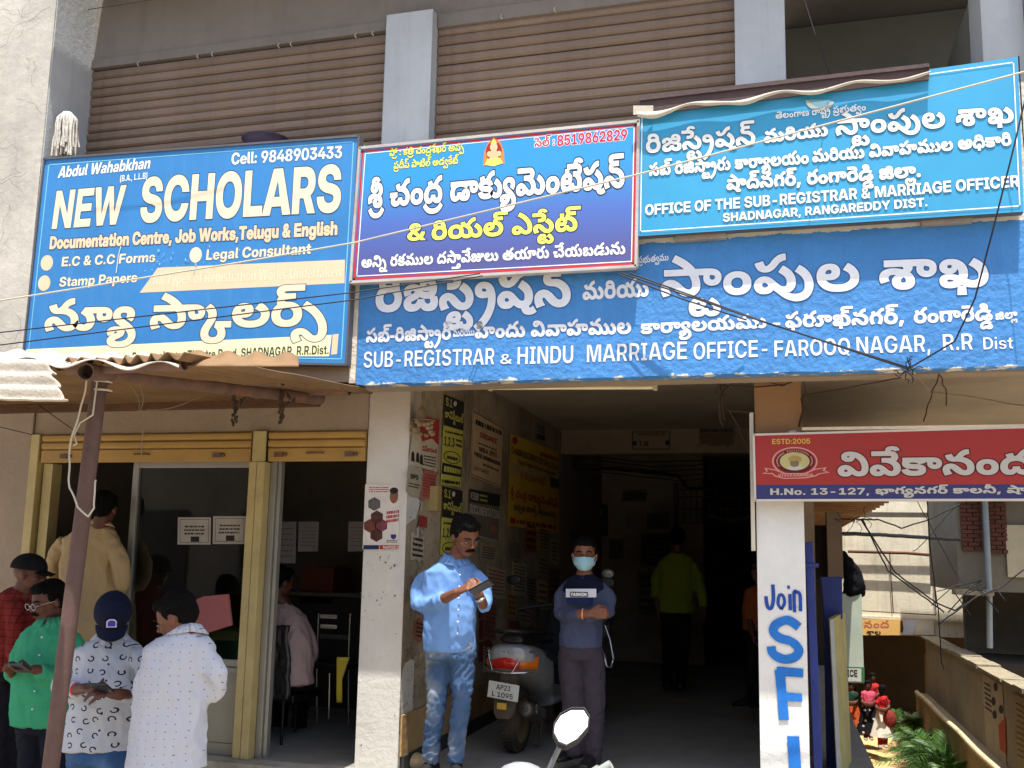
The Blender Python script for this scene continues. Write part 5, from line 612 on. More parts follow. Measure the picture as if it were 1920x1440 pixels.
class Person:
 def __init__(s, label, y, feet, skinm, group=None, z=0.):
  s.y = y; s.root = thing('person', label, 'person', PY(feet[0], feet[1], y) * 1, group)
  s.root.location.z = z; s.body = MB(); s.skin = skinm
 def J(s, px, py, dy=0): return PY(px, py, s.y + dy)
 def head(s, px, py, yaw, pitch, sc=1., dy=0, hair=True, roll=0, neck=None, face=True, brows=True, moustache=False, long_hair=False, m_hair=None, bald=0):
  c = s.J(px, py, dy); R = rotm(math.radians(yaw), math.radians(pitch), math.radians(roll)); s.hc, s.hR, s.hs = c, R, sc
  b = s.body; q = lambda x, y, z: c + R @ Vector((x, y, z)) * sc
  E = lambda x, y, z, a, b_, d: b.ell(q(x, y, z), a * sc, b_ * sc, d * sc, n=16, m=12, rot=R)
  E(0,.010,.025,.076,.094,.088); E(0,-.018,-.035,.060,.068,.072); E(0,-.045,-.075,.040,.038,.032)   # skull, face, chin
  E(0,-.058,.022,.052,.030,.018); E(-.036,-.052,-.022,.024,.024,.022); E(.036,-.052,-.022,.024,.024,.022)   # brow, cheeks
  b.tube([q(0,-.082,.012), q(0,-.094,-.010), q(0,-.106,-.028)], [.008 * sc, .010 * sc, .014 * sc], 8); E(-.010,-.092,-.030,.008,.009,.007); E(.010,-.092,-.030,.008,.009,.007)
  E(0,-.086,-.056,.022,.010,.006); E(0,-.084,-.066,.018,.010,.006)                                            # lips
  for sx in (-1,1):
   b.ell(q(.077 * sx, .012,-.008),.012 * sc, .020 * sc, .032 * sc, rot=R @ Matrix.Rotation(.3 * sx, 3, 'Z'))
  if neck is not None:
   nb = Vector(neck); b.tube([q(0,.015,-.05), q(0,.022,-.10).lerp(nb, .3), nb, nb + Vector((0,0,-.05))], [.052 * sc, .052 * sc, .058 * sc, .075 * sc], 14)
  if face:
   for sx in (-1,1):
    m_ = MB(); m_.ell(q(.031 * sx, -.080,.000),.0125 * sc, .008 * sc, .0038 * sc, rot=R); e = m_.build('eye', M_eyew, s.root)
    m_ = MB(); m_.ell(q(.031 * sx, -.0865,.000),.0055 * sc, .004 * sc, .0036 * sc, rot=R); m_.build('iris', M_eyeb, e)
    if brows:
     m_ = MB(); m_.tube([q(.014 * sx, -.090,.022), q(.034 * sx, -.088,.029), q(.054 * sx, -.072,.022)], [.004 * sc, .005 * sc, .003 * sc], 6); m_.build('eyebrow', M_hair, s.root)
   m_ = MB(); m_.ell(q(0,-.0935,-.061),.020 * sc, .004 * sc, .0022 * sc, rot=R); m_.build('mouth', pm('lip_dark', '6b3530', bump=0), s.root)
  if moustache:
   m_ = MB(); m_.tube([q(-.032,-.082,-.056), q(-.016,-.097,-.046), q(0,-.1,-.043), q(.016,-.097,-.046), q(.032,-.082,-.056)], [.004 * sc, .0085 * sc, .008 * sc, .0085 * sc, .004 * sc], 8); m_.build('moustache', M_hair, s.root)
  if hair:
   m_ = MB(); H = lambda x, y, z, a, b_, d: m_.ell(q(x, y, z), a * sc, b_ * sc, d * sc, n=16, m=12, rot=R)
   H(0,.026,.046,.084,.095,.082); H(0,.050,.010,.078,.066,.075); H(0,-.030,.085,.064,.055,.034)
   H(-.070,.010,.030,.016,.040,.040); H(.070,.010,.030,.016,.040,.040)
   if long_hair: H(0,.075,-.03,.06,.04,.09); H(0,.08,-.12,.035,.03,.10)
   fuse(m_, 'hair', m_hair or M_hair, s.root, voxel=.007 * max(1, sc), smooth=1, wrinkle=.0045, wscale=55, seed=px)
  return q
 def torso(s, rings, face=0, name='shirt', mat=None, sleeves=(), voxel=.011, wrinkle=.006, wscale=9, fold=(1,1,.6), core=True, smooth=3, extra=None):
  """rings: (px, py, dy, half width m, half depth m); face = body yaw in degrees"""
  a = math.radians(face); Rv = Vector((math.cos(a), math.sin(a),0)); Fv = Vector((math.sin(a),-math.cos(a),0)); s.Rv, s.Fv = Rv, Fv
  m_ = MB(); L = [(s.J(r[0], r[1], r[2]), Rv * r[3], Fv * r[4]) for r in rings]; loft(m_, L)
  for pts, rad in sleeves:
   Q = [s.J(*p) for p in pts]; Q[0] = Q[0] + (L[2][0] - Q[0]).normalized() * .02 - Vector((0,0,.022)); limb(m_, Q, [rad[0] * .86] + list(rad[1:]))
  if extra: extra(m_)
  if core: loft(s.body, [(c, u * .75, v * .75) for c, u, v in L])
  return fuse(m_, name, mat, s.root, voxel=voxel, smooth=smooth, wrinkle=wrinkle, wscale=wscale, seed=rings[0][0], fold=fold)
 def trousers(s, hips, legs, mat, waist, voxel=.012, wrinkle=.006, wscale=8, name='trousers'):
  m_ = MB(); c = s.J(*waist[:3]); loft(m_, [(c, s.Rv * waist[3], s.Fv * waist[4]),(s.J(*hips[:3]), s.Rv * hips[3], s.Fv * hips[4])])
  for pts, rad in legs:
   limb(m_, [s.J(*p) for p in pts], rad); limb(s.body, [s.J(*p) for p in pts], [r * .6 for r in rad])
  loft(s.body, [(c, s.Rv * waist[3] * .7, s.Fv * waist[4] * .7),(s.J(*hips[:3]), s.Rv * hips[3] * .7, s.Fv * hips[4] * .7)])
  return fuse(m_, name, mat, s.root, voxel=voxel, wrinkle=wrinkle, wscale=wscale, seed=waist[1], fold=(1,1,1.8))
 def arm(s, pts, rad): limb(s.body, [s.J(*p) for p in pts], rad)
 def shoe(s, px, py, dy, ang, mat, sc=1.):
  c = s.J(px, py, dy); d = Vector((math.sin(math.radians(ang)),-math.cos(math.radians(ang)),0)); sd = Vector((d.y, -d.x, 0)); m_ = MB(); u = Vector((0,0,1))
  loft(m_, [(c - d * .08 + u * .035, sd * .034, u * .035),(c + u * .045, sd * .038, u * .045),(c + d * .09 + u * .028, sd * .046, u * .030),(c + d * .17 + u * .018, sd * .034, u * .018)])
  fuse(m_, 'shoe', mat, s.root, voxel=.008, smooth=2)
 def finish(s, voxel=.0065):
  fuse(s.body, 'body', s.skin, s.root, voxel=voxel, smooth=2)
def mixin(mat, fac_fn, col):
 """print a pattern colour over a cloth"""
 nt = mat.node_tree; N = nt.nodes; L = nt.links; b = N['Principled BSDF']; src = b.inputs['Base Color'].links[0].from_socket
 f = fac_fn(N, L); x = N.new('ShaderNodeMix'); x.data_type = 'RGBA'; L.new(f, x.inputs[0]); L.new(src, x.inputs[6]); x.inputs[7].default_value = lin(col) + (1,)
 L.new(x.outputs[2], b.inputs['Base Color']); return mat
def math_(N, L, op, a, b=None, c=None):
 m = N.new('ShaderNodeMath'); m.operation = op
 for i, v in enumerate((a, b, c)):
  if v is None: continue
  if isinstance(v, (int, float)): m.inputs[i].default_value = v
  else: L.new(v, m.inputs[i])
 return m.outputs[0]
def flatvec(N, L, sx, sz, off=(0,0,0)):
 tc = N.new('ShaderNodeNewGeometry'); sp = N.new('ShaderNodeSeparateXYZ'); L.new(tc.outputs['Position'], sp.inputs[0]); cb = N.new('ShaderNodeCombineXYZ')
 L.new(math_(N, L, 'MULTIPLY', sp.outputs[0], sx), cb.inputs[0]); L.new(math_(N, L, 'MULTIPLY', sp.outputs[2], sz), cb.inputs[1]); return cb.outputs[0]
def dots(scale, r, rnd=.15, ring=0, gap=False):
 def f(N, L):
  v = N.new('ShaderNodeTexVoronoi'); v.voronoi_dimensions = '2D'; v.inputs['Scale'].default_value = 1; v.inputs['Randomness'].default_value = rnd
  vec = flatvec(N, L, scale, scale); L.new(vec, v.inputs['Vector']); d = v.outputs['Distance']
  a = math_(N, L, 'LESS_THAN', d, r)
  if ring: a = math_(N, L, 'MULTIPLY', a, math_(N, L, 'GREATER_THAN', d, ring))
  if gap:
   sub = N.new('ShaderNodeVectorMath'); sub.operation = 'SUBTRACT'; L.new(vec, sub.inputs[0]); L.new(v.outputs['Position'], sub.inputs[1])
   sp = N.new('ShaderNodeSeparateXYZ'); L.new(sub.outputs[0], sp.inputs[0])
   cs = N.new('ShaderNodeSeparateColor'); L.new(v.outputs['Color'], cs.inputs[0])
   an = math_(N, L, 'ADD', math_(N, L, 'ARCTAN2', sp.outputs[1], sp.outputs[0]), math_(N, L, 'MULTIPLY', cs.outputs[0], 6.28))
   a = math_(N, L, 'MULTIPLY', a, math_(N, L, 'LESS_THAN', math_(N, L, 'COSINE', an),.72))
  return a
 return f
def plaid(sx, sz, wd):
 def f(N, L):
  vec = flatvec(N, L, sx, sz); sp = N.new('ShaderNodeSeparateXYZ'); L.new(vec, sp.inputs[0])
  a = math_(N, L, 'LESS_THAN', math_(N, L, 'FRACT', sp.outputs[0]), wd); b = math_(N, L, 'LESS_THAN', math_(N, L, 'FRACT', sp.outputs[1]), wd)
  return math_(N, L, 'MULTIPLY', math_(N, L, 'MAXIMUM', a, b),.7)
 return f
# ------------------------------------------------------------------ materials of the place
M_plaster = pm('warm_plaster', '94836f', var=.18, scale=1.6, bump=.35, streak=.2, bscale=30, stain=(.55,.8,.55), stain_col='6b5a48')
M_ceil = pm('ceiling_plaster', 'b0a38f', var=.2, scale=1.1, bump=.25, bscale=18, stain=(.5,.8,.45), stain_col='5c4d3c')
M_white = pm('white_column_paint', 'b6bbbf', var=.14, scale=1.8, streak=.22, bump=.2, bscale=25, stain=(.58,.75,.4), stain_col='7f7f7d')
M_oldwall = pm('cracked_wall_paint', 'bfbbb0', var=.2, scale=2.2, bump=.3, bscale=14, stain=(.5,.74,.55), stain_col='8d897f', streak=.25)
M_soffit = pm('grey_soffit', '817a74', var=.18, scale=1.3, streak=.2, bump=.3, bscale=15, stain=(.6,.8,.5), stain_col='57504a')
M_pillar = pm('dirty_white_paint', 'cfccc4', var=.1, scale=3, bump=.25, bscale=35, stain=(.62,.74,.5), stain_col='6e675d', chips=(.74,.76,9), chip_col='5b5146')
M_brownp = pm('bare_brown_plaster', 'b98d62', var=.35, scale=5, bump=.6, bscale=22, stain=(.55,.7,.7), stain_col='4f3320')
M_floor = pm('cement_floor', '8a8983', var=.25, scale=1.4, bump=.15, bscale=40, rough=.7, stain=(.5,.75,.5), stain_col='3f3c38')
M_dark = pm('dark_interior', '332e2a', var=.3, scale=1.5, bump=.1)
M_inwall = pm('shop_inner_wall', '776d62', var=.25, scale=1.2, bump=.1)
M_road = pm('dusty_road', 'a89d8c', var=.22, scale=.8, bump=.4, bscale=60, rough=.95)
M_yel = pm('yellow_painted_steel', 'a98648', rough=.5, var=.18, scale=3, bump=.08, stain=(.58,.75,.6), stain_col='5d4522', chips=(.7,.72,14), chip_col='55402a')
M_ypale = pm('pale_yellow_frame', 'b5a36f', rough=.5, var=.2, scale=4, bump=.08, stain=(.55,.75,.5), stain_col='6d5c35')
M_shut = pm('brown_shutter_paint', '857161', rough=.6, var=.2, scale=2.5, streak=.3, bump=.06, stain=(.6,.8,.35), stain_col='57463a', metal=.1)
M_alu = pm('aluminium_frame', '9c9a92', rough=.4, var=.1, metal=.5, bump=.05)
M_rust = pm('rusty_steel', '6b5348', rough=.75, var=.4, scale=9, bump=.3, bscale=90, stain=(.5,.65,.7), stain_col='8a5637')
M_wire = pm('black_cable', '15151a', rough=.6, var=.1, bump=0)
M_pwire = pm('pale_cable', 'b9b4a2', rough=.6, var=.1, bump=0)
M_string = pm('dirty_string', '8d7c62', rough=.9, var=.3, bump=0)
M_print_w = pm('print_white', 'e9ece8', rough=.6, var=.04, scale=7, bump=0)
M_black = pm('print_black', '17171a', rough=.6, var=.1, bump=0)
def paint_fascia():
 """blue hand-painted band: the paint ends raggedly above and below, pale plaster beyond"""
 m = pm('blue_band_paint', '4284c4', rough=.75, var=.18, scale=1.4, bump=.6, bscale=26, streak=.18, stain_col='27508f', chips=(.73,.76,7), chip_col='7fa6d8')
 nt = m.node_tree; N = nt.nodes; L = nt.links; b = N['Principled BSDF']; src = b.inputs['Base Color'].links[0].from_socket
 geo = N.new('ShaderNodeNewGeometry'); sep = N.new('ShaderNodeSeparateXYZ'); L.new(geo.outputs['Position'], sep.inputs[0])
 nz = N.new('ShaderNodeTexNoise'); nz.inputs['Scale'].default_value = 9; nz.inputs['Detail'].default_value = 9; nz.inputs['Roughness'].default_value = .7
 L.new(geo.outputs['Position'], nz.inputs['Vector'])
 def zmask(z0, amp, sign):
  a = N.new('ShaderNodeMath'); a.operation = 'MULTIPLY_ADD'; L.new(nz.outputs[0], a.inputs[0]); a.inputs[1].default_value = amp; a.inputs[2].default_value = -amp * .5
  s_ = N.new('ShaderNodeMath'); s_.operation = 'ADD'; L.new(sep.outputs[2], s_.inputs[0]); L.new(a.outputs[0], s_.inputs[1])
  c = N.new('ShaderNodeMath'); c.operation = 'GREATER_THAN' if sign > 0 else 'LESS_THAN'; L.new(s_.outputs[0], c.inputs[0]); c.inputs[1].default_value = z0
  return c.outputs[0]
 n3 = N.new('ShaderNodeMath'); n3.operation = 'MAXIMUM'; L.new(zmask(3.30,.06,1), n3.inputs[0]); L.new(zmask(2.475,.16,-1), n3.inputs[1])
 x = N.new('ShaderNodeMix'); x.data_type = 'RGBA'; L.new(n3.outputs[0], x.inputs[0]); L.new(src, x.inputs[6]); x.inputs[7].default_value = lin('c9c6bb') + (1,)
 L.new(x.outputs[2], b.inputs['Base Color']); return m
M_band = paint_fascia()
# ------------------------------------------------------------------ ground
mb = MB(); mb.box(-60,60,-60,-.02,-.8,-.48); mb.build('road', M_road, kind='structure')
mb = MB(); mb.face([(-60,-60,-3.2),(60,-60,-3.2),(60,120,-3.2),(-60,120,-3.2)]); mb.build('ground', M_road, kind='structure')
# ------------------------------------------------------------------ the building
bld = thing('commercial_building', 'two storey shop building with blue painted band, brown upper shutters and open passage', 'building', (-2,0,0))
def part(name, mat, *boxes, label=None, bevel=0, parent=None):
 mb = MB()
 for b in boxes: mb.box(*b)
 return mb.build(name, mat, parent or bld, label=label, bevel=bevel)
def rough_wall(name, mat, x0, x1, y0, y1, z0, z1, amp=.006, step=.12, face='y', label=None, parent=None):
 """box whose front face is a slightly uneven grid, as hand-plastered walls are"""
 mb = MB(); mb.box(x0, x1, y0 + .012 if face == 'y' else y0, y1, z0, z1)
 if face == 'y':
  nu = max(2, int((x1 - x0) / step)); nv = max(2, int((z1 - z0) / step))
  def fn(a, b):
   x = x0 + a * (x1 - x0); z = z0 + b * (z1 - z0); e = min(a, 1 - a, b, 1 - b)
   d = amp * (noise.noise(Vector((x * 2.3,0, z * 2.3))) + .5 * noise.noise(Vector((x * 7,3, z * 7))))
   return Vector((x, y0 - max(-amp, d), z)) if e > 0 else Vector((x, y0 + .013, z)) if False else Vector((x, y0 - d, z))
  mb.grid(fn, nu, nv)
  for a, b_, c, d in (((x0, z0),(x1, z0),0,0),((x1, z0),(x1, z1),0,0),((x1, z1),(x0, z1),0,0),((x0, z1),(x0, z0),0,0)):
   mb.face([(a[0], y0 + .014, a[1]),(b_[0], y0 + .014, b_[1]),(b_[0], y0 - amp, b_[1]),(a[0], y0 - amp, a[1])])
 return mb.build(name, mat, parent or bld, label=label)
# left end wall and its return
part('wall', M_white, (-5.169,-5.162,-.545,.1,2.62,5.745), label='grey return of the left end wall')
rough_wall('wall', M_oldwall, -9.5,-5.17,-.55,.3,2.62,8.2, amp=.004, label='cracked pale wall at the left end of the facade')
part('wall', M_plaster, (-9.5,-5.5,-.02,.3,-.4,2.61), label='plain wall left of the yellow shop front')
# fascia band
mb = MB(); mb.box(-2.62,7.5,-.487,-.38,2.48,4.10)
def fb(a, b):
 x = -2.62 + a * 10.12; z = 2.48 + b * 1.62
 return Vector((x, -.4905 - .0008 * noise.noise(Vector((x * 3,1, z * 3))), z + (.008 * noise.noise(Vector((x * 5,0,0))) if b == 0 else 0)))
mb.grid(fb, 150,30); mb.face([fb(0,0), fb(1,0),(7.5,-.38,2.48),(-2.62,-.38,2.48)])
fascia = mb.build('fascia', M_band, bld, label='blue painted concrete band with white lettering')
part('fascia_end', pm('worn_white_edge', 'd6cfbf', var=.25, scale=6, bump=.5, bscale=30, stain=(.5,.7,.6), stain_col='8a6f52'),(-2.668,-2.623,-.495,-.38,2.49,4.10))
part('fascia', M_plaster, (-5.165,-2.67,-.49,-.38,2.50,4.10), label='unpainted part of the band behind the left signboard')
part('soffit_beam', M_plaster, (-5.165,7.5,-.379,-.24,2.47,2.60))
part('ledge', M_soffit, (-5.165,7.5,-.379,1.0,3.95,4.05))
# shop front wall, passage walls
rough_wall('wall', M_plaster, -5.5,-2.735,0,.22,2.25,2.95, label='warm plaster wall above the shop shutters')
def white_below(name, base, z0, top, soft=.02):
 m = pm(name, base, var=.12, scale=2.4, bump=.3, bscale=28, stain=(.6,.75,.45), stain_col='6e675d', chips=(.735,.75,8), chip_col='5b5146')
 nt = m.node_tree; N = nt.nodes; L = nt.links; b = N['Principled BSDF']; src = b.inputs['Base Color'].links[0].from_socket
 geo = N.new('ShaderNodeNewGeometry'); sep = N.new('ShaderNodeSeparateXYZ'); L.new(geo.outputs['Position'], sep.inputs[0])
 nz = N.new('ShaderNodeTexNoise'); nz.inputs['Scale'].default_value = 6; nz.inputs['Detail'].default_value = 6; L.new(geo.outputs['Position'], nz.inputs['Vector'])
 a = N.new('ShaderNodeMath'); a.operation = 'MULTIPLY_ADD'; L.new(nz.outputs[0], a.inputs[0]); a.inputs[1].default_value = .25; L.new(sep.outputs[2], a.inputs[2])
 mr = N.new('ShaderNodeMapRange'); L.new(a.outputs[0], mr.inputs[0]); mr.inputs[1].default_value = z0; mr.inputs[2].default_value = z0 + soft
 x = N.new('ShaderNodeMix'); x.data_type = 'RGBA'; L.new(mr.outputs[0], x.inputs[0]); L.new(src, x.inputs[6]); x.inputs[7].default_value = lin(top) + (1,)
 L.new(x.outputs[2], b.inputs['Base Color']); return m
rough_wall('pillar', white_below('shop_pillar_paint', 'c9c6be', 2.15, 'b3a493', .5),-2.732,-2.43,0,.24,-.4,2.95, amp=.004, label='worn white pillar between the shop and the passage')
M_posterwall = pm('poster_wall', 'a3947c', var=.32, scale=2.2, bump=.7, bscale=16, stain=(.48,.62,.6), stain_col='4a4136', chips=(.66,.69,10), chip_col='b9ad98')
mb = MB(); mb.box(-2.66,-2.432,.242,4.8,-.1,2.95)
mb.grid(lambda a, b: Vector((-2.43 + .006 * noise.noise(Vector((0, a * 14, b * 9))),.0 + a * 4.8,-.1 + b * 3.05)),60,40)
mb.build('wall', M_posterwall, bld, label='poster covered side wall of the passage')
part('skirting', pm('dark_skirting', '33322f', var=.3, scale=4, bump=.2),(-2.425,-2.40,.03,4.79,0,.10))
part('wall', pm('tan_dado', 'a98a5e', var=.3, scale=3, bump=.5, bscale=20, stain=(.5,.7,.6), stain_col='5f4426'),(-2.424,-2.412,.01,4.79,.101,.36), label='tan lower band of the passage wall')
part('ceiling', M_ceil, (-5.5,2.6,-.24,4.79,2.85,2.95))
part('ceiling', M_ceil, (-5.5,2.6,5.05,8.6,2.85,2.95))
part('lintel', M_plaster, (-2.43,.14,4.8,5.04,2.58,2.95), label='beam across the back of the passage with two torn handbills')
part('wall', pm('passage_back_wall', 'a09078', var=.3, scale=1.5, bump=.3, stain=(.5,.7,.5), stain_col='3c342a'),(-2.66,-1.02,7.5,7.7,-.1,2.85), label='dim back wall of the passage')
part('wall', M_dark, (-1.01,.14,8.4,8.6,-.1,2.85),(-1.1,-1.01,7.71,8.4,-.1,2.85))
part('wall', M_plaster, (-2.66,-2.43,4.801,7.49,-.1,2.84))
part('wall', pm('passage_right_wall', '8f8370', var=.3, scale=1.5, bump=.3),(.10,.14,.31,8.39,-.1,2.84))
part('floor', M_floor, (-2.43,.6,-.35,8.4,-.48,0), label='grey cement floor of the passage')
part('plinth', pm('worn_whitewash', 'a8a394', var=.3, scale=6, bump=.6, bscale=30, stain=(.5,.7,.6), stain_col='5e584b'),(-9.5,-2.431,-.16,-.001,-.48,.012))
part('pillar', white_below('front_pillar_paint', 'dcdcd8', 2.28, '96714e'),(-.14,.14,0,.3,-.5,2.85), label='white pillar with hand painted blue letters')
part('conduit', pm('white_conduit', 'c9c2b0', var=.2, rough=.5),(-.172,-.148,-.03,-.004,1.47,2.32))
# upper floor
part('upper_wall', M_soffit, (-5.165,7.5,-.05,.1,3.96 + .1,4.1))
for x0, x1, lb in ((-2.63,-2.28, 'white column between the two upper shutters'),(-.22,.09, 'white column right of the middle shutter'),(1.22,1.45, 'white column at the right end of the upper floor')):
 rough_wall('column', M_white, x0, x1,-.22,.12,4.101,5.195, amp=.003, label=lb)
part('lintel', M_soffit, (-5.16,-2.635,-.14,.1,5.13,5.2),(-2.275,-.225,-.14,.1,5.10,5.2),(-5.16,-.1,-.125,.1,5.201,5.74))
part('upper_soffit', M_soffit, (-5.1,2.0,-.80,3.0,5.75,5.9))
part('wall', M_oldwall, (1.455,7.5,-.30,.2,4.101,8.0), label='pale wall at the upper right corner')
part('wall', pm('grey_stair_hall', '93938e', var=.15, scale=1.2, bump=.2, stain=(.55,.75,.4), stain_col='4b4b48'),(.095,2.0,1.6,1.7,4.101,5.74),(1.3,1.38,.125,1.59,4.101,5.19), label='grey wall inside the open upper bay')
# cracks and peeled flakes on the left wall
mbc = MB()
rc = random.Random(3)
def crack(x, z, n, s):
 a = rc.uniform(0,6.28); P = [Vector((x, -.566, z))]
 for _ in range(n):
  a += rc.uniform(-.9,.9); q = P[-1] + Vector((math.cos(a) * s, 0, math.sin(a) * s)); P.append(q)
 for i in range(len(P) - 1):
  d = (P[i + 1] - P[i]).normalized(); sd = d.cross(Vector((0,1,0))) * rc.uniform(.0008,.002)
  mbc.face([P[i] - sd, P[i] + sd, P[i + 1] + sd * .7, P[i + 1] - sd * .7])
for _ in range(80): crack(rc.uniform(-6.6,-5.2), rc.uniform(2.8,6.0), rc.randint(3,9), rc.uniform(.03,.08))
mbc.build('plaster_crack', pm('crack_dark', '6d675b', bump=0), bld, kind='stuff')
def vary(m, k):
 N = m.node_tree.nodes; L = m.node_tree.links; b = N['Principled BSDF']; src = b.inputs['Base Color'].links[0].from_socket
 oi = N.new('ShaderNodeObjectInfo'); hs = N.new('ShaderNodeHueSaturation'); mr = N.new('ShaderNodeMapRange'); L.new(oi.outputs['Random'], mr.inputs[0])
 mr.inputs[3].default_value = 1 - k; mr.inputs[4].default_value = 1 + k; L.new(mr.outputs[0], hs.inputs['Value']); L.new(src, hs.inputs['Color']); L.new(hs.outputs[0], b.inputs['Base Color'])
vary(M_shut, .13)
def slat_mesh(L, h, name='slat', d=.018, nx=1):
 mb = MB(); prof = [(0,0),(-.35 * d, .06 * h),(-.9 * d, .22 * h),(-d, .5 * h),(-.9 * d, .78 * h),(-.3 * d, .93 * h),(.4 * d, .97 * h),(.4 * d, h)]
 for i in range(len(prof) - 1):
  (y0, z0),(y1, z1) = prof[i], prof[i + 1]
  mb.face([(0, y0, z0),(L, y0, z0),(L, y1, z1),(0, y1, z1)], 0,0 < i < 5)
 return mb
def shutter(x0, x1, z0, z1, y, h, label):
 root = MB(); root.box(x0, x1, y + .03, y + .05, z0, z1); r = root.build('rolling_shutter', M_shut, bld, label=label)
 n = int(round((z1 - z0) / h)); me = None
 for i in range(n):
  if me is None:
   o = slat_mesh(x1 - x0, h).build('slat', M_shut); me = o.data
  else: o = bpy.data.objects.new('slat', me); COL.objects.link(o)
  o.location = (x0, y + random.uniform(-.003,.003), z0 + i * h + random.uniform(-.002,.002)); o.parent = r
 return r
shutter(-5.16,-2.64,4.02,5.125,-.10,.0735, 'brown rolling shutter left of the white column')
shutter(-2.275,-.225,4.02,5.10,-.10,.0735, 'brown rolling shutter right of the white column')
# ---- shop front
def yslats(x0, x1, lb):
 r = MB(); r.box(x0, x1,-.0,.03,2.12,2.25); root = r.build('rolling_shutter', M_yel, bld, label=lb)
 for z, h in ((2.195,.052),(2.135,.056)):
  s_ = slat_mesh(x1 - x0, h, d=.014).build('slat', M_yel); s_.location = (x0,-.012, z); s_.parent = root
 b = MB(); b.box(x0, x1,-.022,.02,2.035,2.128); b.build('bottom_bar', M_yel, root, bevel=.004)
 for fx in (.12,.5,.85):
  x = x0 + (x1 - x0) * fx; k = MB()
  if fx == .5: k.tube([(x - .06,-.022,2.09),(x - .06,-.045,2.09),(x + .06,-.045,2.09),(x + .06,-.022,2.09)], .006)
  else: k.box(x - .035, x + .03,-.034,-.0225,2.065,2.095); k.lathe((x + .05,-.036,2.08),(0,1,0), [(0,0),(0,.014),(.013,.014)], 10)
  k.build('handle' if fx == .5 else 'lock_hasp', M_rust, root)
 return root
yslats(-5.40,-3.62, 'yellow shutter half rolled up above the shop window')
yslats(-3.485,-2.745, 'yellow shutter half rolled up above the open shop door')
mb = MB(); mb.box(-3.615,-3.555,-.045,.10,.013,2.03); mb.box(-3.55,-3.49,-.05,.10,.013,2.03); mb.box(-3.60,-3.50,-.04,-.02,2.031,2.25)
mb.build('shutter_post', M_ypale, bld, bevel=.004, label='yellow steel post in the middle of the shop front')
mb = MB(); mb.box(-5.495,-5.42,-.03,.12,.013,2.25); mb.build('shutter_post', M_ypale, bld, bevel=.004, label='yellow steel post at the left of the shop front')
mb = MB(); mb.box(-5.40,-5.32,.02,.12,.013,2.03); mb.build('door_frame', M_ypale, bld)
# aluminium glazing: frame, glass, board below
def frame_box(name, x0, x1, z0, z1, y, t=.05, m=M_alu):
 mb = MB(); mb.box(x0, x0 + t, y, y + .05, z0, z1); mb.box(x1 - t, x1, y, y + .05, z0, z1)
 mb.box(x0 + t, x1 - t, y + .002, y + .048, z1 - t, z1); mb.box(x0 + t, x1 - t, y + .002, y + .048, z0, z0 + t)
 return mb.build(name, m, bld, bevel=.003)
def glass_mat():
 m = bpy.data.materials.new('window_glass'); m.use_nodes = True; N = m.node_tree.nodes; L = m.node_tree.links; N.clear()
 o = N.new('ShaderNodeOutputMaterial'); mx = N.new('ShaderNodeMixShader'); g = N.new('ShaderNodeBsdfGlossy'); t = N.new('ShaderNodeBsdfTransparent'); f = N.new('ShaderNodeFresnel')
 f.inputs[0].default_value = 1.6; g.inputs['Roughness'].default_value = .02; t.inputs[0].default_value = (.72,.74,.72,1); g.inputs[0].default_value = (.9,.9,.9,1)
 L.new(f.outputs[0], mx.inputs[0]); L.new(t.outputs[0], mx.inputs[1]); L.new(g.outputs[0], mx.inputs[2]); L.new(mx.outputs[0], o.inputs[0]); return m
M_glass = glass_mat()
frame_box('window_frame', -4.64,-3.625,.60,2.05,.06)
mb = MB(); mb.box(-4.59,-3.675,.083,.088,.65,2.0); mb.build('window_glass', M_glass, bld)
mb = MB(); mb.box(-4.63,-3.625,.055,.09,.09,.595); mb.box(-4.63,-3.625,.045,.1,.013,.088); mb.box(-4.64,-3.625,.04,.058,.56,.599)
mb.build('window_board', pm('cream_board', '9c9684', var=.12, scale=3, bump=.1, rough=.6, stain=(.6,.78,.5), stain_col='5d5542'), bld, bevel=.002)
mb = MB(); mb.box(-3.485,-3.44,.03,.1,.013,2.05); mb.box(-3.438,-3.41,.05,.1,.013,2.05); mb.build('door_frame', M_alu, bld, bevel=.003)
# shop room
part('shop_floor', M_floor, (-5.5,-2.735,0,3.2,-.1,.0125))
part('shop_wall', M_inwall, (-5.5,-2.74,3.2,3.3,.0,2.84),(-5.6,-5.5,.3,3.3,0,2.84),(-2.735,-2.67,.24,3.3,0,2.84))
# alley side: inner soffit, walls, far block
mb = MB(); mb.box(.14,1.40,1.6,17.9,2.25,2.32)
soff = mb.build('alley_soffit', pm('alley_soffit', '8a6f4e', var=.3, scale=2, bump=.3, stain=(.5,.7,.5), stain_col='40301f'), bld, label='low soffit over the alley side of the building')
for i in range(26):
 mb = MB(); mb.box(.15,1.39,2.0 + i * .62,2.09 + i * .62,2.19,2.248); mb.build('joist', M_brownp, soff)
part('alley_wall', M_plaster, (.141,.25,1.6,17.9,-2.56,2.2))
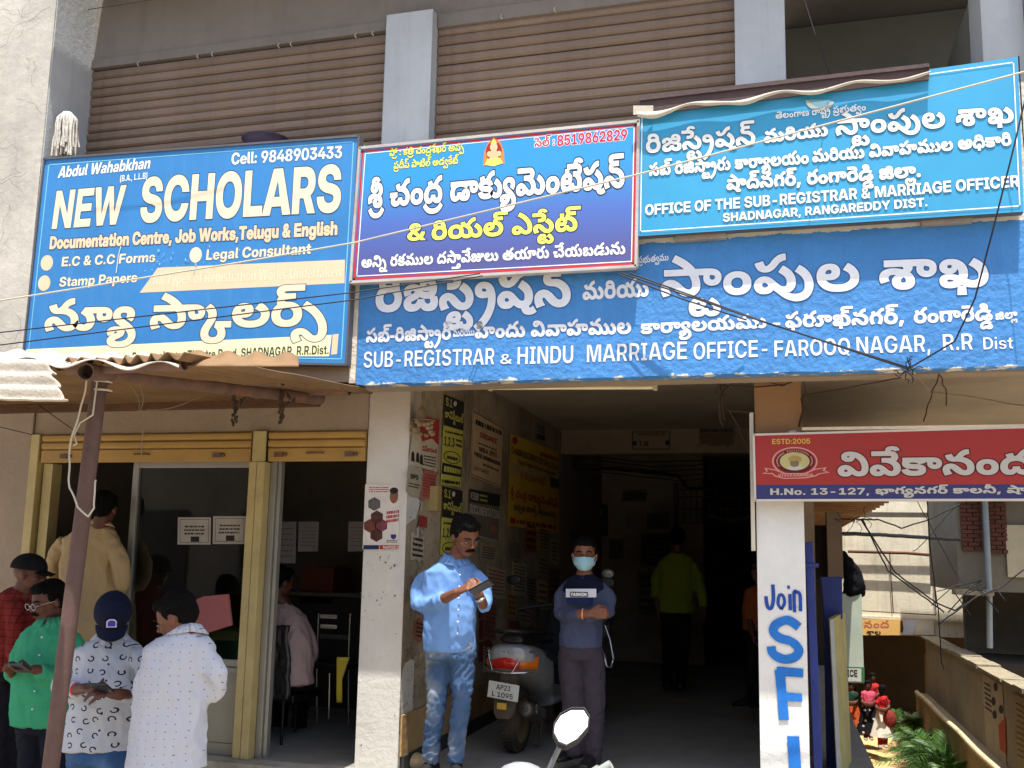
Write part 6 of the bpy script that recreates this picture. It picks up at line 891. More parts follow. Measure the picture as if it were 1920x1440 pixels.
# ------------------------------------------------------------------ alley
mb = MB(); mb.face([(.14,.6,0),(3.3,.6,0),(3.3,12.0,-2.56),(.14,12.0,-2.56)]); mb.build('ramp', pm('alley_ramp', 'a98f66', var=.2, scale=1.5, bump=.3), kind='structure')
mb = MB(); mb.face([(-1,12.0,-2.56),(5.0,12.0,-2.56),(5.0,26,-2.56),(-1,26,-2.56)]); mb.build('alley_ground', pm('alley_sand', 'c9a873', var=.14, scale=1.2, bump=.4, bscale=30, rough=.95, stain=(.6,.8,.3), stain_col='8f7346'), kind='structure')
def board(root, pl, quad, mat, depth=.035, name='panel', frame=None):
 P = [pl.at(*q) for q in quad]; mb = MB(); mb.prism(P, -pl.out * depth); return mb.build(name, mat, root)
M_blueL = pm('faded_blue_flex', '357fbe', rough=.5, var=.14, scale=1.6, streak=.14, bump=.04, bscale=12, stain=(.68,.8,.35), stain_col='6fa6d6')
M_cream = pm('cream_print', 'e6d9bb', rough=.6, var=.06, scale=6, bump=0, streak=.12, stain_col='d8c49a')
M_peach = pm('peach_print', 'e0c8a6', rough=.6, var=.06, scale=6, bump=0)
M_navy = pm('navy_outline', '1d4668', rough=.6, bump=0)
M_cyanline = pm('cyan_print_line', '7fd0ea', rough=.6, bump=0)
M_whitep = M_print_w
M_tinframe = pm('sign_frame_tin', '5d5f66', rough=.6, var=.3, metal=.3, bump=.1, stain=(.5,.7,.5), stain_col='6b4a38')
# -- left signboard
pl = Plane('y', -.55)
s1 = thing('signboard', 'large blue signboard reading NEW SCHOLARS with cream letters, left end of the facade', 'signboard', pl.at(360,480), 'signboards on the facade')
board(s1, pl, [(85,300),(672,257),(648,682),(45,672)], M_blueL, .05)
mb = MB(); a = [pl.at(*q) for q in ((85,300),(672,257),(648,682),(45,672))]
for i in range(4):
 p, q = a[i], a[(i + 1) % 4]; d = (q - p).normalized(); mid = (p + q) / 2 + Vector((0,.022,0)); sd = d.cross(Vector((0,1,0)))
 mb.obox(mid + sd * .006, d * ((q - p).length / 2 + .01), Vector((0,.032,0)), sd * .007)
mb.build('frame', M_tinframe, s1)
def T(txt, f, p0, p1, h, m, b=None, **k): return lettering(cur, txt, f, pl, p0, p1, h, m, border=b, **k)
cur = s1
ring_line(s1, pl, [(92,309),(663,266),(640,673),(53,664)], .006, M_cyanline)
T('Abdul Wahabkhan', 'L9', (108,334),(281,316),21, M_whitep, M_navy, slant=.2, bw=5)
T('(B.A., L.L.B)', 'L9', (224,341),(277,335),12, M_whitep, bold=-4)
T('Cell: 9848903433', 'L9', (433,309),(642,296),22, M_whitep, M_navy, bw=6)
T('NEW', 'L9', (94,430),(229,420),71, M_cream, M_navy, bw=4, slant=.08)
T('SCHOLARS', 'L9', (260,417),(640,396),82, M_cream, M_navy, bw=4, bold=2)
T('Documentation Centre, Job Works,Telugu & English', 'L9', (92,467),(633,440),23, M_peach, M_navy, bw=12, bold=6)
T('E.C & C.C Forms', 'L9', (114,500),(291,491),18, M_cream, M_navy, bw=5, slant=.05)
T('Legal Consultant', 'L9', (385,488),(583,476),20, M_cream, M_navy, bw=5, slant=.05)
T('Stamp Papers', 'L9', (110,538),(257,529),18, M_cream, M_navy, bw=5, slant=.05)
for c in ((88,493),(367,478),(83,531)): disc(s1, pl, c, 11.5,14.5, M_peach if c[0] < 300 else M_cream)
poly(s1, pl, [(262,549),(296,502),(647,487),(646,531)], M_peach, .002, 'banner')
T('All Types of Registration Works Undertaken', 'L9', (286,535),(640,520),22, M_cream, pm('dull_gold', 'b08f50', bump=0), bw=2, slant=.05, bold=-5)
T('న్యూ స్కాలర్స్', 'T9', (82,620),(612,609),48, M_cream, M_navy, bw=4, bold=4)
poly(s1, pl, [(50,655),(622,628),(617,668),(46,668)], pm('pale_yellow_strip', 'f2eebb', rough=.6, var=.05, bump=0),.002, 'address_strip')
T('Beside Sub - Registrar Office, Parameshwara Theatre Road, SHADNAGAR. R.R.Dist.', 'L9', (52,684),(617,664),16, pm('olive_print', '3d4633', bump=0), bold=-2)
poly(s1, pl, [(624,627),(635,626),(632,664),(621,665)], M_peach, .003, 'sticker')
mbs = MB(); rs = random.Random(5)
for _ in range(60):
 p = pl.at(rs.choice([rs.gauss(390,25), rs.gauss(300,20)]), rs.gauss(492,12)) + Vector((0,-.006,0)); s_ = rs.uniform(.003,.012)
 mbs.face([p + Vector((rs.uniform(-1,1) * s_, 0, rs.uniform(-1,1) * s_ * 1.5)) for _ in range(4)])
mbs.build('peeled_spot', pm('peel_blue', '8fc4ee', bump=0), s1, kind='stuff')
mb = MB(); mb.tube([pl.at(228,462) + Vector((0,-.006,0)), pl.at(223,480) + Vector((0,-.006,0)), pl.at(219,512) + Vector((0,-.006,0))], .003,5); mb.build('scratch', M_whitep, s1)
# -- middle signboard
def grad(name, c0, c1, z0, z1):
 m = pm(name, c0, rough=.5, var=.06, scale=1.4, bump=.03, bscale=12); nt = m.node_tree; N = nt.nodes; L = nt.links; b = N['Principled BSDF']
 geo = N.new('ShaderNodeNewGeometry'); sep = N.new('ShaderNodeSeparateXYZ'); L.new(geo.outputs['Position'], sep.inputs[0])
 mr = N.new('ShaderNodeMapRange'); L.new(sep.outputs[2], mr.inputs[0]); mr.inputs[1].default_value = z0; mr.inputs[2].default_value = z1
 r = N.new('ShaderNodeValToRGB'); e = r.color_ramp.elements; e[0].color = lin(c0) + (1,); e[1].color = lin(c1) + (1,); e[0].position = .1; e[1].position = .75
 k = e.new(.42); k.color = lin('4a6ab4') + (1,)
 L.new(mr.outputs[0], r.inputs[0]); L.new(r.outputs[0], b.inputs['Base Color']); return m
pl = Plane('y', -.575)
s2 = thing('signboard', 'signboard fading from sky blue to violet with yellow Telugu line and red border', 'signboard', pl.at(930,380), 'signboards on the facade')
q2 = [(677,280),(1195,230),(1190,497),(660,527)]
board(s2, pl, q2, grad('violet_blue_print', '50538f', '2c8fca', 3.15,4.03),.04)
mb = MB(); a = [pl.at(*q) for q in q2]
for i in range(4):
 p, q = a[i], a[(i + 1) % 4]; d = (q - p).normalized(); sd = d.cross(Vector((0,1,0)))
 mb.obox((p + q) / 2 + Vector((0,.018,0)) + sd * .008, d * ((q - p).length / 2 + .01), Vector((0,.026,0)), sd * .009)
mb.build('frame', pm('pale_sign_frame', 'b9b4ae', rough=.6, var=.2, stain=(.5,.7,.5), stain_col='7a5a48'), s2)
M_red = pm('print_red', 'c22a2e', bump=0, var=.06); M_mag = pm('print_crimson', 'c02050', bump=0, var=.06); M_yelp = pm('print_yellow', 'eef06a', bump=0, var=.05); M_dk = pm('print_dark_blue', '16254a', bump=0)
cur = s2
ring_line(s2, pl, [(680,284),(1192,234),(1187,494),(664,523)], .012, M_red, .002)
ring_line(s2, pl, [(685,288),(1189,238),(1184,490),(669,518)], .006, M_whitep, .0025)
T('ప్రో : కత్రి చంద్రశేఖర్ అప్ప', 'T6', (730,293),(870,282),12, M_yelp, M_dk, bw=8)
T('ప్రదీప్ పాటిల్ అడ్వకేట్', 'T6', (738,317),(859,307),12, M_yelp, M_dk, bw=8)
T('సెల్ :', 'T9', (1002,276),(1041,272),14, M_mag, M_whitep, bw=14)
T('8519862829', 'L9', (1044,274),(1177,262),20, M_mag, M_whitep, bw=10)
T('శ్రీ చంద్ర డాక్యుమెంటేషన్', 'T9', (689,390),(1172,350),40, M_whitep, M_dk, bw=8, bold=4)
T('&', 'L9', (762,452),(798,450),32, M_yelp, M_dk, bw=9)
T('రియల్ ఎస్టేట్', 'T9', (808,450),(1084,432),30, M_yelp, M_dk, bw=8, bold=3)
T('అన్ని రకముల దస్తావేజులు తయారు చేయబడును', 'T6', (677,502),(1173,476),18, M_whitep, M_dk, bw=6, bold=3)
# small seated deity emblem, plain shapes
def shape(root, pl, pts, m, lf, nm='emblem_shape'): return poly(root, pl, pts, m, lf, nm)
M_or = pm('emblem_orange', 'd98a3a', bump=0); M_skinp = pm('emblem_peach', 'eec59a', bump=0); M_dred = pm('emblem_red', '9d2222', bump=0)
shape(s2, pl, [(906,312),(908,285),(915,268),(926,257),(938,266),(945,284),(946,308),(938,305),(914,308)], M_or, .003, 'emblem_arch')
disc(s2, pl, (926,284),15,19, M_dred, .004, 'emblem_arch')
disc(s2, pl, (926,291),9,10, M_skinp, .005, 'emblem_figure'); disc(s2, pl, (926,276),7,8, M_skinp, .0055, 'emblem_figure')
disc(s2, pl, (917,289),4,5, M_skinp, .005, 'emblem_figure'); disc(s2, pl, (936,288),4,5, M_skinp, .005, 'emblem_figure')
shape(s2, pl, [(909,309),(914,298),(938,296),(943,306),(926,312)], M_yelp, .006, 'emblem_figure')
shape(s2, pl, [(920,270),(926,259),(932,269)], M_yelp, .006, 'emblem_crown')
# -- right signboard
pl = Plane('y', -.575)
M_blueR = pm('sky_blue_flex', '3697c4', rough=.45, var=.12, scale=1.4, bump=.05, bscale=9, stain=(.66,.8,.25), stain_col='2a7fb8')
s3 = thing('signboard', 'sky blue signboard of the sub-registrar office with torn top edge, at the right', 'signboard', pl.at(1550,300), 'signboards on the facade')
P = [pl.at(*q) for q in ((1200,205),(1908,107),(1920,397),(1195,443))]
mb = MB()
def fl(a, b):
 bt = P[3].lerp(P[2], a); tp = P[0].lerp(P[1], a); q = bt.lerp(tp, b)
 d = .0011 * math.sin(a * 38 + b * 3) * max(0, b - .3) + .0008 * noise.noise(Vector((a * 9, b * 4,2)))
 return q + Vector((0,-abs(d) if 0 < b < 1 else 0,0))
mb.grid(fl, 70,24); mb.build('panel', M_blueR, s3)
mb = MB(); mb.prism([p + Vector((0,.012,0)) for p in P], (0,.05,0)); mb.build('backing', M_tinframe, s3)
pb = Plane('y', -.592)
mb = MB(); mb.prism([pb.at(*q) for q in ((1199,182),(1742,120),(1742,149),(1200,216))], (0,.012,0)); mb.prism([pb.at(*q) + Vector((0,-.012,0)) for q in ((1199,182),(1742,120),(1742,127),(1199,190))], (0,.011,0))
mb.build('top_box', pm('maroon_tin', '4d3a39', rough=.6, var=.3, scale=4, bump=.15, stain=(.5,.7,.5), stain_col='2c2424'), s3)
mb = MB()   # the flex has torn off along the top and folds over, its pale back showing
def fold(a, b):
 x = 1197 + a * 545; y0 = 213 - a * 71 + 4 * math.sin(a * 23) ; p = pl.at(x, y0 + b * (12 + 8 * noise.noise(Vector((a * 9,0,0))) - 5 * a))
 return p + Vector((0,-.03 * math.sin(PI * b * .8) - .030,0))
mb.grid(fold, 60,4); mb.build('torn_fold', pm('flex_back', 'bdb6a6', rough=.8, var=.2, scale=8, bump=.2), s3)
mb = MB(); mb.grid(lambda a, b: pl.at(1190 + a * 36,206 + b * 17 - a * 4) + Vector((0,-.06 + .03 * a, 0)),4,3); mb.build('torn_corner', MATS['flex_back'], s3)
cur = s3; lf = dict(lift=.006)
pl = Plane('y', -.578)
ring_line(s3, pl, [(1204,214),(1900,117),(1912,386),(1201,434)], .006, M_whitep, .0045)
T('తెలంగాణ రాష్ట్ర ప్రభుత్వం', 'T6', (1454,223),(1624,207),11, M_whitep, **lf)
M_dkr = pm('print_deep_teal', '174a66', bump=0)
T('రిజిస్ట్రేషన్', 'T9', (1210,287),(1418,270),30, M_whitep, M_dkr, bw=4, bold=2, **lf)
T('మరియు', 'T6', (1432,268),(1553,254),21, M_whitep, M_dkr, bw=4, bold=5, **lf)
T('స్టాంపుల శాఖ', 'T9', (1566,254),(1903,229),34, M_whitep, M_dkr, bw=4, bold=2, **lf)
T('సబ్ రిజిస్ట్రారు కార్యాలయం', 'T6', (1217,330),(1517,306),20, M_whitep, M_dkr, bw=4, bold=5, **lf)
T('మరియు వివాహముల అధికారి', 'T6', (1523,304),(1897,272),20, M_whitep, M_dkr, bw=4, bold=5, **lf)
T('షాద్‌నగర్, రంగారెడ్డి జిల్లా.', 'T6', (1362,356),(1728,331),22, M_whitep, M_dkr, bw=4, bold=5, **lf)
T('OFFICE OF THE SUB-REGISTRAR & MARRIAGE OFFICER', 'L9', (1209,404),(1912,350),20, M_whitep, M_dkr, bw=3, **lf)
T('SHADNAGAR, RANGAREDDY DIST.', 'L9', (1355,416),(1740,387),16, M_whitep, M_dkr, bw=3, **lf)
disc(s3, pl, (1537,188),27,20, pm('emblem_grey', 'a9b4ac', bump=0),.0045, 'emblem', a0=180, a1=360)
disc(s3, pl, (1537,186),20,14, pm('emblem_blue', '6f9fb4', bump=0),.006, 'emblem', a0=180, a1=360)
# -- painted lettering on the blue band
pl = Plane('y', -.4918); cur = fascia
M_bandw = pm('band_white_paint', 'dfe4ea', rough=.8, var=.12, scale=6, bump=.2, stain=(.62,.75,.3), stain_col='9fbce0'); M_bands = pm('band_dark_outline', '1f4a86', rough=.8, bump=0)
T('రిజిస్ట్రేషన్', 'T9', (702,584),(1072,573),56, M_bandw, M_bands, bw=4, bold=4)
T('మరియు', 'T6', (1092,562),(1217,555),28, M_bandw, M_bands, bw=3, bold=4)
T('స్టాంపుల శాఖ', 'T9', (1237,556),(1858,536),58, M_bandw, M_bands, bw=4, bold=2)
T('ప్రభుత్వము', 'T6', (1196,494),(1254,488),11, M_bandw)
T('సబ్-రిజిస్ట్రార్', 'T6', (686,642),(846,636),22, M_bandw, M_bands, bw=3, bold=4)
T('మరియు', 'T6', (849,632),(890,629),13, M_bandw)
T('హిందు వివాహముల', 'T6', (890,634),(1184,625),24, M_bandw, M_bands, bw=3, bold=4)
T('కార్యాలయము', 'T6', (1201,626),(1438,614),22, M_bandw, M_bands, bw=3, bold=4)
T('-', 'L9', (1442,618),(1470,617),26, M_bandw)
T('ఫరూఖ్‌నగర్,', 'T6', (1472,614),(1697,606),24, M_bandw, M_bands, bw=3, bold=4)
T('రంగారెడ్డి', 'T6', (1713,606),(1862,600),24, M_bandw, M_bands, bw=3, bold=4)
T('జిల్లా', 'T6', (1866,600),(1908,596),14, M_bandw, bold=3)
T('SUB-REGISTRAR', 'L9', (680,690),(928,684),31, M_bandw, M_bands, bw=2, bold=-5)
T('&', 'L9', (936,683),(961,682),19, M_bandw, M_bands, bw=2, bold=-5)
T('HINDU', 'L9', (968,684),(1077,681),34, M_bandw, M_bands, bw=2, bold=-5)
T('MARRIAGE', 'L9', (1098,680),(1290,674),34, M_bandw, M_bands, bw=2, bold=-5)
T('OFFICE-', 'L9', (1299,675),(1445,669),33, M_bandw, M_bands, bw=2, bold=-5)
T('FAROOQ', 'L9', (1450,670),(1596,665),32, M_bandw, M_bands, bw=2, bold=-5)
T('NAGAR,', 'L9', (1604,664),(1747,660),33, M_bandw, M_bands, bw=2, bold=-5)
T('R.R', 'L9', (1766,658),(1826,656),32, M_bandw, M_bands, bw=2, bold=-5)
T('Dist', 'L9', (1842,656),(1901,654),24, M_bandw, M_bands, bw=2, bold=-6)
# -- red board over the alley
pl = Plane('y', -.12)
s4 = thing('signboard', 'red and navy school signboard with a round portrait emblem hanging over the alley entrance', 'signboard', pl.at(1660,870))
M_redb = pm('red_flex', '9a2a22', rough=.5, var=.1, scale=2, bump=.03); M_navb = pm('navy_flex', '2f2f63', rough=.5, var=.1, bump=.03)
def ext(p, q, k): a = pl.at(*p); b = pl.at(*q); return a + (b - a) * k
A, B, C_, D_ = pl.at(1415,817), ext((1415,817),(1920,803),1.25), ext((1418,936),(1920,935),1.25), pl.at(1418,936)
E1, E2 = pl.at(1417,909), ext((1417,909),(1920,908),1.25)
mb = MB(); mb.prism([A, B, E2, E1], (0,.04,0)); mb.build('panel', M_redb, s4, label='red upper part of the board')
mb = MB(); mb.prism([E1, E2, C_, D_], (0,.04,0)); mb.build('panel', M_navb, s4, label='navy strip along the bottom of the board')
mb = MB()
for p, q in ((A, B),(C_, D_),(D_, A)):
 d = (q - p).normalized(); sd = d.cross(Vector((0,1,0)))
 mb.obox((p + q) / 2 + Vector((0,.02,0)) + sd * .006, d * ((q - p).length / 2 + .008), Vector((0,.025,0)), sd * .006)
mb.build('frame', pm('white_sign_frame', 'c9c2ba', rough=.5, var=.15), s4)
cur = s4; M_gold = pm('gold_print', 'd8a34a', bump=0); M_greyw = pm('grey_white_print', 'b9b3ab', bump=0, var=.08); M_mar = pm('maroon_print', '5a0f14', bump=0)
T('ESTD:2005', 'L9', (1447,833),(1520,832),10, M_gold, M_mar, bw=8)
T('వివేకానంద', 'T9', (1570,892),(1938,888),37, M_greyw, M_mar, bw=8, bold=4)
T('H.No. 13-127,', 'L9', (1443,928),(1631,927),12, M_greyw, M_black, bw=5)
T('భాగ్యనగర్ కాలనీ, షా', 'T6', (1641,926),(1925,924),11, M_greyw, M_black, bw=5, bold=4)
M_pinkp = pm('pink_print', 'c98f86', bump=0)
disc(s4, pl, (1490,865),43,27, M_pinkp, .002, 'emblem_ring', 40); disc(s4, pl, (1490,865),40,24.5, M_redb, .003, 'emblem_ring', 40)
disc(s4, pl, (1490,865),37.5,22.5, M_mar, .0035, 'emblem_ring', 40); disc(s4, pl, (1490,865),28,17, pm('emblem_olive', 'b5ad74', bump=0),.0045, 'emblem_ground', 36)
shape(s4, pl, [(1475,879),(1482,873),(1486,870),(1497,870),(1503,874),(1508,878),(1490,882)], M_greyw, .006, 'emblem_bust')
shape(s4, pl, [(1481,864),(1482,873),(1488,876),(1497,874),(1499,863)], pm('emblem_face', '7a6a4c', bump=0),.0065, 'emblem_bust')
shape(s4, pl, [(1478,864),(1479,858),(1486,854),(1496,855),(1503,859),(1502,866),(1496,866),(1492,862),(1484,863)], pm('emblem_turban', 'a68a4e', bump=0),.007, 'emblem_bust')
shape(s4, pl, [(1429,888),(1437,884),(1433,877),(1453,880),(1470,887),(1510,887),(1527,879),(1550,876),(1546,882),(1556,886),(1536,889),(1530,893),(1510,897),(1470,898),(1452,893),(1448,889)], M_pinkp, .005, 'emblem_ribbon')
shape(s4, pl, [(1433,887),(1440,883.5),(1437,879),(1453,882),(1470,889),(1510,889),(1528,881),(1545,878),(1542,882),(1551,885.5),(1535,887.5),(1529,891),(1510,895),(1470,896),(1453,891),(1449,887)], M_redb, .006, 'emblem_ribbon')
T('VIVEKANANDA', 'L9', (1459,894),(1525,893),5.5, M_pinkp, lift=.0075)
# fixed lettering of the emblem rim
for i, ch in enumerate('VIVEKANANDA EDUCATIONAL SOCIETY'):
 if ch == ' ': continue
 an = math.radians(205 - i * 7.6); cx = 1490 + 33 * math.cos(an); cy = 865 - 20 * math.sin(an)
 if i % 1 == 0: T(ch, 'L9', (cx - 1.6, cy + 1.6),(cx + 1.6, cy + 1.6),3.2, M_pinkp, lift=.006, name='rim_letter')
# ------------------------------------------------------------------ tin canopy on pipes, left
M_tin = pm('pale_roof_sheet', 'b8b0a2', rough=.8, var=.15, scale=3, bump=.4, bscale=60, stain=(.55,.75,.5), stain_col='8a7c66')
M_tinb = pm('brown_sheet_underside', '7a5f40', rough=.75, var=.3, scale=2.5, bump=.2, bscale=40, stain=(.45,.7,.6), stain_col='5a3d20')
can = thing('canopy', 'tin and fibre sheet canopy on rusty pipes in front of the shop', 'canopy', (-3.2,-2.2,-.48))
def sheet(name, org, u, v, L, W, amp, pitch, mat, along='v', sag=0, ragged=0, seed=0, parent=can, label=None, nseg=None):
 """corrugated sheet: origin, unit vectors u (across waves) and v (along waves)"""
 org, u, v = Vector(org), Vector(u).normalized(), Vector(v).normalized(); n_ = u.cross(v).normalized(); mb = MB()
 nu = int(W / pitch * 8); nv = nseg or 14
 def f(a, b):
  e = ragged * noise.noise(Vector((a * W * 9, seed, 0))) * (1 if b in (0,1) else 0)
  return org + u * (a * W) + v * (b * L + e) + n_ * (amp * math.sin(2 * PI * a * W / pitch) + .012 * noise.noise(Vector((a * W * 2, b * L * 2, seed)))) + Vector((0,0,-sag * b * b))
 mb.grid(f, nu, nv); o = mb.build(name, mat, parent, label=label); o.modifiers.new('s', 'SOLIDIFY').thickness = .006; return o
for i, (x0, w_, y0, dz) in enumerate(((-5.6,.95,-2.35,.02),(-4.72,.95,-2.42,.0),(-3.84,.70,-2.30,.02),(-3.22,.62,-2.42,.03))):
 sheet('roof_sheet', (x0, y0,2.245 + dz),(1,0,.005),(0,1,.092),2.1 + .03 * i, w_, .018,.076, M_tinb, ragged=.05, seed=i * 3, label='brown corrugated sheet seen from below')
# pale sheets bent down towards the street
def pale(px0, px1, seed, rows, zlab):
 mb = MB()
 def f(a, b):
  x = px0 + a * (px1 - px0) + (b * 32 if True else 0) * (a); yy = rows[0] + b * (rows[1] - rows[0]) + a * rows[2]
  p = PY(x, yy, -2.5 - .28 * b); return p + Vector((0,-1,.6)).normalized() * (.022 * math.sin(2 * PI * b * 3.0 + .6) + .006 * noise.noise(Vector((a * 5, b * 3, seed)))) + Vector((.02 * noise.noise(Vector((b * 11, seed, a))),0,0)) * (1 if a > .95 else 0)
 mb.grid(f, 26,40); o = mb.build('roof_sheet', M_tin, can, label=zlab); o.modifiers.new('s', 'SOLIDIFY').thickness = .006
pale(-60,92,3,(678,752,2), 'pale corrugated sheet bent down at the front left')
mb = MB()
def pf(a, b):
 x = -40 + a * 375; y = 657 + b * (20 + 9 * math.sin(a * 19) * b) + a * 12; return PY(x, y, -1.9 - .6 * b) + Vector((0,0,.012 * math.sin(a * 40) * (1 - b)))
mb.grid(pf, 60,8); o = mb.build('roof_sheet', M_tin, can, label='pale sunlit sheet lying on top of the canopy'); o.modifiers.new('s', 'SOLIDIFY').thickness = .005
mb = MB()
def bf(a, b):
 x = 330 + a * 230; y = 686 - 26 * b * (1 - .2 * a) + 5 * math.sin(a * 26) * b; return PY(x, y, -2.3 + .15 * b)
mb.grid(bf, 60,5); o = mb.build('roof_sheet', M_tinb, can, label='wavy brown front edge of the canopy'); o.modifiers.new('s', 'SOLIDIFY').thickness = .005
def pipe(pts, r, label=None, open_end=True):
 mb = MB(); mb.tube(pts, r, 18, cap=False); mb.tube([Vector(p) for p in pts][::-1], r * .84,18, cap=False)
 P = [Vector(p) for p in pts]
 for a, b in ((P[0], P[1]),(P[-1], P[-2])):
  ax = (b - a).normalized(); mb.lathe(a, ax, [(0, r * .84),(0, r)], 18); mb.lathe(a, ax, [(.10, r * .84),(.10,0)], 18)
 return mb.build('pipe', M_rust, can, label=label)
tp = PY(188,706,-2.2); bt = PY(95,1440,-2.2); bt = tp + (bt - tp) * 1.6
mb = MB(); mb.tube([tp, tp.lerp(bt, .5), bt], [.038,.038,.038], 20); mb.build('post', pm('red_brown_post', '5f4842', rough=.7, var=.3, scale=6, bump=.2, stain=(.55,.7,.5), stain_col='4c3a36'), can)
pipe([PY(160,697,-2.45), PY(215,700,-2.1), PY(600,748,-.28)], .041, 'rafter pipe with its open end to the street')
pipe([PY(130,690,-2.32), PY(346,681,-2.32)], .036); pipe([PY(120,706,-1.15), PY(530,712,-1.15)], .038); pipe([PY(60,738,-.45), PY(655,731,-.45)], .036)
mb = MB(); mb.box(-5.6,-2.97,-.33,-.27,2.375,2.43); mb.build('wooden_batten', pm('dark_batten', '5a3d28', var=.3, scale=8, bump=.4), can)
def strand(name, pts, r, mat, label, cat, sag=0, n=14, group=None, parent=None, wig=0):
 P = []
 for i in range(len(pts) - 1):
  a, b = Vector(pts[i]), Vector(pts[i + 1])
  for k in range(n):
   t = k / n; q = a.lerp(b, t); q.z -= sag * 4 * t * (1 - t)
   if wig: q += Vector((noise.noise(q * 9), noise.noise(q * 9 + Vector((5,5,5))), noise.noise(q * 7))) * wig
   P.append(q)
 P.append(Vector(pts[-1])); mb = MB(); mb.tube(P, r, 6)
 o = mb.build(name, mat, parent)
 if not parent: tag(o, label, cat, group)
 return o
C_ = lambda *a: PY(*a)
strand('rope', [C_(163,708,-2.3), C_(150,770,-2.3), C_(128,855,-2.3), C_(131,915,-2.3), C_(145,950,-2.3), C_(166,969,-2.28), C_(178,955,-2.27), C_(180,900,-2.27)], .0045, M_pwire, 'long pale wire looped down beside the canopy post', 'wire', wig=.01)
strand('rope', [C_(182,715,-2.28), C_(174,778,-2.28), C_(150,793,-2.28), C_(139,815,-2.28), C_(144,832,-2.28), C_(137,835,-2.28)], .004, M_pwire, 'short curled white wire beside the top of the canopy post', 'wire')
for z, lbl in ((716,0),(732,1)):
 c = C_(193, z, -2.2); mb = MB(); mb.lathe(c, (0.02,0,1), [(-.006,.040),(-.003,.044),(.003,.044),(.006,.040)], 18); mb.build('tie_wire', M_pwire, can)
for a, b, s_ in ((243,250,.1),(262,252,.1)): strand('string', [C_(a, 700,-1.9), C_(b + 15,770,-1.9)], .003, M_string, '', '', parent=can, wig=.02)
strand('string', [C_(270,772,-1.4), C_(262,870,-1.4)], .003, M_string, 'dusty string hanging over the left shop shutter', 'string', wig=.01)
strand('string', [C_(275,768,-1.3), C_(360,750,-1.1), C_(425,708,-.9)], .0028, M_string, 'dusty string slung from the pipe towards the shutter', 'string', sag=.02)
for x, y0, y1, lb in ((440,722,800, 'withered garland hanging from the canopy, left of the other'),(528,735,795, 'short withered garland hanging from the canopy near its right end')):
 mb = MB(); r_ = random.Random(x)
 for k in range(40):
  t = k / 40; c = C_(x + r_.uniform(-5,5) + (22 * math.sin(t * PI) if k % 3 == 0 else 0), y0 + (y1 - y0) * t * (1 if k % 3 else .5),-.8); mb.ell(c, .010,.008,.014, n=5, m=3)
 mb.tube([C_(x, y0 - 6,-.8), C_(x + 2,(y0 + y1) / 2,-.8), C_(x - 2, y1,-.8)], .003,5)
 one(mb, 'garland', pm('withered_leaf', '3f2e20', var=.4, bump=0), lb, 'garland', 'dry garlands under the canopy', kind=None)
# ------------------------------------------------------------------ overhead wires
def wire(pts, r, mat, lb, sag=.0, **k): return strand('overhead_wire', pts, r, mat, lb, 'wire', sag, group='overhead wires', **k)
wire([C_(-40,570,-2.0), C_(450,492,-1.9), C_(665,455,-1.8), C_(1200,326,-1.8), C_(1960,124,-1.8)], .0042, M_pwire, 'long pale wire crossing all the signboards from lower left to upper right')
wire([C_(-40,628,-1.5), C_(665,548,-1.1), C_(900,513,-.62)], .0036, M_wire, 'upper of two thin black wires across the lower left signboard')
wire([C_(-40,652,-1.5), C_(665,562,-1.1), C_(905,517,-.62)], .0036, M_wire, 'lower of two thin black wires across the lower left signboard')
for i, (a, b) in enumerate((((1165,512),(1700,688)),((1180,512),(1702,692)),((1160,514),(1400,600)))):
 wire([C_(a[0], a[1], -.60), C_((a[0] + b[0]) / 2,(a[1] + b[1]) / 2 + 4,-.66), C_(b[0], b[1], -.56)], .0045, M_wire, ('top cable of the bundle slanting down across the blue band', 'middle cable of the bundle slanting down across the blue band', 'shortest cable of the bundle slanting across the blue band')[i])
wire([C_(1925,175,-.9), C_(1895,300,-.9), C_(1862,430,-.85), C_(1828,560,-.75), C_(1790,640,-.65), C_(1702,692,-.56)], .0045, M_wire, 'black cable hanging down the right end of the signboards')
wire([C_(1910,105,-.75), C_(1918,250,-.7), C_(1935,420,-.7)], .0035, M_wire, 'thin cable down the right edge of the sky blue signboard')
wire([C_(165,18,-.9), C_(300,-3,-.9), C_(420,-40,-.9)], .003, M_wire, 'thin wire crossing the top left corner')
wire([C_(1505,-10,-.9), C_(1530,70,-.9), C_(1556,139,-.62)], .0035, M_wire, 'thin black wire coming down behind the top of the right signboard')
wire([C_(-10,798,-.3), C_(60,815,-.06)], .003, M_wire, 'short wire running to the top left corner of the shop front')
wire([C_(73,760,-.6), C_(150,815,-.03)], .003, M_wire, 'short wire sloping to the shutter under the canopy')
# knots and loose ends under the band
def tangle(c, r, n, lb, y, parts=5, mat=M_wire, spread=(1,1)):
 rr = random.Random(n); mb = MB()
 for _ in range(n):
  P = [PY(c[0] + rr.uniform(-3,3), c[1] + rr.uniform(-3,3), y)]
  a = rr.uniform(0,6.28)
  for k in range(parts):
   a += rr.uniform(-1.3,1.3); P.append(P[-1] + Vector((math.cos(a) * r * spread[0], rr.uniform(-.3,.3) * r, math.sin(a) * r * spread[1])))
  mb.tube(P, .0035,5)
 return one(mb, 'cable_knot', mat, lb, 'cable knot')
tangle((1702,694),.018,9, 'knot of black cables under the blue band above the red board', -.56)
tangle((1355,740),.028,10, 'drooping clump of old cables under the ceiling left of the pillar', -.15,6, pm('rusty_cable', '3a2418', bump=0),(.35,1.1))
def loose(pts, lb, r=.004, m=None): return strand('cable', [C_(*p) for p in pts], r, m or MATS['rusty_cable'], lb, 'cable', wig=.008)
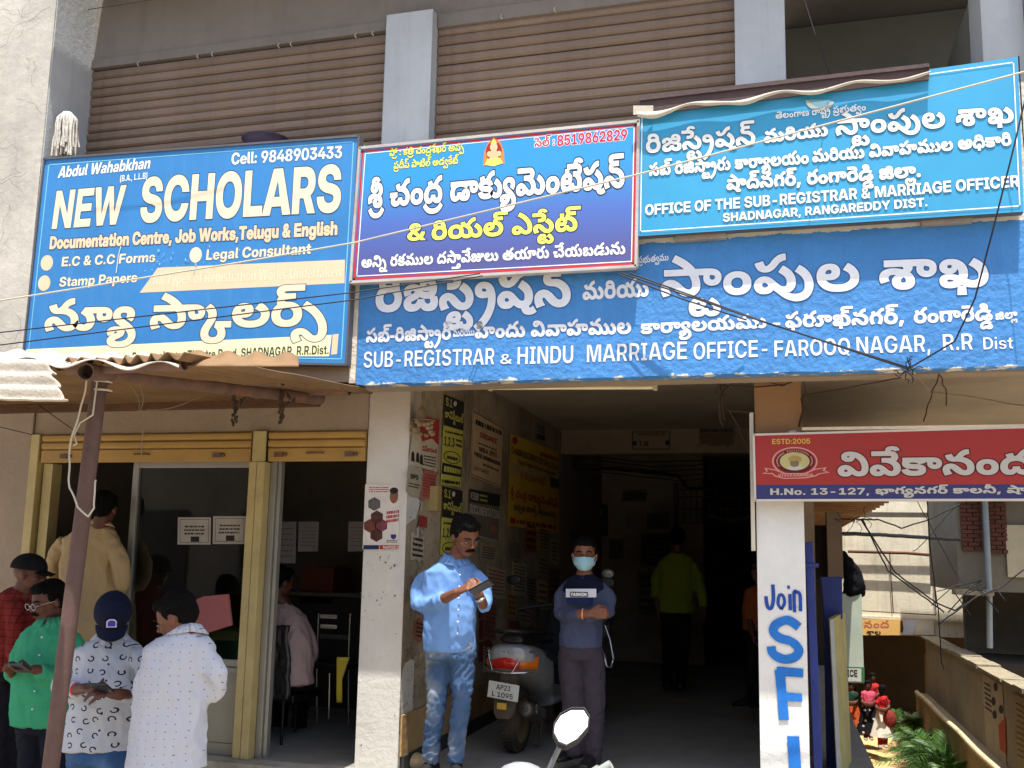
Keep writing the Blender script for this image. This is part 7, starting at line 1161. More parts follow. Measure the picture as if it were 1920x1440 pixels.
loose([(1358,735,-.15),(1380,715,-.2),(1410,703,-.25)], 'cable from the clump up to the blue band', .006)
loose([(1362,724,-.15),(1415,727,-.05),(1462,722,-.03),(1500,727,.1)], 'rusty cable stretched across the top of the pillar')
loose([(1400,703,-.25),(1465,724,-.03),(1505,708,-.2)], 'slack cable crossing in front of the pillar top')
loose([(1368,770,-.1),(1390,772,-.05),(1412,775,-.02),(1414,830,-.02)], 'cable from the clump to the white conduit')
loose([(1366,768,-.1),(1385,800,0),(1404,850,.2)], 'dangling cable end below the clump, left'); loose([(1352,770,-.1),(1348,785,-.1),(1355,800,-.1)], 'shortest dangling cable end of the clump')
loose([(1503,705,-.3),(1512,735,-.1),(1503,748,-.05),(1508,765,-.05),(1499,800,0)], 'twisted cable at the right edge of the pillar top', .006)
loose([(1510,742,-.1),(1690,708,-.4)], 'straight cable from the pillar to the knot over the red board', .0035)
loose([(1715,700,-.5),(1745,735,0),(1810,742,0),(1925,760,.2)], 'pale frayed cable under the ceiling on the right', .004, M_string)
loose([(1762,700,-.5),(1745,745,-.2),(1732,790,0)], 'left leg of the V of wires hanging under the right ceiling'); loose([(1762,700,-.5),(1772,730,-.2),(1774,760,-.1)], 'right leg of the V of wires hanging under the right ceiling')
# tube light
tl = thing('tube_light', 'long unlit fluorescent tube light under the edge of the passage ceiling', 'lamp', PY(1075,725,-.2))
A, B = PY(918,727,-.22), PY(1228,726,-.22); mb = MB(); mb.tube([A, B], .014,12); mb.build('tube', pm('frosted_tube', 'd9cfae', rough=.3, bump=0), tl)
mb = MB(); mb.box(A.x, B.x, -.20,-.17, A.z + .012, A.z + .05); mb.build('batten', pm('lamp_batten', 'b3a78f', bump=0), tl)
for c in (A, B): mb = MB(); mb.box(c.x - .012, c.x + .012,-.235,-.18, c.z - .016, c.z + .04); mb.build('lamp_holder', MATS['lamp_batten'], tl)
# ------------------------------------------------------------------ bills and posters (flat print)
def paper(label, pl, quad, col, cat='poster', lift=.006, group='bills pasted in the passage', name='poster', torn=0, rough=.85):
 lift *= .33 if pl.axis == 'y' else 1
 P = [pl.at(*q) for q in quad]; o = pl.out; mb = MB(); rr = random.Random(int(quad[0][0] * 7 + quad[0][1]))
 if torn:
  Q = []
  for i in range(len(P)):
   a, b = P[i], P[(i + 1) % len(P)]
   for k in range(6): Q.append(a.lerp(b, k / 6) + Vector((rr.uniform(-1,1) if pl.axis == 'y' else 0,0 if pl.axis == 'y' else rr.uniform(-1,1), rr.uniform(-1,1))) * torn)
  P = Q
 mb.prism([p + o * lift for p in P], -o * .002)
 m = pm('paper_' + col, col, rough=rough, var=.16, scale=5, bump=.12, bscale=35, stain=(.55,.75,.4), stain_col='4f4333')
 return one(mb, name, m, label, cat, group)
def bars(root, pl, quad, n, mat, lift=.0085, seed=1, th=.45, name='small_print'):
 lift *= .33 if pl.axis == 'y' else 1
 """rows of unreadable small print: short dark dashes inside a quad"""
 rr = random.Random(seed); mb = MB(); a, b, c, d = [Vector((*q, 0)) for q in quad]
 for i in range(n):
  t0 = (i + .5 - th / 2) / n; t1 = (i + .5 + th / 2) / n; s = rr.uniform(0,.08)
  while s < .95:
   e = min(.98, s + rr.uniform(.03,.13))
   F = lambda s_, t: (a.lerp(b, s_)).lerp(d.lerp(c, s_), t)
   q = [F(s, t0), F(e, t0), F(e, t1), F(s, t1)]; mb.face([pl.at(v.x, v.y) + pl.out * lift for v in q]); s = e + rr.uniform(.015,.04)
 return mb.build(name, mat, root, kind='stuff')
pw = Plane('x', -2.424)
M_ink = pm('ink_black', '1c1a19', bump=0, rough=.8); M_inkr = pm('ink_red', '9c2a22', bump=0, rough=.8); M_inkb = pm('ink_brown', '5b3a22', bump=0, rough=.8); M_inkl = pm('ink_lime', 'c3bd55', bump=0, rough=.8); M_inkw = pm('ink_white', 'cfc8ba', bump=0, rough=.8)
def PT(root, txt, f, p0, p1, h, m, **k): return lettering(root, txt, f, pw, p0, p1, h, m, lift=k.pop('lift', .0095), **k)
# red topped school bill
r = paper('white bill with a red top and figures in black suits, nearest the street', pw, [(776,775),(822,788),(818,885),(765,870)], 'b9ac98')
poly(r, pw, [(783,777),(822,788),(820,835),(808,822),(790,828),(786,815)], M_inkr, .0085); PT(r, 'వివేకానంద', 'T9', (789,845),(817,850),8, M_inkr)
bars(r, pw, [(792,852),(817,856),(815,879),(790,873)], 4, M_ink, seed=3)
mb = MB()
for x, y in ((772,850),(781,852),(788,856)): mb.face([pw.at(x - 3, y + 14) + pw.out * .0088, pw.at(x + 3, y + 16) + pw.out * .0088, pw.at(x + 2.5, y) + pw.out * .0088, pw.at(x, y - 5) + pw.out * .0088, pw.at(x - 2.5, y)+ pw.out * .0088])
mb.build('printed_figures', M_ink, r, kind='stuff')
r = paper('torn white and yellow bill headed SPO below the red topped bill', pw, [(763,874),(792,882),(785,935),(760,925)], 'a39c86', torn=.012); PT(r, 'SPO', 'L9', (767,897),(782,900),9, M_ink); bars(r, pw, [(764,903),(786,908),(784,918),(763,913)], 2, M_inkb, seed=8)
r = paper('torn pink bill with rows of red print', pw, [(793,880),(818,887),(811,940),(786,934)], 'a35f57', torn=.015); bars(r, pw, [(794,886),(816,892),(810,934),(789,930)], 8, M_inkr, seed=5)
paper('small red handbill low on the passage wall', pw, [(785,966),(800,970),(799,990),(784,987)], '8e2f2c')
# black and lime job bills, two of the same
for k, (dy, lb) in enumerate(((0, 'black and lime bill reading S.I. and 1,2,3 high on the passage wall'),(172, 'second black and lime S.I. bill, lower and half hidden by the man'))):
 Q = lambda x, y: (x - (3 if k else 0) , y + dy - (x - 832) * .14 * k)
 r = paper(lb, pw, [Q(833,738), Q(868.5,754), Q(863,913), Q(825,908)], 'b9b44e')
 poly(r, pw, [Q(832,739), Q(868.5,754), Q(867,808), Q(830,797)], M_ink, .0085); poly(r, pw, [Q(828,867), Q(864,876), Q(863,895), Q(826,888)], M_ink, .0085)
 PT(r, 'S.I.', 'L9', Q(833,760), Q(847,766),16, M_inkl, lift=.011, bold=-4); PT(r, 'కానిస్టేబుల్', 'T9', Q(832,782), Q(866,794),13, M_inkl, lift=.011)
 disc(r, pw, Q(851,757),3,5, M_inkw, .011); PT(r, '1,2,3', 'L9', Q(830,835), Q(850,839),18, M_ink, bold=-4); bars(r, pw, [Q(853,820), Q(865,824), Q(864,842), Q(852,838)], 2, M_ink, seed=2)
 mb = MB(); c = pw.at(*Q(846,858)); U = pw.at(*Q(861,861)) - c; V = Vector((0,0,(pw.at(*Q(846,847)) - c).z))
 mb.tube([c + U * math.cos(t * PI / 10) + V * math.sin(t * PI / 10) + pw.out * .009 for t in range(21)], .003,5); mb.build('printed_oval', M_ink, r)
 bars(r, pw, [Q(836,853), Q(858,858), Q(857,865), Q(835,861)], 1, M_ink, seed=4, th=.8); bars(r, pw, [Q(829,871), Q(862,879), Q(861,891), Q(827,885)], 1, M_inkl, seed=6, lift=.011, th=.75); bars(r, pw, [Q(826,897), Q(863,903), Q(862,911), Q(826,906)], 1, M_ink, seed=7, th=.7)
 bars(r, pw, [Q(832,806), Q(867,814), Q(866,819), Q(831,811)], 1, M_ink, seed=11, th=.7)
# degree admission banner
r = paper('cream banner headed DEGREE and FREE ADMISSION with corner strings', pw, [(885,770),(943,803),(938,915),(880,890)], 'c2a887')
bars(r, pw, [(888,784),(940,808),(940,818),(888,796)], 1, M_ink, seed=9, th=.8); PT(r, 'DEGREE', 'L9', (898,820),(930,833),10, M_inkr); bars(r, pw, [(895,827),(931,842),(931,848),(895,834)], 1, M_inkb, seed=1)
PT(r, 'MBA (PU)', 'L9', (896,846),(930,858),9, M_inkb); PT(r, 'FREE ADMISSION', 'L9', (887,854),(936,874),8, M_ink); bars(r, pw, [(902,866),(935,880),(935,887),(902,873)], 1, M_ink, seed=2)
PT(r, 'DISTANCE', 'L9', (886,880),(915,890),7, pm('ink_tan', '8a6338', bump=0))
ring_line(r, pw, [(886,772),(942,804),(937,912),(881,888)], .006, M_inkb, .009)
# documentation bill, black and grey
r = paper('black and grey bill reading DOCUMENTATION above the man in the blue shirt', pw, [(879,916),(936,927),(933,1015),(876,1000)], '6f655c')
poly(r, pw, [(879,917),(936,928),(935,950),(878,941)], M_ink, .0085); PT(r, 'KSSM', 'L9', (880,936),(895,940),15, M_inkw, lift=.011, bold=-5); PT(r, 'DOCUMENTATION', 'L9', (878,962),(934,974),18, M_inkw, border=M_ink, bw=4, bold=-5); poly(r, pw, [(918,985),(930,987),(930,999),(918,997)], pm('ink_salmon', 'a86a5a', bump=0),.0085); bars(r, pw, [(897,924),(912,927),(912,944),(897,941)], 2, M_inkl, seed=3, lift=.011); bars(r, pw, [(880,1000),(932,1012),(932,1016),(880,1004)], 1, M_inkw, seed=5)
# large yellow banner
M_yb = 'cda838'
r = paper('large yellow banner advertising documentation, typing and colour xerox in Telugu and English', pw, [(956,813),(1047,848),(1046,1000),(950,985)], M_yb)
poly(r, pw, [(956,866),(1047,888),(1047,905),(955,890)], pm('ink_pale_yellow', 'b9a06a', bump=0),.0075)
PT(r, 'CHANDRA DOCUMENTATION & REAL ESTATES', 'L9', (957,850),(1047,884),14, M_ink, bold=-6); PT(r, 'Telugu & English DTP Job Work Undertaken', 'L9', (968,868),(1041,893),9, M_ink, bold=-4)
PT(r, 'B / W Colour XEROX', 'L9', (974,898),(1022,911),15, M_inkr, bold=-6); poly(r, pw, [(1030,894),(1047,899),(1047,917),(1030,913)], pm('ink_green', '2f4a3c', bump=0),.0085)
PT(r, 'శ్రీ చంద్ర డాక్యుమెంటేషన్', 'T9', (955,930),(1044,951),14, M_inkr)
PT(r, 'ఇచ్చట జిరాక్స్ తీయబడును', 'T6', (961,955),(1040,970),10, M_ink); poly(r, pw, [(955,970),(965,972),(965,983),(955,981)], M_inkr, .0085); bars(r, pw, [(966,973),(1043,985),(1043,994),(966,982)], 1, M_inkr, seed=4, th=.8)
disc(r, pw, (964,826),5,7, M_inkr, .0085); bars(r, pw, [(1010,846),(1046,859),(1046,868),(1010,854)], 1, M_inkr, seed=6, th=.8)
r = paper('small framed white bill above the yellow banner', pw, [(1003,790),(1022,798),(1021,828),(1003,822)], '8d8474'); bars(r, pw, [(1005,795),(1020,801),(1020,815),(1005,810)], 3, M_ink, seed=3); bars(r, pw, [(1004,812),(1021,818),(1021,828),(1004,822)], 1, M_ink, seed=12, th=.9)
# layered small bills below
rr = random.Random(21); where = ['behind the man in blue', 'left of the scooter', 'under the black documentation bill', 'below the yellow banner', 'beside the skirting', 'near the corner', 'deep in the passage']; cols = ['a3957f', 'b8ab93', '955a49', '8a8070', 'bdb197', 'a05040', 'a8945f']
spots = [(900,1018,30,34),(912,1060,34,60),(905,1130,24,70),(950,1010,26,40),(958,1052,28,62),(984,975,22,60),(1008,985,20,48),(1006,1040,22,40),(1030,1010,16,46),(1028,1062,20,60),(985,1078,20,52),(1006,1086,20,56),(1040,1112,14,30),(948,1108,20,50),(972,1130,22,40),(770,1000,24,50),(776,1160,18,40),(765,1080,26,34),(905,1210,26,50),(952,1160,22,40)]
words = ['faded', 'torn', 'yellowed', 'grimy', 'crumpled']
for i, (x, y, w_, h) in enumerate(spots):
 c = cols[i % len(cols)]; sl = .25
 o = paper('%s %s bill %s in the layered old bills' % (('small', 'narrow', 'long', 'wide')[i // 5], words[i % 5], where[i % 7]), pw, [(x, y),(x + w_, y + w_ * sl),(x + w_ - 1, y + h + w_ * sl * .4),(x - 1, y + h)], c, torn=.014, lift=.004 + .0012 * (i % 5), group='old bills layered on the passage wall')
 bars(o, pw, [(x + 2, y + 4),(x + w_ - 2, y + w_ * sl + 3),(x + w_ - 3, y + h - 2),(x + 2, y + h - 5)], rr.randint(4,8), rr.choice([M_ink, M_inkb, M_inkr, M_ink]), lift=.0075 + .0012 * (i % 5), seed=i)
# red bills behind the man
for k in range(3):
 o = paper(('top', 'middle', 'lowest')[k] + ' of three red printed sheets between the man in blue and the scooter', pw, [(898,1118 + k * 44),(922,1112 + k * 42),(921,1150 + k * 42),(897,1160 + k * 42)], '6d2a1e', torn=.01, group='red sheets on the passage wall'); bars(o, pw, [(900,1122 + k * 44),(920,1117 + k * 42),(919,1146 + k * 42),(899,1155 + k * 42)], 5, M_inkb, seed=k)
# scraps and stencilled scribbles on the wall near the corner
mb = MB()
for _ in range(520):
 x = rr.uniform(-2.42,-2.42); y = abs(rr.gauss(0,.5)) + .02; z = rr.uniform(.4,1.7); s_ = rr.uniform(.005,.024)
 c = Vector((-2.4195, min(y, 4.6), z)); mb.face([c + Vector((0, rr.uniform(-1,1) * s_ * .5, rr.uniform(-1,1) * s_)) for _ in range(4)])
mb.build('paste_scrap', pm('scrap_dark', '2b2722', bump=0), bld, kind='stuff')
mb = MB()
for _ in range(320):
 y = rr.uniform(.02,4.5); z = rr.uniform(.4,2.2) if y < 1 else rr.uniform(.4,1.5); s_ = rr.uniform(.01,.06)
 c = Vector((-2.4190, y, z)); mb.face([c + Vector((0, rr.uniform(-1,1) * s_, rr.uniform(-1,1) * s_ * .7)) for _ in range(4)])
mb.build('paper_scrap', pm('scrap_pale', 'a89d8a', bump=0), bld, kind='stuff')
# the hanging offering at the corner
mb = MB(); c = PX(792,800,-2.34); mb.tube([PX(795,722,-2.36), PX(793,745,-2.36), PX(790,775,-2.36)], .012,7); mb.ell(PX(790,780,-2.35),.035,.035,.06); rr2 = random.Random(2)
for k in range(30): a = rr2.uniform(0,6.28); mb.ell(c + Vector((.07 * math.cos(a),.07 * math.sin(a), rr2.uniform(-.05,.03))),.022,.022,.018, n=6, m=4)
mb.tube([c + Vector((.085 * math.cos(t * .5),.085 * math.sin(t * .5),.04)) for t in range(14)], .004,5)
one(mb, 'hanging_charm', pm('dusty_cloth_bundle', '8a7458', var=.5, scale=14, bump=.5), 'dusty knotted cloth charm hanging at the corner of the passage', 'charm')
# switch box on the corner
b = MB(); q = PX(824,935,-2.36); b.box(-2.43,-2.36, q.y - .05, q.y + .05, q.z - .09, q.z + .09); one(b, 'switch_box', pm('cream_box', 'a48f5c', rough=.6), 'small cream switch box on the passage wall beside the lime bill', 'box', bevel=.004)
# poster on the pillar
pp = Plane('y', -.004)
r = paper('white political poster with hexagon pictures and a portrait on the pillar', pp, [(685,908),(751,909),(747,1032),(680,1030)], 'cdc8c2', group=None)
for cx, cy, m in ((702,945, '5f5a5c'),(707,970, '4a2f2c'),(694,986, '6a3a2c'),(715,985, '7a3f4a'),(706,1003, '4f2b22')):
 poly(r, pp, [(cx + 13 * math.cos(a * PI / 3 + PI / 6), cy + 13 * math.sin(a * PI / 3 + PI / 6)) for a in range(6)], pm('hex_' + m, m, var=.6, scale=30, bump=0),.008, 'picture')
disc(r, pp, (739,930),8,14, pm('portrait_tone', '7d4e3c', bump=0),.008, 'portrait'); disc(r, pp, (739,920),8,6, M_ink, .0085, 'portrait'); disc(r, pp, (738,945),10,6, M_inkw, .0075, 'portrait')
bars(r, pp, [(692,912),(730,912),(730,924),(692,924)], 3, M_inkr, seed=1, lift=.009); bars(r, pp, [(724,958),(749,955),(749,978),(724,982)], 3, M_inkr, seed=5, lift=.009, th=.7); bars(r, pp, [(724,1012),(746,1012),(746,1018),(724,1018)], 2, M_ink, seed=6, lift=.009)
poly(r, pp, [(682,1022),(711,1022),(711,1030),(681,1030)], pm('ink_navy', '1f2452', bump=0),.008); poly(r, pp, [(712,1022),(748,1022),(747,1030),(712,1030)], M_inkr, .008)
lettering(r, '9440902811', 'L9', pp, (718,1029),(747,1029),6, M_inkw, lift=.0095); poly(r, pp, [(733,1002),(743,1002),(743,1008),(738,1012),(733,1008)], pm('ink_violet', '3c2a6a', bump=0),.0085)
mb = MB()
for _ in range(60):
 c = pp.at(rr.uniform(672,745), rr.choice([rr.uniform(1036,1070), rr.uniform(1110,1125), rr.uniform(1040,1400)])) + Vector((0,-.004,0)); s_ = rr.uniform(.003,.012); mb.face([c + Vector((rr.uniform(-1,1) * s_, 0, rr.uniform(-1,1) * s_)) for _ in range(4)])
mb.build('scuff', pm('scuff_grey', '5a564f', bump=0), bld, kind='stuff')
# bills on the lintel
plt = Plane('y', 4.79)
r = paper('torn handbill with round portraits reading T.N. on the passage lintel, left', plt, [(1184,808),(1258,808),(1257,844),(1184,844)], '8f8069', torn=.015); lettering(r, 'T.N', 'L9', plt, (1197,837),(1216,837),10, M_ink, lift=.009); bars(r, plt, [(1195,811),(1250,811),(1250,818),(1195,818)], 1, M_inkb, seed=3); disc(r, plt, (1190,831),4,5, M_ink, .009); disc(r, plt, (1251,830),4,5, M_ink, .009); ring_line(r, plt, [(1186,810),(1256,810),(1255,842),(1186,842)], .01, M_ink, .009)
r = paper('torn hostel handbill on the passage lintel, right', plt, [(1307,800),(1378,800),(1374,836),(1312,834)], '6f6353', torn=.02); lettering(r, 'NARAYANA HOSTEL', 'L9', plt, (1312,811),(1375,810),8, M_ink, lift=.009); bars(r, plt, [(1316,815),(1372,814),(1370,832),(1316,832)], 4, M_inkb, seed=4, th=.3)
# sfi lettering on the white pillar: brush strokes
pf = Plane('y', -.0035); M_brush = pm('blue_brush_paint', '1a6fc4', rough=.7, var=.2, scale=9, bump=.1, streak=.2, stain_col='3d93e0'); M_brushd = pm('navy_brush_paint', '16449a', rough=.7, var=.2, bump=.1)
pil = [o for o in bld.children if o.name.startswith('pillar')][1]
NS = [0]
def stroke(pts, w_, mat, nm='brush_stroke'):
 NS[0] += 1; P = [pf.at(*p) + Vector((0,-.0006 * NS[0], 0)) for p in pts]; mb = MB(); n = 6; Q = []
 for i in range(len(P) - 1):
  for k in range(n):
   t = k / n; a, b, c, d = P[max(i - 1,0)], P[i], P[i + 1], P[min(i + 2, len(P) - 1)]
   Q.append(.5 * ((2 * b) + (c - a) * t + (2 * a - 5 * b + 4 * c - d) * t * t + (3 * b - a - 3 * c + d) * t ** 3))
 Q.append(P[-1]); L = []
 for i, q_ in enumerate(Q):
  d = (Q[min(i + 1, len(Q) - 1)] - Q[max(i - 1,0)]).normalized(); s_ = d.cross(Vector((0,1,0))); wv = w_ * (1 + .12 * noise.noise(q_ * 40)) if not isinstance(w_, (list, tuple)) else w_[0] + (w_[1] - w_[0]) * i / len(Q)
  L.append((q_ + s_ * wv, q_ - s_ * wv))
 for i in range(len(L) - 1): mb.face([L[i][0], L[i + 1][0], L[i + 1][1], L[i][1]])
 return mb.build(nm, mat, pil)
stroke([(1449,1096),(1450,1124),(1446,1140),(1439,1137),(1436,1118)], .011, M_brushd); stroke([(1465,1142),(1459,1132),(1461,1117),(1468,1117),(1471,1130),(1465,1143)], .009, M_brushd); stroke([(1481,1114),(1482,1144)], .010, M_brushd); stroke([(1478,1098),(1479,1104)], .008, M_brushd)
stroke([(1490,1148),(1489,1112),(1494,1110),(1500,1116),(1501,1146)], .010, M_brushd)
stroke([(1498,1176),(1478,1163),(1456,1170),(1450,1184),(1462,1196),(1484,1203),(1498,1218),(1490,1232),(1470,1236),(1450,1226),(1446,1212)], .026, M_brush)
stroke([(1456,1258),(1506,1262)], .026, M_brush); stroke([(1462,1256),(1470,1350)], .028, M_brush); stroke([(1466,1306),(1504,1308)], .024, M_brush); stroke([(1487,1380),(1495,1500)], .034, M_brush)
sk1 = skin('brown', '6e4532'); sk2 = skin('deep_brown', '593628'); sk3 = skin('warm_brown', '7b4d36')
M_phone = pm('phone_black', '1a1a1e', rough=.25, bump=0, var=.05)
M_shoe = pm('black_shoe', '1b1a1b', rough=.45, var=.2, bump=.1)
M_btn = pm('shirt_button', 'd8dce4', rough=.4, bump=0)
def denim(name, col, fade='9fb6cf'):
 m = cloth(name, col, var=.3, scale=5, bump=.35, bscale=200)
 def f(N, L):
  g = N.new('ShaderNodeNewGeometry'); n = N.new('ShaderNodeTexNoise'); n.inputs['Scale'].default_value = 4; n.inputs['Detail'].default_value = 1; L.new(g.outputs['Position'], n.inputs['Vector'])
  r = N.new('ShaderNodeMapRange'); r.inputs[1].default_value = .45; r.inputs[2].default_value = .8; r.inputs[4].default_value = .8; L.new(n.outputs[0], r.inputs[0]); return r.outputs[0]
 return mixin(m, f, fade)
def phone(label, c, u, v, s=1.):
 c, u, v = Vector(c), Vector(u).normalized(), Vector(v); v = (v - u * v.dot(u)).normalized(); w_ = u.cross(v)
 r = thing('phone', label, 'phone', c)
 mb = MB(); mb.obox(c, u * .075 * s, v * .037 * s, w_ * .0045); mb.build('phone_body', M_phone, r, bevel=.003)
 mb = MB(); mb.obox(c + w_ * .0052, u * .070 * s, v * .033 * s, w_ * .0006); mb.build('screen', pm('phone_screen', '30343c', rough=.1, bump=0), r)
def collar(P, c, Rv, Fv, mat, w=.075, h=.04):
 m_ = MB(); up_ = Vector((0,0,1))
 for sx in (-1,1):
  pts = []
  for i in range(9):
   t = i / 8 * PI * .97; pts.append((Rv * math.sin(t) * sx * w - Fv * math.cos(t) * w * .8, t / PI))
  for i in range(8):
   (a, ta),(b, tb) = pts[i], pts[i + 1]; f = lambda t: .052 - .03 * t
   lo = lambda q, t: c + q * (1.22 + .35 * t) + up_ * (f(t) - h * (.9 + .5 * t))
   m_.face([c + a * .86 + up_ * f(ta), c + b * .86 + up_ * f(tb), lo(b, tb), lo(a, ta)], 0, True)
 o = m_.build('collar', mat, P.root); md = o.modifiers.new('s', 'SOLIDIFY'); md.thickness = .005
def placket(P, p0, p1, mat, n=6, dy=-.004):
 a, b = P.J(*p0), P.J(*p1); m_ = MB()
 for i in range(n):
  c = a.lerp(b, i / (n - 1)); m_.lathe(c, (0,-1,0), [(-.004,.006),(.001,.006),(.002,0)], 8)
 m_.build('buttons', mat, P.root, kind='stuff')
# ---- man in the light blue shirt
c_blue = cloth('light_blue', '6a91c8', var=.06)
p = Person('man in light blue shirt and faded jeans looking at the phone in his hands', -.1,(840,1450), sk1)
p.head(873,1006,50,26,1.08, dy=-.06, roll=-4, neck=p.J(852,1052,.0), moustache=True)
p.torso([(853,1048,0,.06,.055),(850,1058,0,.135,.085),(847,1073,0,.18,.105),(845,1105,0,.178,.12),(843,1150,-.02,.168,.135),(842,1190,-.01,.172,.138),(842,1219,0,.174,.128)], 24, mat=c_blue,
  sleeves=[([(800,1070,0),(786,1100,0),(783,1132,-.03),(806,1134,-.12),(832,1124,-.2)], [.060,.054,.053,.050,.050]),
                 ([(897,1072,0),(906,1098,-.02),(910,1128,-.05),(906,1136,-.12)], [.056,.050,.050,.046])], wrinkle=.008, wscale=8)
p.arm([(818,1129,-.165),(834,1122,-.215),(858,1110,-.27)], [.034,.035,.028]); hand(p.body, p.J(858,1110,-.27),(.9,-.25,.40),(-.3,-.55,.8),1,.35,1.05)
p.arm([(906,1134,-.13),(903,1126,-.2),(898,1113,-.25)], [.032,.032,.027]); hand(p.body, p.J(900,1116,-.25),(-.45,-.25,.6),(.6,-.2,-.5),-1,.75,1.0)
p.trousers((845,1235,0,.165,.12), [([(824,1225,0),(820,1265,0),(820,1310,-.03),(812,1370,.0),(807,1425,.02)], [.088,.080,.064,.058,.056]),([(866,1225,0),(866,1265,0),(866,1312,-.02),(858,1370,.0),(854,1425,.02)], [.088,.080,.064,.058,.056])], denim('faded_jeans', '445d80', 'a9aca6'),(845,1200,0,.165,.12), wrinkle=.0085, wscale=11)
p.shoe(805,1452,.02,-10, M_shoe); p.shoe(856,1452,.02,15, M_shoe)
collar(p, p.J(853,1050,0), p.Rv, p.Fv, c_blue, .078,.045); placket(p, (862,1078,-.14),(857,1188,-.165), M_btn)
m_ = MB(); wc = p.J(901,1121,-.235); m_.lathe(wc - Vector((0,0,.01)),(-.3,-.2,.9), [(-.008,.031),(-.008,.034),(.008,.034),(.008,.031)], 16); m_.build('watch', pm('steel_watch', 'b9bcc0', rough=.25, metal=.8, bump=0), p.root)
p.finish()
phone('dark phone tilted in the left hand of the man in the light blue shirt', p.J(903,1101,-.32),(.85,-.1,.45),(0,-.8,.5))
# ---- man with the mask
c_sweat = cloth('grey_blue_knit', '434960', var=.1, scale=10); c_navy = cloth('navy_knit', '14172a'); c_trou = cloth('dusky_trousers', '3d363f', var=.12)
p = Person('man with folded arms, pale blue face mask and grey and navy sweatshirt', .45,(1095,1432), sk3)
p.head(1096,1040,9,4,1.0, dy=0, neck=p.J(1096,1075))
p.torso([(1096,1078,0,.06,.055),(1096,1086,0,.115,.085),(1096,1098,0,.158,.10),(1093,1130,0,.152,.11),(1090,1170,0,.142,.11),(1088,1213,0,.150,.115)], -4, mat=c_sweat, name='sweatshirt',
  sleeves=[([(1058,1096,0),(1050,1120,0),(1052,1150,-.03),(1074,1154,-.12),(1085,1152,-.15)], [.052,.048,.048,.043,.039]),([(1134,1096,0),(1142,1120,0),(1141,1146,-.03),(1120,1152,-.12),(1100,1158,-.14)], [.052,.048,.047,.043,.040])], wrinkle=.006)
p.arm([(1074,1154,-.12),(1090,1151,-.16),(1108,1150,-.185)], [.036,.033,.026]); hand(p.body, p.J(1106,1149,-.185),(.9,-.15,.02),(0,-.95,.25),1,.7,1.0)
p.trousers((1090,1235,0,.150,.11), [([(1070,1225,0),(1071,1265,0),(1073,1315,-.02),(1075,1370,0),(1076,1412,.02)], [.088,.084,.072,.066,.062]),([(1110,1225,0),(1112,1265,0),(1115,1320,-.02),(1114,1375,0),(1112,1425,0)], [.088,.084,.072,.066,.062])], c_trou, (1089,1210,0,.148,.11))
p.shoe(1074,1424,.10,-30, M_shoe); p.shoe(1108,1436,-.02,-8, M_shoe)
yoke = MB(); loft(yoke, [(p.J(1096,1078), p.Rv * .07, p.Fv * .065),(p.J(1096,1087), p.Rv * .122, p.Fv * .092),(p.J(1096,1100), p.Rv * .156, p.Fv * .112),(p.J(1094,1111), p.Rv * .150, p.Fv * .118)])
fuse(yoke, 'yoke', c_navy, p.root, voxel=.01, smooth=2, wrinkle=.002)
def chest(px, py, dy=-.13): return p.J(px, py, dy)
mb = MB(); mb.grid(lambda a, b: chest(1061 + a * 57,1120 - b * 16 - 1.5 * b * 0,-.122 - .022 * math.sin(PI * a)),10,3); mb.build('chest_band', cloth('white_band', 'c9ccd6'), p.root)
mb = MB(); mb.grid(lambda a, b: chest(1062 + a * 50,1132 - b * 11,-.120 - .020 * math.sin(PI * a)),10,2); mb.build('chest_band', cloth('deep_blue_band', '1d2850'), p.root)
plc = Plane('y', .45 - .149); mb = MB(); mb.face([plc.at(1069,1119), plc.at(1102,1119), plc.at(1102,1110), plc.at(1069,1110)]); mb.build('chest_print', M_black, p.root)
cur = p.root; pl = plc
lettering(p.root, 'FASHION', 'L9', plc, (1071,1117.5),(1100,1117.5),6, M_print_w, lift=.002)
q = lambda x, y, z: p.hc + p.hR @ Vector((x, y, z)) * p.hs
mb = MB()
def mk_(a, b):
 t = (a - .5) * 2; z = -.012 - .086 * b + (.006 * math.cos(t * 2) if b < .2 else 0); w_ = .068 * (1 - .45 * max(0, b - .55) / .45)
 return q(t * w_, -.118 + .052 * t * t + .018 * abs(b - .45), z - (.0 if abs(t) < .8 else 0))
mb.grid(mk_, 16,12); o = mb.build('face_mask', cloth('surgical_mask', '8fb7bf', var=.05, bump=.1), p.root); md = o.modifiers.new('s', 'SOLIDIFY'); md.thickness = .003
mb = MB()
for sx in (-1,1): mb.tube([q(.066 * sx, -.07,-.02), q(.082 * sx, -.01,.0), q(.084 * sx, .01,-.02), q(.066 * sx, -.06,-.07)], .0015,5)
mb.build('mask_loop', M_print_w, p.root)
mb = MB(); mb.lathe(p.J(1093,1151,-.165),(1,0,0), [(-.006,.034),(-.004,.037),(.004,.037),(.006,.034)], 14); mb.build('wristband', pm('copper_band', 'c98a6a', rough=.4, bump=0), p.root)
p.finish()
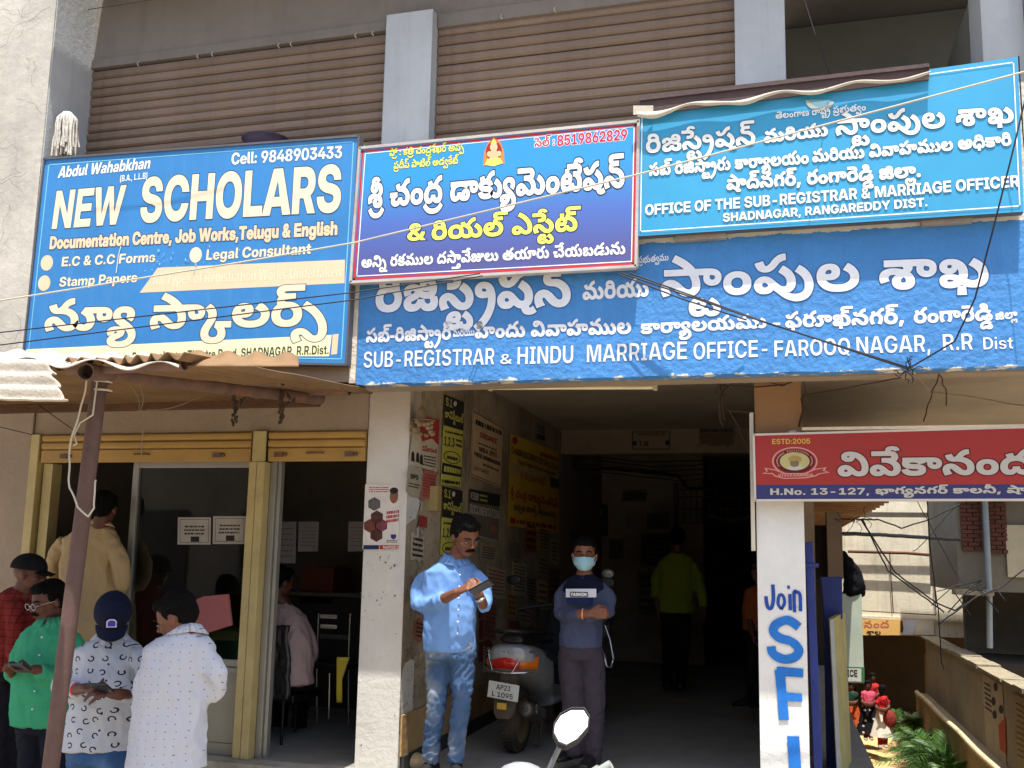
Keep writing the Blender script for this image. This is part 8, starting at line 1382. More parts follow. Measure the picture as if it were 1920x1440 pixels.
# ---- man in the olive shirt walking away inside
p = Person('man in an olive green shirt walking away down the dark passage', 4.55,(1265,1290), sk2)
p.head(1272,1012,172,8,1.05, face=False, neck=p.J(1270,1036))
p.torso([(1270,1036,0,.06,.055),(1270,1043,0,.14,.09),(1269,1055,0,.20,.12),(1267,1090,0,.195,.125),(1266,1125,0,.19,.13),(1266,1148,0,.20,.13)], 180, mat=cloth('olive_green', '77852c'),
  sleeves=[([(1240,1056,0),(1231,1085,0),(1230,1118,-.03)], [.07,.062,.055]),([(1300,1056,0),(1309,1085,0),(1316,1118,-.04),(1319,1136,-.08)], [.07,.062,.054,.05])])
p.arm([(1230,1112,-.02),(1233,1138,-.06),(1235,1150,-.08)], [.04,.032,.028]); p.arm([(1316,1118,-.04),(1320,1142,-.1)], [.038,.03]); hand(p.body, p.J(1235,1150,-.08),(0,0,-1),(-1,0,0),1,.4); hand(p.body, p.J(1320,1142,-.1),(.1,-.1,-1),(1,0,0),1,.4)
p.trousers((1266,1165,0,.165,.12), [([(1252,1160,0),(1254,1215,0),(1252,1285,0)], [.09,.075,.06]),([(1282,1160,0),(1280,1215,-.1),(1276,1288,-.1)], [.09,.075,.06])], cloth('black_trousers', '17171d'),(1266,1145,0,.165,.12))
p.shoe(1252,1292,0,180, M_shoe); p.shoe(1276,1294,-.1,180, M_shoe); p.finish(.009)
# ---- man in orange half hidden by the white pillar
p = Person('man in a rust orange shirt half hidden behind the lettered white pillar', 2.9,(1425,1325), sk2)
p.head(1428,1070,-60,5,1.0, neck=p.J(1430,1095))
p.torso([(1430,1097,0,.06,.05),(1430,1108,0,.17,.10),(1428,1140,0,.18,.12),(1428,1182,0,.17,.12)], -30, mat=cloth('rust_orange', '8d4a24'), sleeves=[([(1408,1112,0),(1404,1138,0),(1406,1160,-.05)], [.06,.055,.05])])
p.arm([(1406,1160,-.05),(1410,1185,-.15)], [.038,.028]); hand(p.body, p.J(1410,1185,-.15),(.2,-.4,-1),(-1,0,0),1,.4)
p.trousers((1428,1195,0,.15,.11), [([(1418,1190,0),(1416,1250,0),(1412,1315,0)], [.085,.07,.055]),([(1440,1190,0),(1438,1250,0),(1436,1315,0)], [.085,.07,.055])], cloth('black_trousers', '17171d'),(1428,1178,0,.15,.11))
p.shoe(1408,1324,0,-60, M_shoe); p.shoe(1434,1326,0,-40, M_shoe); p.finish(.01)
# ---- seated person inside the shop
c_pink = cloth('pale_pink', 'b9a09c'); p = Person('person in a pale pinkish shirt seated with back to the street inside the shop', .75,(545,1400), sk2, z=.0125)
p.head(527,1092,150,10,1.05, face=False, neck=p.J(530,1128))
p.torso([(530,1130,0,.06,.055),(531,1139,0,.13,.09),(534,1152,0,.18,.11),(545,1195,-.05,.185,.13),(548,1240,-.08,.175,.14),(545,1280,-.1,.19,.15)], 155, mat=c_pink,
  sleeves=[([(566,1155,0),(577,1195,0),(586,1228,.05),(570,1240,.2)], [.066,.058,.052,.05]),([(505,1155,0),(500,1195,0),(500,1235,.1)], [.066,.058,.052])], wrinkle=.008)
p.arm([(570,1240,.2),(560,1238,.3)], [.036,.028]); hand(p.body, p.J(560,1238,.3),(-.3,1,0),(0,0,1),1,.4)
p.trousers((548,1290,-.02,.17,.14), [([(560,1285,0),(566,1288,.42),(560,1385,.45)], [.095,.075,.055]),([(530,1285,0),(530,1288,.42),(522,1385,.45)], [.095,.075,.055])], cloth('dark_trousers', '1d1c20'),(546,1275,-.05,.17,.14))
p.finish(.008)
# ---- man in beige at the shop window, from behind
c_beige = cloth('beige', 'b59c74', var=.06); p = Person('man in a plain beige shirt seen from behind at the left shop doorway', -.05,(165,1400), sk2, z=.012)
p.head(196,955,192,8,1.08, dy=0, neck=p.J(186,992), face=False)
p.torso([(186,984,0,.065,.06),(180,993,0,.14,.09),(172,1012,0,.205,.12),(165,1060,0,.20,.13),(163,1120,0,.19,.135),(163,1175,0,.195,.14),(163,1210,0,.20,.14)], 195, mat=c_beige,
  sleeves=[([(116,1012,0),(102,1050,0),(98,1082,.02),(118,1088,.2)], [.072,.064,.058,.052]),([(214,1012,0),(226,1055,0),(228,1095,.03),(215,1115,.2)], [.072,.064,.058,.052])], wrinkle=.008)
p.arm([(118,1088,.2),(130,1084,.35)], [.038,.028]); hand(p.body, p.J(130,1084,.35),(.3,1,0),(0,0,1),1,.4)
p.arm([(215,1115,.2),(205,1110,.35)], [.038,.028]); hand(p.body, p.J(205,1110,.35),(-.3,1,0),(0,0,1),-1,.4)
p.trousers((163,1225,0,.17,.125), [([(142,1220,0),(140,1300,0),(138,1390,0)], [.095,.078,.062]),([(186,1220,0),(186,1300,0),(186,1390,0)], [.095,.078,.062])], cloth('dark_grey_trousers', '2c2d33'),(163,1200,0,.17,.125))
p.shoe(138,1402,0,180, M_shoe); p.shoe(186,1402,0,180, M_shoe); collar(p, p.J(186,986), p.Rv, p.Fv, c_beige, .078,.04); p.finish(.008)
# ---- man in red plaid with black cap
def cap(P, mat, brim=.085, badge=None):
 q = lambda x, y, z: P.hc + P.hR @ Vector((x, y, z)) * P.hs
 mb = MB(); R = P.hR
 def dome(a, b):
  th = a * 2 * PI; ph = b * PI / 2; return q(.088 * math.cos(th) * math.cos(ph),.012 + .108 * math.sin(th) * math.cos(ph),.028 + .098 * math.sin(ph) ** .9)
 mb.grid(dome, 28,10); o = mb.build('cap', mat, P.root); o.modifiers.new('s', 'SOLIDIFY').thickness = -.004
 mb = MB(); mb.grid(lambda a, b: q((a - .5) * .150 * (1 - .25 * b * b),-.078 - brim * b * (1 - 1.1 * (a - .5) ** 2) + .10 * (a - .5) ** 2,.034 - .020 * b - .09 * (a - .5) ** 2),14,6)
 b = mb.build('cap_brim', mat, P.root); b.modifiers.new('s', 'SOLIDIFY').thickness = .004
 mb = MB(); mb.ell(q(0,.012,.126),.008,.008,.005); mb.build('cap_button', mat, P.root)
 return q
M_cap = cloth('black_cap', '15161c'); c_pl = mixin(cloth('red_plaid', '7b2a26'), plaid(22,22,.14), '3d1718')
p = Person('man in a dark red plaid shirt and black cap at the left edge, facing right', -.62,(30,1420), sk2, z=-.48)
p.head(56,1076,112,6,1.06, neck=p.J(42,1105), hair=False); cap(p, M_cap, .075)
p.torso([(40,1100,0,.06,.055),(36,1112,0,.12,.09),(26,1135,0,.16,.12),(20,1190,0,.16,.15),(18,1255,0,.16,.16)], 60, mat=c_pl,
  sleeves=[([(30,1128,-.1),(30,1175,-.12),(28,1222,-.12),(44,1246,-.2)], [.065,.058,.054,.048]),([(14,1128,.12),(8,1180,.12),(14,1225,.1)], [.065,.058,.05])], wrinkle=.007)
p.arm([(44,1246,-.2),(58,1250,-.25)], [.036,.028]); hand(p.body, p.J(58,1250,-.25),(.9,-.2,.1),(0,-.3,1),1,.4)
p.trousers((18,1270,0,.15,.13), [([(10,1265,0),(8,1350,0),(6,1450,0)], [.095,.075,.06]),([(34,1265,.05),(32,1350,.05),(30,1450,.05)], [.095,.075,.06])], cloth('black_jeans', '17181f'),(18,1245,0,.15,.13)); p.finish(.009)
# ---- man in the green shirt
c_green = cloth('emerald', '3c9b74', var=.07); p = Person('moustached man with glasses in an emerald green shirt reading his phone', -.95,(80,1480), sk2, z=-.48)
p.head(90,1128,-22,16,1.08, neck=p.J(98,1165), moustache=True)
p.torso([(98,1162,0,.062,.058),(97,1172,0,.135,.09),(95,1190,0,.19,.12),(88,1240,-.02,.195,.15),(84,1300,-.02,.20,.16),(82,1358,0,.205,.15)], 5, mat=c_green,
  sleeves=[([(50,1192,0),(40,1225,-.02),(30,1258,-.06),(24,1262,-.12)], [.068,.062,.058,.054]),([(140,1192,.05),(150,1235,.04),(140,1272,-.02),(100,1268,-.14),(75,1258,-.2)], [.070,.064,.060,.054,.05])], wrinkle=.008)
p.arm([(100,1268,-.14),(78,1258,-.2),(62,1254,-.24)], [.042,.036,.028]); hand(p.body, p.J(64,1255,-.24),(-.95,-.3,-.05),(0,.1,-1),1,.45,1.05)
p.arm([(24,1262,-.12),(20,1258,-.2)], [.036,.028]); hand(p.body, p.J(16,1256,-.2),(.6,-.6,.1),(0,-.1,-1),-1,.5)
p.trousers((83,1370,0,.175,.13), [([(62,1360,0),(60,1430,0),(58,1520,0)], [.1,.085,.065]),([(106,1360,0),(106,1430,0),(106,1520,0)], [.1,.085,.065])], cloth('dark_navy_trousers', '1a1c28'),(83,1345,0,.175,.13))
q = lambda x, y, z: p.hc + p.hR @ Vector((x, y, z)) * p.hs
mb = MB()
for sx in (-1,1):
 c = q(.033 * sx, -.105,.0); mb.tube([c + p.hR @ Vector((.027 * math.cos(t * PI / 8),0,.019 * math.sin(t * PI / 8))) for t in range(17)], .0016,5); mb.tube([q(.06 * sx, -.103,.005), q(.082 * sx, -.04,.008), q(.08 * sx, .02,.004)], .0018,5)
mb.tube([q(-.008,-.108,.004), q(.008,-.108,.004)], .0016,5); mb.build('glasses', pm('silver_wire', 'c9ccd0', rough=.25, metal=.8, bump=0), p.root)
collar(p, p.J(98,1165), p.Rv, p.Fv, c_green, .08,.045); placket(p, (78,1195,-.15),(60,1330,-.19), M_btn, 5); p.finish(.008)
phone('dark phone held low by the man in the emerald green shirt', p.J(36,1251,-.30),(.95,-.25,.1),(0,-.8,.6))
# ---- man in the navy cap
c_print = mixin(cloth('white_print', 'b3b9c4', var=.04), dots(15,.24,.45,.14, True), '1b2233')
p = Person('man in a navy cap and white shirt with dark open rings, bent over his phone', -1.38,(200,1500), sk2, z=-.48)
p.head(211,1158,36,48,1.08, dy=-.10, neck=p.J(210,1196,.02), hair=False, brows=False); qq = cap(p, cloth('navy_cap', '161b30'),.085)
mb = MB(); mb.face([qq(-.024,-.079,.050), qq(.024,-.079,.050), qq(.024,-.070,.086), qq(.012,-.066,.098), qq(-.012,-.066,.098), qq(-.024,-.070,.086)]); mb.v = [tuple(Vector(v) + p.hR @ Vector((0,-.028,.006))) for v in mb.v]; mb.build('cap_badge', cloth('badge_white', 'd5d8e6'), p.root)
mb = MB(); mb.face([qq(-.018,-.079,.060), qq(.018,-.079,.060), qq(.018,-.070,.084), qq(.009,-.067,.092), qq(-.009,-.067,.092), qq(-.018,-.070,.084)]); mb.v = [tuple(Vector(v) + p.hR @ Vector((0,-.031,.007))) for v in mb.v]; mb.build('cap_badge', cloth('badge_purple', '4a3fae'), p.root)
p.torso([(211,1192,0,.062,.058),(208,1202,0,.13,.09),(205,1217,0,.185,.115),(202,1260,0,.178,.125),(196,1310,-.01,.180,.135),(188,1360,0,.195,.14),(183,1402,0,.205,.145)], 30, mat=c_print,
  sleeves=[([(152,1218,0),(132,1250,-.02),(112,1288,-.05),(132,1294,-.15),(142,1293,-.2)], [.066,.058,.054,.05,.048]),([(262,1220,0),(275,1255,.0),(272,1290,-.05),(255,1300,-.14),(228,1302,-.22)], [.066,.058,.054,.048,.042])], wrinkle=.007)
p.arm([(112,1288,-.05),(140,1293,-.2),(158,1291,-.26)], [.036,.034,.027]); hand(p.body, p.J(156,1291,-.26),(.95,-.25,.0),(0,.1,-1),-1,.45,1.05)
p.arm([(255,1300,-.14),(225,1302,-.24),(206,1300,-.28)], [.036,.032,.026]); hand(p.body, p.J(208,1300,-.28),(-.9,-.3,.05),(0,-.2,1),1,.5)
p.trousers((186,1425,0,.165,.125), [([(160,1415,0),(158,1480,0),(156,1560,0)], [.1,.085,.07]),([(212,1415,0),(214,1480,0),(216,1560,0)], [.1,.085,.07])], denim('blue_jeans', '3d5f8f', '6f90b8'),(186,1398,0,.17,.125), wrinkle=.008)
mb = MB(); mb.lathe(p.J(142,1293,-.205),(1,-.2,0), [(-.008,.034),(-.003,.038),(.003,.038),(.008,.034)], 12); mb.build('wrist_thread', cloth('orange_red_thread', 'd8452e'), p.root)
collar(p, p.J(210,1196), p.Rv, p.Fv, c_print, .078,.042); placket(p, (207,1215,-.14),(186,1370,-.165), pm('navy_button', '1b2044', bump=0),6)
p.finish(.0075)
phone('black phone in the hands of the man in the navy cap', p.J(188,1289,-.33),(.95,-.2,.05),(0,-.75,.6))
# ---- man in the dotted shirt, back to the street
c_dot = mixin(cloth('white_dotted', 'b9bdc8', var=.03), dots(26,.065,.25), '4a5570')
p = Person('man in a white shirt with tiny dots, back turned to the street and head bowed', -1.62,(330,1520), sk1, z=-.48)
p.head(330,1158,-80,28,1.08, dy=-.02, neck=p.J(352,1190))
p.torso([(350,1184,0,.064,.06),(345,1195,0,.125,.09),(338,1213,0,.18,.125),(330,1262,0,.190,.135),(322,1320,0,.185,.14),(316,1380,0,.19,.145),(312,1438,0,.20,.15)], -135, mat=c_dot,
  sleeves=[([(288,1222,-.05),(275,1275,-.08),(268,1330,-.1),(262,1375,-.06),(260,1420,-.02)], [.070,.062,.056,.052,.045]),([(388,1220,.05),(404,1262,.06),(402,1296,.1),(380,1300,.2)], [.070,.062,.056,.05])], wrinkle=.008, wscale=8)
p.arm([(262,1375,-.06),(260,1425,-.02),(262,1440,0)], [.036,.03,.028]); hand(p.body, p.J(262,1440,0),(.1,.2,-1),(-1,0,0),1,.5)
p.arm([(380,1300,.2),(300,1290,.3),(270,1284,.3)], [.036,.032,.027]); hand(p.body, p.J(272,1284,.3),(-1,0,.05),(0,.2,-1),1,.5)
p.trousers((312,1455,0,.16,.12), [([(292,1450,0),(292,1520,0),(292,1600,0)], [.09,.08,.065]),([(334,1450,0),(336,1520,0),(336,1600,0)], [.09,.08,.065])], cloth('dark_navy_trousers', '1a1c28'),(312,1435,0,.16,.12))
collar(p, p.J(350,1186), p.Rv, p.Fv, c_dot, .08,.045); p.finish(.0075)
phone('black phone held out between the ring-print and dotted shirts', p.J(247,1283,.26),(.8,-.2,-.3),(0,-.7,.7))
# ------------------------------------------------------------------ parked scooter, rear towards the street
M_grey = pm('grey_scooter_paint', '9a9ea2', rough=.35, var=.15, scale=4, metal=.2, bump=.02, spec=.5, stain=(.5,.75,.4), stain_col='5c5446'); M_blackp = pm('black_plastic', '1a1b1d', rough=.45, var=.2, bump=.08); M_seat = pm('black_vinyl', '141416', rough=.4, var=.15, bump=.15)
M_tyre = pm('tyre_rubber', '2b2926', rough=.9, var=.3, bump=.3, stain=(.45,.7,.5), stain_col='6b5a44'); M_chr = pm('chrome', 'c4c6c9', rough=.15, metal=.9, bump=0); M_tred = pm('tail_light_red', 'b3201a', rough=.15, var=.1, bump=0, spec=.6); M_orl = pm('indicator_orange', 'cf6a1c', rough=.15, bump=0); M_mud = pm('dusty_mudguard', '4d443b', rough=.8, var=.3, stain=(.45,.7,.5), stain_col='80684a')
sc = thing('parked_scooter', 'grey scooter in the passage with red tail light and number plate towards the street', 'scooter', (-1.95,.95,0))
W0 = PZ(944,1419,0); YW = Vector((math.sin(math.radians(5)), math.cos(math.radians(5)),0)); XW = Vector((YW.y, -YW.x, 0)); LEAN = .07
def SP(x, y, z): return W0 + XW * (x + LEAN * z) + YW * (y + .22) + Vector((0,0, z))   # scooter frame: y forward into the passage, origin under the rear axle
def sring(y, z, w_, h): return (SP(0, y, z), XW * w_, (Vector((0,0,1)) + XW * LEAN) * h)
def wheel(par, y, R=.225, t=.05):
 c = SP(0, y, R); mb = MB(); n = 40; prof = [(-t, R * .72),(-t * 1.1, R * .85),(-t * .7, R * .97),(0, R),(t * .7, R * .97),(t * 1.1, R * .85),(t, R * .72)]
 mb.lathe(c, XW, prof, n); w_ = mb.build('wheel', M_tyre, par)
 mb = MB()
 for k in range(44):
  a = 2 * PI * k / 44; d = YW * math.cos(a) + Vector((0,0,1)) * math.sin(a); tn = YW * -math.sin(a) + Vector((0,0,1)) * math.cos(a)
  for s_ in (-1,1): mb.obox(c + d * R * .985 + XW * t * .42 * s_, XW * t * .34 + tn * .006 * s_, tn * .006, d * .008)
 mb.build('tread', M_tyre, w_, kind='stuff')
 mb = MB(); mb.lathe(c, XW, [(-t * .6,0),(-t * .6,.05),(-t * .3,.06),(-t * .4, R * .70),(-t * .95, R * .73),(t * .95, R * .73),(t * .4, R * .70),(t * .3,.06),(t * .6,.05),(t * .6,0)], 24); mb.build('rim', pm('dusty_rim', '877457', rough=.6, var=.3, metal=.2), w_)
wheel(sc, 0); wheel(sc, 1.24)
mb = MB(); loft(mb, [sring(-.30,.72,.12,.06), sring(-.24,.69,.175,.10), sring(-.05,.64,.20,.13), sring(.20,.56,.19,.16), sring(.42,.47,.13,.16), sring(.55,.36,.10,.12)], 24, sq=2.6); loft(mb, [sring(.50,.30,.12,.05), sring(.80,.29,.14,.04), sring(.98,.32,.13,.05)], 16)
fuse(mb, 'body_panel', M_grey, sc, voxel=.013, smooth=3)
mb = MB(); loft(mb, [sring(-.26,.815,.09,.03), sring(-.10,.83,.125,.05), sring(.15,.82,.13,.055), sring(.42,.79,.11,.05), sring(.52,.77,.08,.04)], 20); fuse(mb, 'seat', M_seat, sc, voxel=.012, smooth=2)
mb = MB(); loft(mb, [(SP(0,1.02,.34), XW * .15, YW * .05),(SP(0,.98,.60), XW * .19, YW * .05),(SP(0,.94,.82), XW * .16, YW * .06),(SP(0,.90,.98), XW * .12, YW * .06)], 18); fuse(mb, 'front_shield', pm('dark_front_panel', '26292e', rough=.3, bump=0), sc, voxel=.014, smooth=2)
mb = MB(); mb.tube([SP(-.34,.78,.97), SP(-.2,.84,1.0), SP(0,.9,1.02), SP(.2,.84,1.0), SP(.34,.78,.97)], .017,8); mb.ell(SP(0,.93,1.02),.11,.09,.06); mb.build('handlebar', M_blackp, sc)
for s_ in (-1,1):
 mb = MB(); mb.tube([SP(.24 * s_, .82,1.0), SP(.30 * s_, .80,1.12), SP(.36 * s_, .79,1.18)], .006,6); mb.ell(SP(.40 * s_, .79,1.21),.065,.012,.042); mb.build('mirror', M_blackp, sc)
# tail cluster
def tq(a, z): return SP(a * .19,-.285 + .10 * a * a - (.0 if abs(a) < .9 else 0), z)
mb = MB(); mb.grid(lambda u, v: tq((u - .62) * 1.25,.615 + .105 * v - .03 * (u - .5) ** 2) + YW * (-.03 * math.sin(PI * v) - .012),18,6); o = mb.build('tail_light', M_tred, sc)
mb = MB(); mb.grid(lambda u, v: tq(.5 + u * .55,.615 + .085 * v) + YW * (-.03 * math.sin(PI * v) - .012),8,6); mb.build('indicator', M_orl, sc); mb = MB(); mb.grid(lambda u, v: tq(-1.0 + u * .2,.62 + .06 * v) + YW * (-.03 * math.sin(PI * v) - .012),5,6); mb.build('indicator', M_orl, sc)
for z0, dz in ((.735,.0),(.60,-.01)): mb = MB(); mb.tube([tq(a / 8, z0 + dz * (1 - (a / 8) ** 2)) + YW * -.03 for a in range(-8,9)], .008,6); mb.build('chrome_strip', M_chr, sc)
for a0, a1 in ((-.95,-.62),(.62,.25)): mb = MB(); mb.tube([tq(a0,.74) + YW * -.035, tq((a0 + a1) / 2,.67) + YW * -.05, tq(a1,.60) + YW * -.035], .005,6); mb.build('light_guard', M_chr, sc)
mb = MB(); mb.tube([SP(-.10,-.20,.86), SP(-.11,-.36,.885), SP(0,-.40,.89), SP(.11,-.36,.885), SP(.12,-.10,.87), SP(.125,.05,.86)], .012,8); mb.build('grab_rail', M_blackp, sc)
mb = MB(); mb.grid(lambda u, v: SP(.165 + .035 * math.sin(PI * v),-.02 + .34 * u, .70 - .09 * u + .07 * v - .02),14,6)
mb.build('side_mesh', pm('side_vent', '2a2c30', var=.6, scale=60, rough=.4), sc)
# number plate and mudguard
mb = MB(); mb.prism([SP(-.06,-.25,.58), SP(.06,-.25,.58), SP(.07,-.29,.44), SP(-.07,-.29,.44)], YW * .05); mb.prism([SP(-.085,-.29,.44), SP(.085,-.29,.44), SP(.075,-.30,.31), SP(.05,-.30,.27), SP(-.05,-.30,.27), SP(-.075,-.30,.31)], YW * .04); mb.build('rear_mudguard', M_mud, sc, bevel=.006)
pa, pu, pv = SP(-.005,-.325,.465),(XW * .985 + Vector((0,0,-.10))), Vector((0,0,1)) + XW * .10
mb = MB(); mb.obox(pa, pu * .117, pv * .057, YW * .002); plate = mb.build('number_plate', pm('plate_white', 'c3c4bc', rough=.5, var=.12), sc, bevel=.002)
def ptxt(t, x, z, h, wd):
 lay, W_ = text_layout(t, 'L9'); mb = MB()
 for gi, gx in lay:
  V, F = glyph_mesh('L9', gi, -4)
  if F: mb.add([pa + pu * (x + (q_.x + gx) / W_ * wd) + pv * (z + q_.y / 182 * h) - YW * .004 for q_ in V], F)
 mb.build('plate_lettering', M_black, plate, kind='stuff')
ptxt('AP23', -.055,.006,.036,.11); ptxt('L 1095', -.085,-.045,.036,.165)
mb = MB(); mb.obox(SP(0,-.345,.365), XW * .035, Vector((0,0,.022)), YW * .006); mb.build('reflector', pm('amber_reflector', 'c9a03a', rough=.2, bump=0), sc, bevel=.003)
# exhaust, stand, swing arm
mb = MB(); mb.lathe(SP(.125,-.20,.335), YW + Vector((0,0,-.30)), [(-.0,0),(0,.030),(.008,.052),(.03,.058),(.30,.060),(.34,.045),(.36,0)], 22); mb.lathe(SP(.125,-.205,.336), YW + Vector((0,0,-.30)), [(-.012,.012),(-.012,.020),(.01,.020)], 12); mb.build('exhaust', pm('dull_exhaust', '6f6a62', rough=.45, metal=.6, var=.3, stain=(.5,.7,.5), stain_col='4a3e30'), sc)
mb = MB(); mb.obox(SP(.188,-.02,.30), YW * .10 + Vector((0,0,-.03)), Vector((0,0,.03)), XW * .004); mb.build('heat_shield', M_chr, sc)
mb = MB(); mb.tube([SP(.10,.25,.28), SP(.13,.20,.02), SP(.11,.17,.02)], .010,6); mb.build('stand', M_mud, sc); mb = MB(); mb.tube([SP(-.10,.25,.28), SP(-.13,.20,.02)], .010,6); mb.build('stand', M_mud, sc)
mb = MB(); loft(mb, [(SP(-.09,.0,.22), XW * .03, Vector((0,0,.05))),(SP(-.09,.30,.26), XW * .05, Vector((0,0,.09))),(SP(-.05,.5,.28), XW * .06, Vector((0,0,.07)))], 14); mb.build('engine_case', M_mud, sc)
# motorcycle deeper in the passage, only partly seen
mc = thing('parked_motorcycle', 'dark motorcycle behind the masked man, its round mirror and crash bar showing beside him', 'motorcycle', (-1.2,2.0,0))
Q = lambda px, py, y=1.9: PY(px, py, y)
mb = MB(); mb.ell(Q(1140,1076),.055,.015,.04); mb.tube([Q(1137,1084), Q(1132,1120), Q(1128,1150)], .006,6); mb.build('mirror', pm('dull_mirror', '8d8f86', rough=.3, metal=.5, bump=0), mc)
mb = MB(); mb.tube([Q(1132,1165,1.6), Q(1144,1200,1.55), Q(1150,1235,1.5), Q(1146,1252,1.5), Q(1138,1250,1.5), Q(1132,1225,1.5)], .010,8); mb.build('crash_bar', M_chr, mc)
mb = MB(); loft(mb, [(Q(1110,1180,2.2), Vector((.10,0,0)), Vector((0,0,.10))),(Q(1115,1170,2.0), Vector((.15,0,0)), Vector((0,0,.14))),(Q(1118,1175,1.7), Vector((.12,0,0)), Vector((0,0,.12)))], 16); mb.ell(Q(1122,1160,1.6),.09,.05,.09); fuse(mb, 'tank', M_blackp, mc, voxel=.02)
mb = MB(); mb.tube([Q(1085,1150,1.8), Q(1110,1142,1.9), Q(1132,1150,1.8), Q(1152,1150,1.8)], .014,8); mb.build('handlebar', M_blackp, mc)
def spokewheel(par, c, R, ax):
 mb = MB(); c = Vector(c); ax = Vector(ax).normalized(); a = Vector((0,0,1)); b = ax.cross(a)
 mb.tube([c + (a * math.cos(2 * PI * k / 32) + b * math.sin(2 * PI * k / 32)) * R for k in range(33)], .035,8, cap=False); w_ = mb.build('wheel', M_tyre, par)
 mb = MB()
 for k in range(6): mb.tube([c, c + (a * math.cos(2 * PI * k / 6) + b * math.sin(2 * PI * k / 6)) * R * .93], .012,5)
 mb.build('spokes', M_mud, w_)
spokewheel(mc, (-1.60,1.7,.30),.27,(1,.15,0)); spokewheel(mc, (-1.75,2.95,.30),.27,(1,.15,0))
mb = MB(); mb.tube([(-1.6,1.7,.30),(-1.58,1.85,.75),(-1.58,1.95,.95)], .022,8); mb.build('fork', M_chr, mc)
mb = MB(); mb.ell((-1.62,2.3,.45),.14,.28,.2); mb.ell((-1.65,2.7,.8),.12,.35,.07); mb.build('engine', M_blackp, mc)
# ------------------------------------------------------------------ scooter in the foreground: only mirror and grip reach into view
ms = thing('scooter_in_front', 'scooter parked close to the viewer, only its white glaring mirror and stem in view', 'scooter', PY(1060,1440,-4.2))
D = -4.2; F = lambda px, py, d=0: PY(px, py, D + d)
N_ = (Vector((.25,-.9,1.5)).normalized() - (PY(1070,1362,-4.2) - CAM).normalized()).normalized()
hexp = [(1052,1340),(1071,1330),(1094,1330),(1103,1344),(1101,1364),(1082,1386),(1062,1397),(1048,1391),(1039,1374),(1041,1357)]
ctr = F(1070,1362); U_ = N_.cross(Vector((0,0,1))).normalized() * -1; V_ = U_.cross(N_) * -1
def on_mirror(px, py, lift=0):
 d = ray(px, py); t = (ctr - CAM).dot(N_) / d.dot(N_); return CAM + d * t + N_ * lift
P = [on_mirror(*q_) for q_ in hexp]; P2 = [ctr + (p_ - ctr) * 1.09 for p_ in P]
mb = MB(); mb.face(P); mg = MB(); mg.add(P2 + [p_ - N_ * .02 for p_ in P2] + [p_ * 1.0 + N_ * .004 for p_ in P2] + [p_ + N_ * .004 for p_ in P], [tuple(range(10,20))] + [(i, (i + 1) % 10,10 + (i + 1) % 10,10 + i) for i in range(10)] + [(i, 20 + i, 20 + (i + 1) % 10,(i + 1) % 10) for i in range(10)] + [(20 + i, 30 + i, 30 + (i + 1) % 10,20 + (i + 1) % 10) for i in range(10)])
mir = mg.build('mirror_housing', pm('mirror_black', '08080a', rough=.7, bump=0), ms); mb.build('mirror_glass', pm('mirror_silver', 'f4f6f8', rough=.02, metal=1, var=0, bump=0), mir)
mb = MB(); mb.tube([F(1051,1396,.02), F(1040,1420,.02), F(1026,1450,.02), F(1020,1500,.04)], .0055,8); mb.build('mirror_stem', pm('grey_stem', '7f8387', rough=.3, metal=.4, bump=0), ms)
mb = MB(); mb.ell(F(978,1458),.052,.04,.030); mb.ell(F(1000,1505),.09,.06,.04); mb.build('dial_hood', M_grey, ms)
mb = MB(); mb.tube([F(1126,1446), F(1146,1434)], .010,10); mb.tube([F(1126,1446), F(1080,1475), F(1010,1500)], .014,10); mb.build('grip', pm('pale_grip', '9aa09a', rough=.4), ms)
mb = MB(); c = F(1010,1500); loft(mb, [(c, Vector((.12,0,0)), Vector((0,.05,0))),(c - Vector((0,.1,.35)), Vector((.17,0,0)), Vector((0,.06,0))),(c - Vector((0,.0,.9)), Vector((.16,0,0)), Vector((0,.06,0)))], 16); fuse(mb, 'front_shield', M_grey, ms, voxel=.02)
mb = MB(); mb.lathe((c.x, c.y - .35,-.25),(1,0,0), [(-.05,.12),(-.05,.2),(0,.23),(.05,.2),(.05,.12)], 24); mb.build('wheel', M_tyre, ms)
mb = MB(); loft(mb, [(Vector((c.x, c.y + .2,.0)), Vector((.15,0,0)), Vector((0,0,.06))),(Vector((c.x, c.y + .8,.1)), Vector((.17,0,0)), Vector((0,0,.2))),(Vector((c.x, c.y + 1.1,.2)), Vector((.10,0,0)), Vector((0,0,.12)))], 14); mb.build('body_panel', M_grey, ms)
# stone at the passage mouth
mb = MB(); r_ = random.Random(4); c = PZ(770,1436,.0) + Vector((0,0,.03)); mb.ell(c, .13,.10,.055, n=12, m=8); mb.v = [tuple(Vector(v) + Vector((noise.noise(Vector(v) * 12), noise.noise(Vector(v) * 12 + Vector((3,3,3))), noise.noise(Vector(v) * 9))) * .035) for v in mb.v]
one(mb, 'stone', pm('tan_stone', 'b09a76', var=.2, bump=.5, bscale=40), 'rough tan stone at the foot of the passage wall corner', 'stone')
